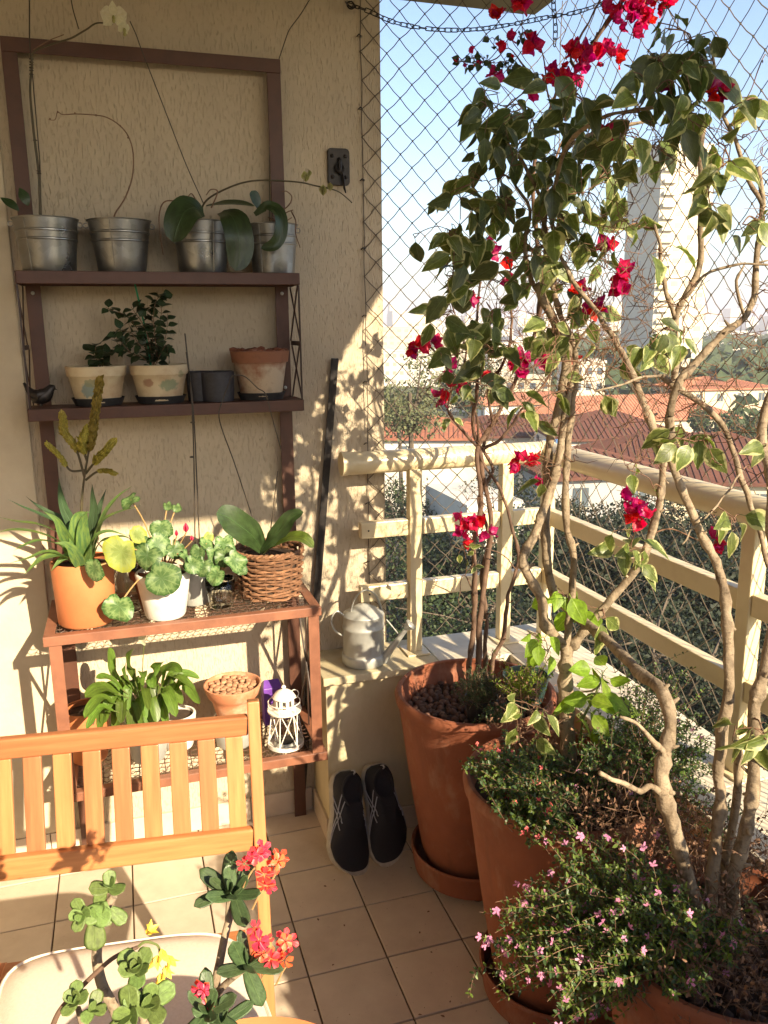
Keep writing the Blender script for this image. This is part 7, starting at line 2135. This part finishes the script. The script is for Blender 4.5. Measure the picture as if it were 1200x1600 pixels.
def tiny_flower(nm, mat, r, n=6):
    vs = []; uv = []; fs = []
    for q in range(n):
        a = 2 * math.pi * q / n; k = .8 + .35 * math.cos(a); b = len(vs)
        for (x, y, z) in ((0, 0, 0), (.55, .26, .10), (1.0, .16, .02), (1.0, -.16, .02), (.55, -.26, .10)):
            x *= r * k; y *= r; z *= r
            vs.append((x * math.cos(a) - y * math.sin(a), x * math.sin(a) + y * math.cos(a), z + .15 * r)); uv.append((.5, .5))
        fs += [(b, b + 1, b + 2, b + 3), (b, b + 3, b + 4)]
    b = len(vs); vs += [(0, 0, -.9 * r), (.12 * r, 0, .1 * r), (-.12 * r, .1 * r, .1 * r), (-.12 * r, -.1 * r, .1 * r)]; uv += [(.5, .5)] * 4
    fs += [(b, b + 1, b + 2), (b, b + 2, b + 3), (b, b + 3, b + 1)]
    return mesh_from(nm, vs, fs, M[mat], None, uv, True, None)
TF = [tiny_flower('pink_flower_a', 'petal_pink', .0068), tiny_flower('pink_flower_b', 'petal_pink', .0056, 5)]
TR = [tiny_flower('rose_flower_a', 'petal_hot', .0062, 5)]
bush('cuphea_bush', 'sprawling false heather with tiny lilac pink flowers spilling over the nearest pot', 'bush', (.86, 1.02, .50), .14,
     [(800, 1480, 1.10, 26, 6), (850, 1440, 1.08, 30, 9), (780, 1500, 1.10, 16, 3), (860, 1520, 1.02, 30, 9), (930, 1480, .98, 34, 12), (900, 1560, .98, 26, 7), (1000, 1480, .94, 34, 12), (1060, 1460, .92, 32, 10), (1000, 1420, .98, 34, 10), (960, 1540, .92, 26, 6), (880, 1590, .96, 16, 4),
      (870, 1370, 1.14, 30, 7), (930, 1380, 1.10, 30, 7), (830, 1400, 1.14, 22, 4), (905, 1400, 1.08, 20, 4), (1095, 1480, .90, 20, 4), (1030, 1520, .9, 22, 4), (960, 1330, 1.12, 30, 4), (1010, 1380, 1.04, 26, 4), (900, 1330, 1.18, 26, 4), (1140, 1500, .88, 20, 3), (1080, 1550, .86, 20, 3), (1180, 1450, .90, 18, 2), (790, 1440, 1.12, 20, 3), (770, 1540, 1.08, 14, 3)], 560, 'tiny', .0128, .0048, 14, fl=1, flme=TF, nfl=190, up=.015, two=('tiny_dark', .4), flsize=(1.0, 1.5))
bush('cuphea_bush', 'dense green false heather with deep pink flowers in the middle pot', 'bush', (.865, 1.44, .53), .16,
     [(760, 1195, 1.44, 20, 6), (800, 1215, 1.40, 24, 10), (840, 1190, 1.44, 26, 9), (780, 1240, 1.38, 18, 6), (830, 1255, 1.34, 22, 8), (860, 1250, 1.34, 18, 6), (820, 1290, 1.30, 12, 3), (860, 1290, 1.3, 16, 4), (910, 1260, 1.4, 16, 4), (750, 1190, 1.46, 10, 3), (840, 1170, 1.55, 12, 3)], 330, 'tiny_dark', .012, .0055, 14, fl=1, flme=TR, nfl=40, up=.0, flsize=(.9, 1.4), two=('tiny', .35))
bush('cuphea_bush', 'loose dark green false heather sprawling over the ledge behind the grey limb', 'bush', (1.0, 1.44, .53), .10,
     [(955, 1150, 1.50, 20, 7), (980, 1110, 1.48, 34, 8), (1020, 1090, 1.48, 34, 6), (960, 1170, 1.4, 30, 9), (1010, 1160, 1.38, 34, 8), (1060, 1140, 1.36, 28, 6), (1080, 1180, 1.30, 22, 5), (1040, 1050, 1.5, 26, 3), (1090, 1220, 1.24, 20, 4), (920, 1190, 1.38, 18, 5), (1000, 1200, 1.32, 26, 6), (950, 1240, 1.3, 24, 4), (1060, 1270, 1.2, 22, 4), (1100, 1160, 1.3, 18, 3), (1150, 1300, 1.1, 20, 2)], 400, 'tiny_dark', .010, .0042, 14, fl=1, flme=TF, nfl=14, up=.02, two=('tiny', .3))
# dry tangle of twigs and withered leaves between the limbs
dr = thing('dry_tangle', 'brown withered twigs and curled dead leaves around the bare limbs', 'dead plants', (.93, 1.1, .5), kind=None)
sm = MB(); bt = Bits()
for (px, py, Y, sp, n_) in [(950, 1260, 1.26, 34, 70), (1000, 1310, 1.18, 36, 90), (930, 1310, 1.22, 26, 50), (1060, 1290, 1.16, 34, 80), (1010, 1370, 1.08, 30, 50), (1100, 1330, 1.10, 30, 60), (1160, 1400, 1.0, 30, 60), (1180, 1340, 1.04, 24, 40), (1150, 1480, .92, 34, 80), (1180, 1550, .86, 26, 60), (1080, 1380, 1.04, 24, 40), (1090, 1540, .87, 30, 40), (850, 1130, 1.50, 20, 30), (800, 1150, 1.52, 18, 20)]:
    for i in range(n_):
        p = at(px + rng.gauss(0, sp), py + rng.gauss(0, sp), Y + rng.gauss(0, .03))
        q = p + rvec(.02); q2 = q + rvec(.02) + V((0, 0, .01)); sm.tube([p, q, q2], [.0008, .0006, .0004], 3, cap=False)
        for j in range(3): bt.leaf(q2 + rvec(.008), rvec(1), V((0, -.3, 1)) + rvec(.7), rng.uniform(.005, .012), rng.uniform(.003, .007), .6, .6)
sm.build('dead_twigs', M['drytwig'], dr, angle=None, kind='stuff'); bt.build('dead_leaves', M['dryleaf'], dr)
# pebbles and soil clods in the nearest and middle pots
for pi, (n_, mt_) in ((1, (70, 'soil')), (2, (120, 'pebble'))):
    cx, cy, zr, r = POTS[pi]
    for k in range(n_):
        a = k * 2.39996; rr = (r - .03) * math.sqrt((k + .5) / n_)
        if pi == 1: continue
        mt = Matrix.Translation((cx + math.cos(a) * rr, cy + math.sin(a) * rr, zr - .048 + rng.uniform(0, .008))) @ Matrix.Rotation(rng.uniform(0, 6.28), 4, 'Z') @ Matrix.Scale(rng.uniform(.8, 1.4), 4)
        link_mesh('pebble', rng.choice(PB_), pots[pi], mt)
# mossy tuft on the small black pot and one darker tuft
bush('moss_tuft', 'wiry grey green mossy tuft growing from the small black nursery pot', 'plant', at(752, 1100, 1.885), .03,
     [(735, 1065, 1.90, 14, 4), (760, 1060, 1.90, 16, 5), (780, 1075, 1.88, 12, 4), (720, 1080, 1.88, 10, 3), (750, 1085, 1.84, 16, 4)], 190, 'tiny_dark', .006, .0025, 12, up=.01, thick=.0006)
bush('moss_tuft', 'dark green creeping tuft over the front rim of the corner pot', 'plant', at(775, 1125, 1.80), .03,
     [(770, 1120, 1.79, 10, 3), (785, 1125, 1.78, 8, 2), (800, 1110, 1.8, 10, 2)], 60, 'tiny_dark', .008, .004, 9, up=.005, thick=.0006)
gp = MB(); q = at(822, 1058, 1.78); gp.lathe([(0, -.06), (.045, -.06), (.058, 0), (.060, .001), (.060, .008), (.055, .008), (.048, -.02), (0, -.02)], q, 32)
M['teal'] = simple('teal_pot', (.03, .07, .06), (.02, .05, .045), 30, .4)
tag(gp.build('planter', M['teal']), 'dark teal plastic pot wedged between the two rear big pots', 'plant pot')

# ------------------------------------------------------------------ foreground pot with succulents
E_ = thing('planter', 'wide terracotta bowl at the bottom edge below the seat cushion', 'plant pot', (.075, .80, .45))
b = MB(); b.lathe([(0, 0), (.12, .0), (.165, .155), (.172, .156), (.176, .172), (.170, .178), (.160, .172), (.15, .12), (0, .12)], (.075, .795, .445), 72, jit=.004); b.build('body', M['terra_new'], E_, angle=40)
b = MB(); b.lathe([(0, .125), (.152, .123)], (.075, .795, .445), 30); b.build('soil', M['soil'], E_)
tb = thing('stool', 'low wooden stool carrying the terracotta bowl', 'stool', (.075, .795, 0))
def pl2(name, a, b_, w, h, up): return plank(name, a, b_, w, h, up, parent=tb)
pl2('top', (-.06, .795, .432), (.21, .795, .432), .26, .022, (0, 0, 1))
for sx in (-.045, .195):
    for sy in (.69, .90): pl2('leg', (sx, sy, 0), (sx, sy, .42), .03, .03, (0, 1, 0))
def succ_leaf(nm, mat, L_, W_, th):
    """thick succulent paddle"""
    vs = []; uv = []; fs = []; nu = 8; nv = 8
    for i in range(nv + 1):
        v = i / nv; wd = (math.sin(math.pi * min(1, v * .62 + .12)) ** .8) * (1 - max(0, (v - .72) / .28) ** 2.2) ** .5 * W_ / 2 + .001
        tk = th / 2 * (1 - .5 * v) * (.4 + .6 * math.sin(math.pi * min(1, .15 + v * .8)))
        for j in range(nu):
            a = 2 * math.pi * j / nu
            z = math.sin(a) * tk + .12 * L_ * (v ** 2) + .18 * wd * (math.cos(a) ** 2)
            vs.append((v * L_, math.cos(a) * wd, z)); uv.append((.5 + .5 * math.cos(a), v))
    for i in range(nv):
        for j in range(nu): a = i * nu + j; c = i * nu + (j + 1) % nu; fs.append((a, c, c + nu, a + nu))
    fs.append(tuple(nv * nu + j for j in range(nu)))
    return mesh_from(nm, vs, fs, mat, None, uv, True, None)
SL = succ_leaf('paddle_a', M['succ'], .042, .030, .006); SL2 = succ_leaf('paddle_b', M['succ'], .030, .024, .005)
SE = succ_leaf('oblong_leaf', M['euph'], .042, .015, .003)
def rosette(root, px, py, Y, axis, n, s, me=SL, open_=.9, inner=True):
    if me is SL: s *= .74; n = max(4, int(n * .85))
    c = at(px, py, Y); ax = V(axis).normalized(); o_ = ax.orthogonal().normalized(); w_ = ax.cross(o_)
    for k in range(n):
        a = k * 2.39996 + px; t = k / n
        rad = o_ * math.cos(a) + w_ * math.sin(a)
        d = rad * (open_ * (1.1 - .75 * t)) + ax * (.15 + .9 * t)
        add_leaf(me, root, c + ax * (.006 * t) - rad * .0, d, ax * 1.0 - rad * .3, s * (1.05 - .55 * t), 'leaf')
YF = .86
s1 = thing('succulent', 'tall jade like succulent with thick round leaves on a peeling stem, at left', 'succulent', at(150, 1600, YF))
stemmed('stem', s1, YL([(205, 1640, .84), (188, 1600, .84), (178, 1575, .85), (160, 1540, .86), (152, 1505, .87), (152, 1480, .87), (158, 1445, .88), (168, 1415, .88), (178, 1400, .88)]), .0072, .0045, 'bark', 12)
stemmed('stem', s1, YL([(70, 1640, .84), (90, 1585, .84), (115, 1555, .84), (150, 1520, .84), (180, 1495, .84), (215, 1480, .85)]), .0032, .0022, 'bark2', 8)
rosette(s1, 172, 1388, .87, (.1, -.45, 1), 7, .72); rosette(s1, 130, 1428, .86, (-.35, -.9, .45), 9, .62); rosette(s1, 152, 1418, .87, (.2, -.8, .5), 4, .75)
for (x, y, d, n_, sc) in ((148, 1438, (-.05, -.25, -1), (0, -1, .2), .95), (170, 1415, (-.8, -.2, -.2), (0, -.8, .8), .9), (172, 1420, (.5, -.3, -.5), (0, -.8, .8), .7), (140, 1420, (.6, -.4, -.3), (0, -1, .5), .85)):
    add_leaf(SL, s1, at(x, y, .865), V(d), V(n_), sc * .8)
s2 = thing('succulent', 'low green succulent rosettes in the middle of the bottom edge', 'succulent', at(225, 1590, .80))
stemmed('stem', s2, YL([(235, 1640, .80), (226, 1600, .80), (218, 1555, .80), (212, 1530, .80)]), .005, .004, 'bark', 10)
rosette(s2, 215, 1515, .79, (-.1, -.6, 1), 12, .80); rosette(s2, 232, 1570, .77, (.1, -.8, .8), 10, .95); rosette(s2, 205, 1585, .76, (-.5, -.8, .6), 6, .9)
s3 = thing('succulent', 'small dark green succulent rosette at the lower left corner', 'succulent', at(125, 1600, .80))
stemmed('stem', s3, YL([(135, 1640, .80), (128, 1600, .80), (122, 1575, .80)]), .004, .003, 'bark', 8)
rosette(s3, 120, 1565, .79, (-.2, -.6, 1), 10, .62); rosette(s3, 145, 1580, .78, (.3, -.7, .8), 7, .62)
s4 = thing('succulent', 'drooping yellow bell flowers on a thin succulent stem', 'flower', at(215, 1480, .85))
stemmed('flower_stalk', s4, YL([(215, 1480, .85), (226, 1472, .85), (240, 1474, .85), (248, 1480, .85), (250, 1495, .85)]), .0018, .0012, 'stem_green', 6)
YP = leaf_mesh('yellow_petal', M['yellow_petal'], .020, .011, fold=.4, droop=.3, tip=.3, petiole=0, nv=4)
for (x, y, ax) in ((228, 1460, (.6, -.2, .7)), (252, 1482, (.1, -.4, -1)), (262, 1492, (.4, -.4, -1)), (258, 1508, (.1, -.3, -1)), (246, 1492, (-.4, -.3, -1)), (250, 1520, (0, -.3, -1))):
    c = at(x, y, .845); A = V(ax).normalized(); o_ = A.orthogonal().normalized(); w_ = A.cross(o_)
    for k in range(5):
        a = k * 1.257; rd = o_ * math.cos(a) + w_ * math.sin(a)
        add_leaf(YP, s4, c, A + rd * .45, -rd + A * .3, .85, 'petal')
s5 = thing('crown_of_thorns', 'thorny stemmed plant with coral red flower clusters in front of the chair', 'flowering plant', at(345, 1590, .82))
stemmed('stem', s5, YL([(325, 1650, .82), (334, 1590, .82), (336, 1560, .82), (338, 1530, .82), (344, 1500, .83), (352, 1460, .84), (360, 1430, .85), (368, 1403, .86)]), .0058, .0040, 'bark', 10)
stemmed('stem', s5, YL([(334, 1590, .82), (338, 1560, .815), (350, 1540, .81), (372, 1522, .80), (385, 1512, .80)]), .0046, .0030, 'bark', 10)
stemmed('stem', s5, YL([(300, 1650, .80), (308, 1610, .80), (325, 1595, .80)]), .004, .003, 'bark', 8)
stemmed('stem', s5, YL([(356, 1440, .845), (357, 1415, .85), (358, 1402, .86)]), .0036, .0026, 'bark', 8)
def whorl(px, py, Y, n, s, ax=(0, -.4, 1), op=.95): rosette(s5, px, py, Y, ax, n, s, SE, op)
whorl(366, 1400, .86, 10, 1.15, (.05, -.5, .9)); whorl(386, 1510, .80, 7, 1.0, (.3, -.3, .8)); whorl(325, 1582, .79, 9, 1.05, (0, -.5, .9)); whorl(352, 1392, .865, 4, 1.0, (-.4, -.5, .7)); whorl(345, 1600, .78, 6, .9)
for (x, y, dx, dy) in ((383, 1512, -.3, 1), (385, 1512, .3, -1)):
    add_leaf(SE, s5, at(x, y, .80), V((dx, -.1, dy)), V((0, -1, .3)), 1.15)
def coral(nm):
    vs = []; uv = []; fs = []
    for q in range(5):
        a0 = q * 1.2566
        for lay in (0,):
            b = len(vs)
            for (x, y, z) in ((.1, 0, 0), (.45, .24, .12), (.8, .34, .06), (1.05, 0, -.08), (.8, -.34, .06), (.45, -.24, .12), (.6, 0, .02)):
                x *= .0125; y *= .0125; z *= .0125
                vs.append((x * math.cos(a0) - y * math.sin(a0), x * math.sin(a0) + y * math.cos(a0), z)); uv.append((.5 + y * 30, x * 60))
            fs += [(b, b + 1, b + 6), (b + 1, b + 2, b + 6), (b + 2, b + 3, b + 6), (b + 3, b + 4, b + 6), (b + 4, b + 5, b + 6), (b + 5, b, b + 6)]
    return mesh_from(nm, vs, fs, M['petal_coral'], None, uv, True, None)
CF = coral('coral_flower')
for (x, y, Y, sp, n_) in ((398, 1342, .85, 11, 8), (412, 1376, .85, 7, 4), (436, 1345, .86, 6, 3), (405, 1466, .80, 9, 5), (425, 1488, .80, 8, 5), (447, 1468, .81, 6, 3), (449, 1494, .81, 4, 2), (320, 1545, .79, 5, 3), (325, 1565, .79, 4, 2)):
    c0 = at(x, y + 14, Y)
    stemmed('flower_stalk', s5, [tuple(at(x - (18 if x > 340 else -8), y + 45, Y)), tuple(at(x - 8 if x > 340 else x + 4, y + 25, Y)), tuple(c0)], .0012, .001, 'stem_pink', 5)
    for k in range(n_):
        p = at(x + rng.gauss(0, sp * .75), y + rng.gauss(0, sp * .75), Y + rng.gauss(0, .006))
        F = frame(V((rng.gauss(0, 1), 0, rng.gauss(0, 1))), V((rng.gauss(0, .5), -1, rng.gauss(.4, .45))))
        link_mesh('flower', CF, s5, Matrix.Translation(p) @ F.to_4x4() @ Matrix.Scale(rng.uniform(.6, .95), 4))

# fallen petals, crumbs of soil and leaf bits on the tiles
fb_ = Bits()
for k in range(150):
    px, py = rng.choice([(rng.uniform(640, 800), rng.uniform(1360, 1600)), (rng.uniform(450, 760), rng.uniform(1330, 1600)), (rng.uniform(500, 660), rng.uniform(1290, 1380))])
    p = onz(px, py, .0012); s_k = rng.uniform(.001, .0035) if rng.random() < .85 else rng.uniform(.006, .012)
    fb_.leaf(p, V((rng.gauss(0, 1), rng.gauss(0, 1), .05)), V((0, 0, 1)) + rvec(.2), s_k, s_k * .6, .3, .1)
tag(fb_.build('floor_litter', M['dryleaf']), 'scattered soil crumbs and leaf bits lying on the floor tiles', 'litter')

# the row of pots goes on along the parapet beside the photographer
for i, (cx, cy, hh, lab) in enumerate([(.90, .47, 1.03, 'first'), (.90, -.02, 1.08, 'second'), (.90, -.52, 1.08, 'third')]):
    z0 = .036; H = .52
    pot('planter', 'big terracotta pot beside the photographer, %s beyond the right frame edge' % lab, cx, cy, z0, [(.128, 0), (.134, .006), (.172, .19), (.206, .44), (.221, H - .02), (.219, H)], 'terra', group='big terracotta pots along the parapet', soil=H - .06, n=48)
    t = thing('shrub', 'dense leafy shrub in the %s pot beyond the right frame edge' % lab, 'shrub', (cx, cy, .5), 'shrubs in the pots beside the photographer')
    sb = MB(); lb_ = Bits()
    for k in range(130):
        a = rng.uniform(0, 6.28); u = math.sqrt(rng.random()); zt = hh - .10 * u + rng.uniform(-.28, 0)
        e = V((cx + .07 + math.cos(a) * .24 * u, cy + math.sin(a) * .27 * u, zt))
        lim = cx - .25 + max(0, zt - .55) * .68
        if e.x < lim: e.x = lim + rng.uniform(0, .03)
        s0 = V((cx + rng.gauss(0, .03), cy + rng.gauss(0, .03), .49)); m_ = (s0 + e) / 2 + rvec(.02)
        sb.tube([s0, m_, e], [.003, .002, .001], 4, cap=False)
        for q in range(26):
            t_ = rng.uniform(.25, 1.0); p = s0 + (e - s0) * t_ + rvec(.02); lb_.leaf(p, rvec(1) + V((0, 0, -.3)), V((0, -.3, 1)) + rvec(.5), rng.uniform(.03, .055), rng.uniform(.018, .03), .2, .3)
    sb.build('stems', M['twig'], t, angle=None, kind='stuff'); lb_.build('foliage', M['ficus_shade_tone'], t)
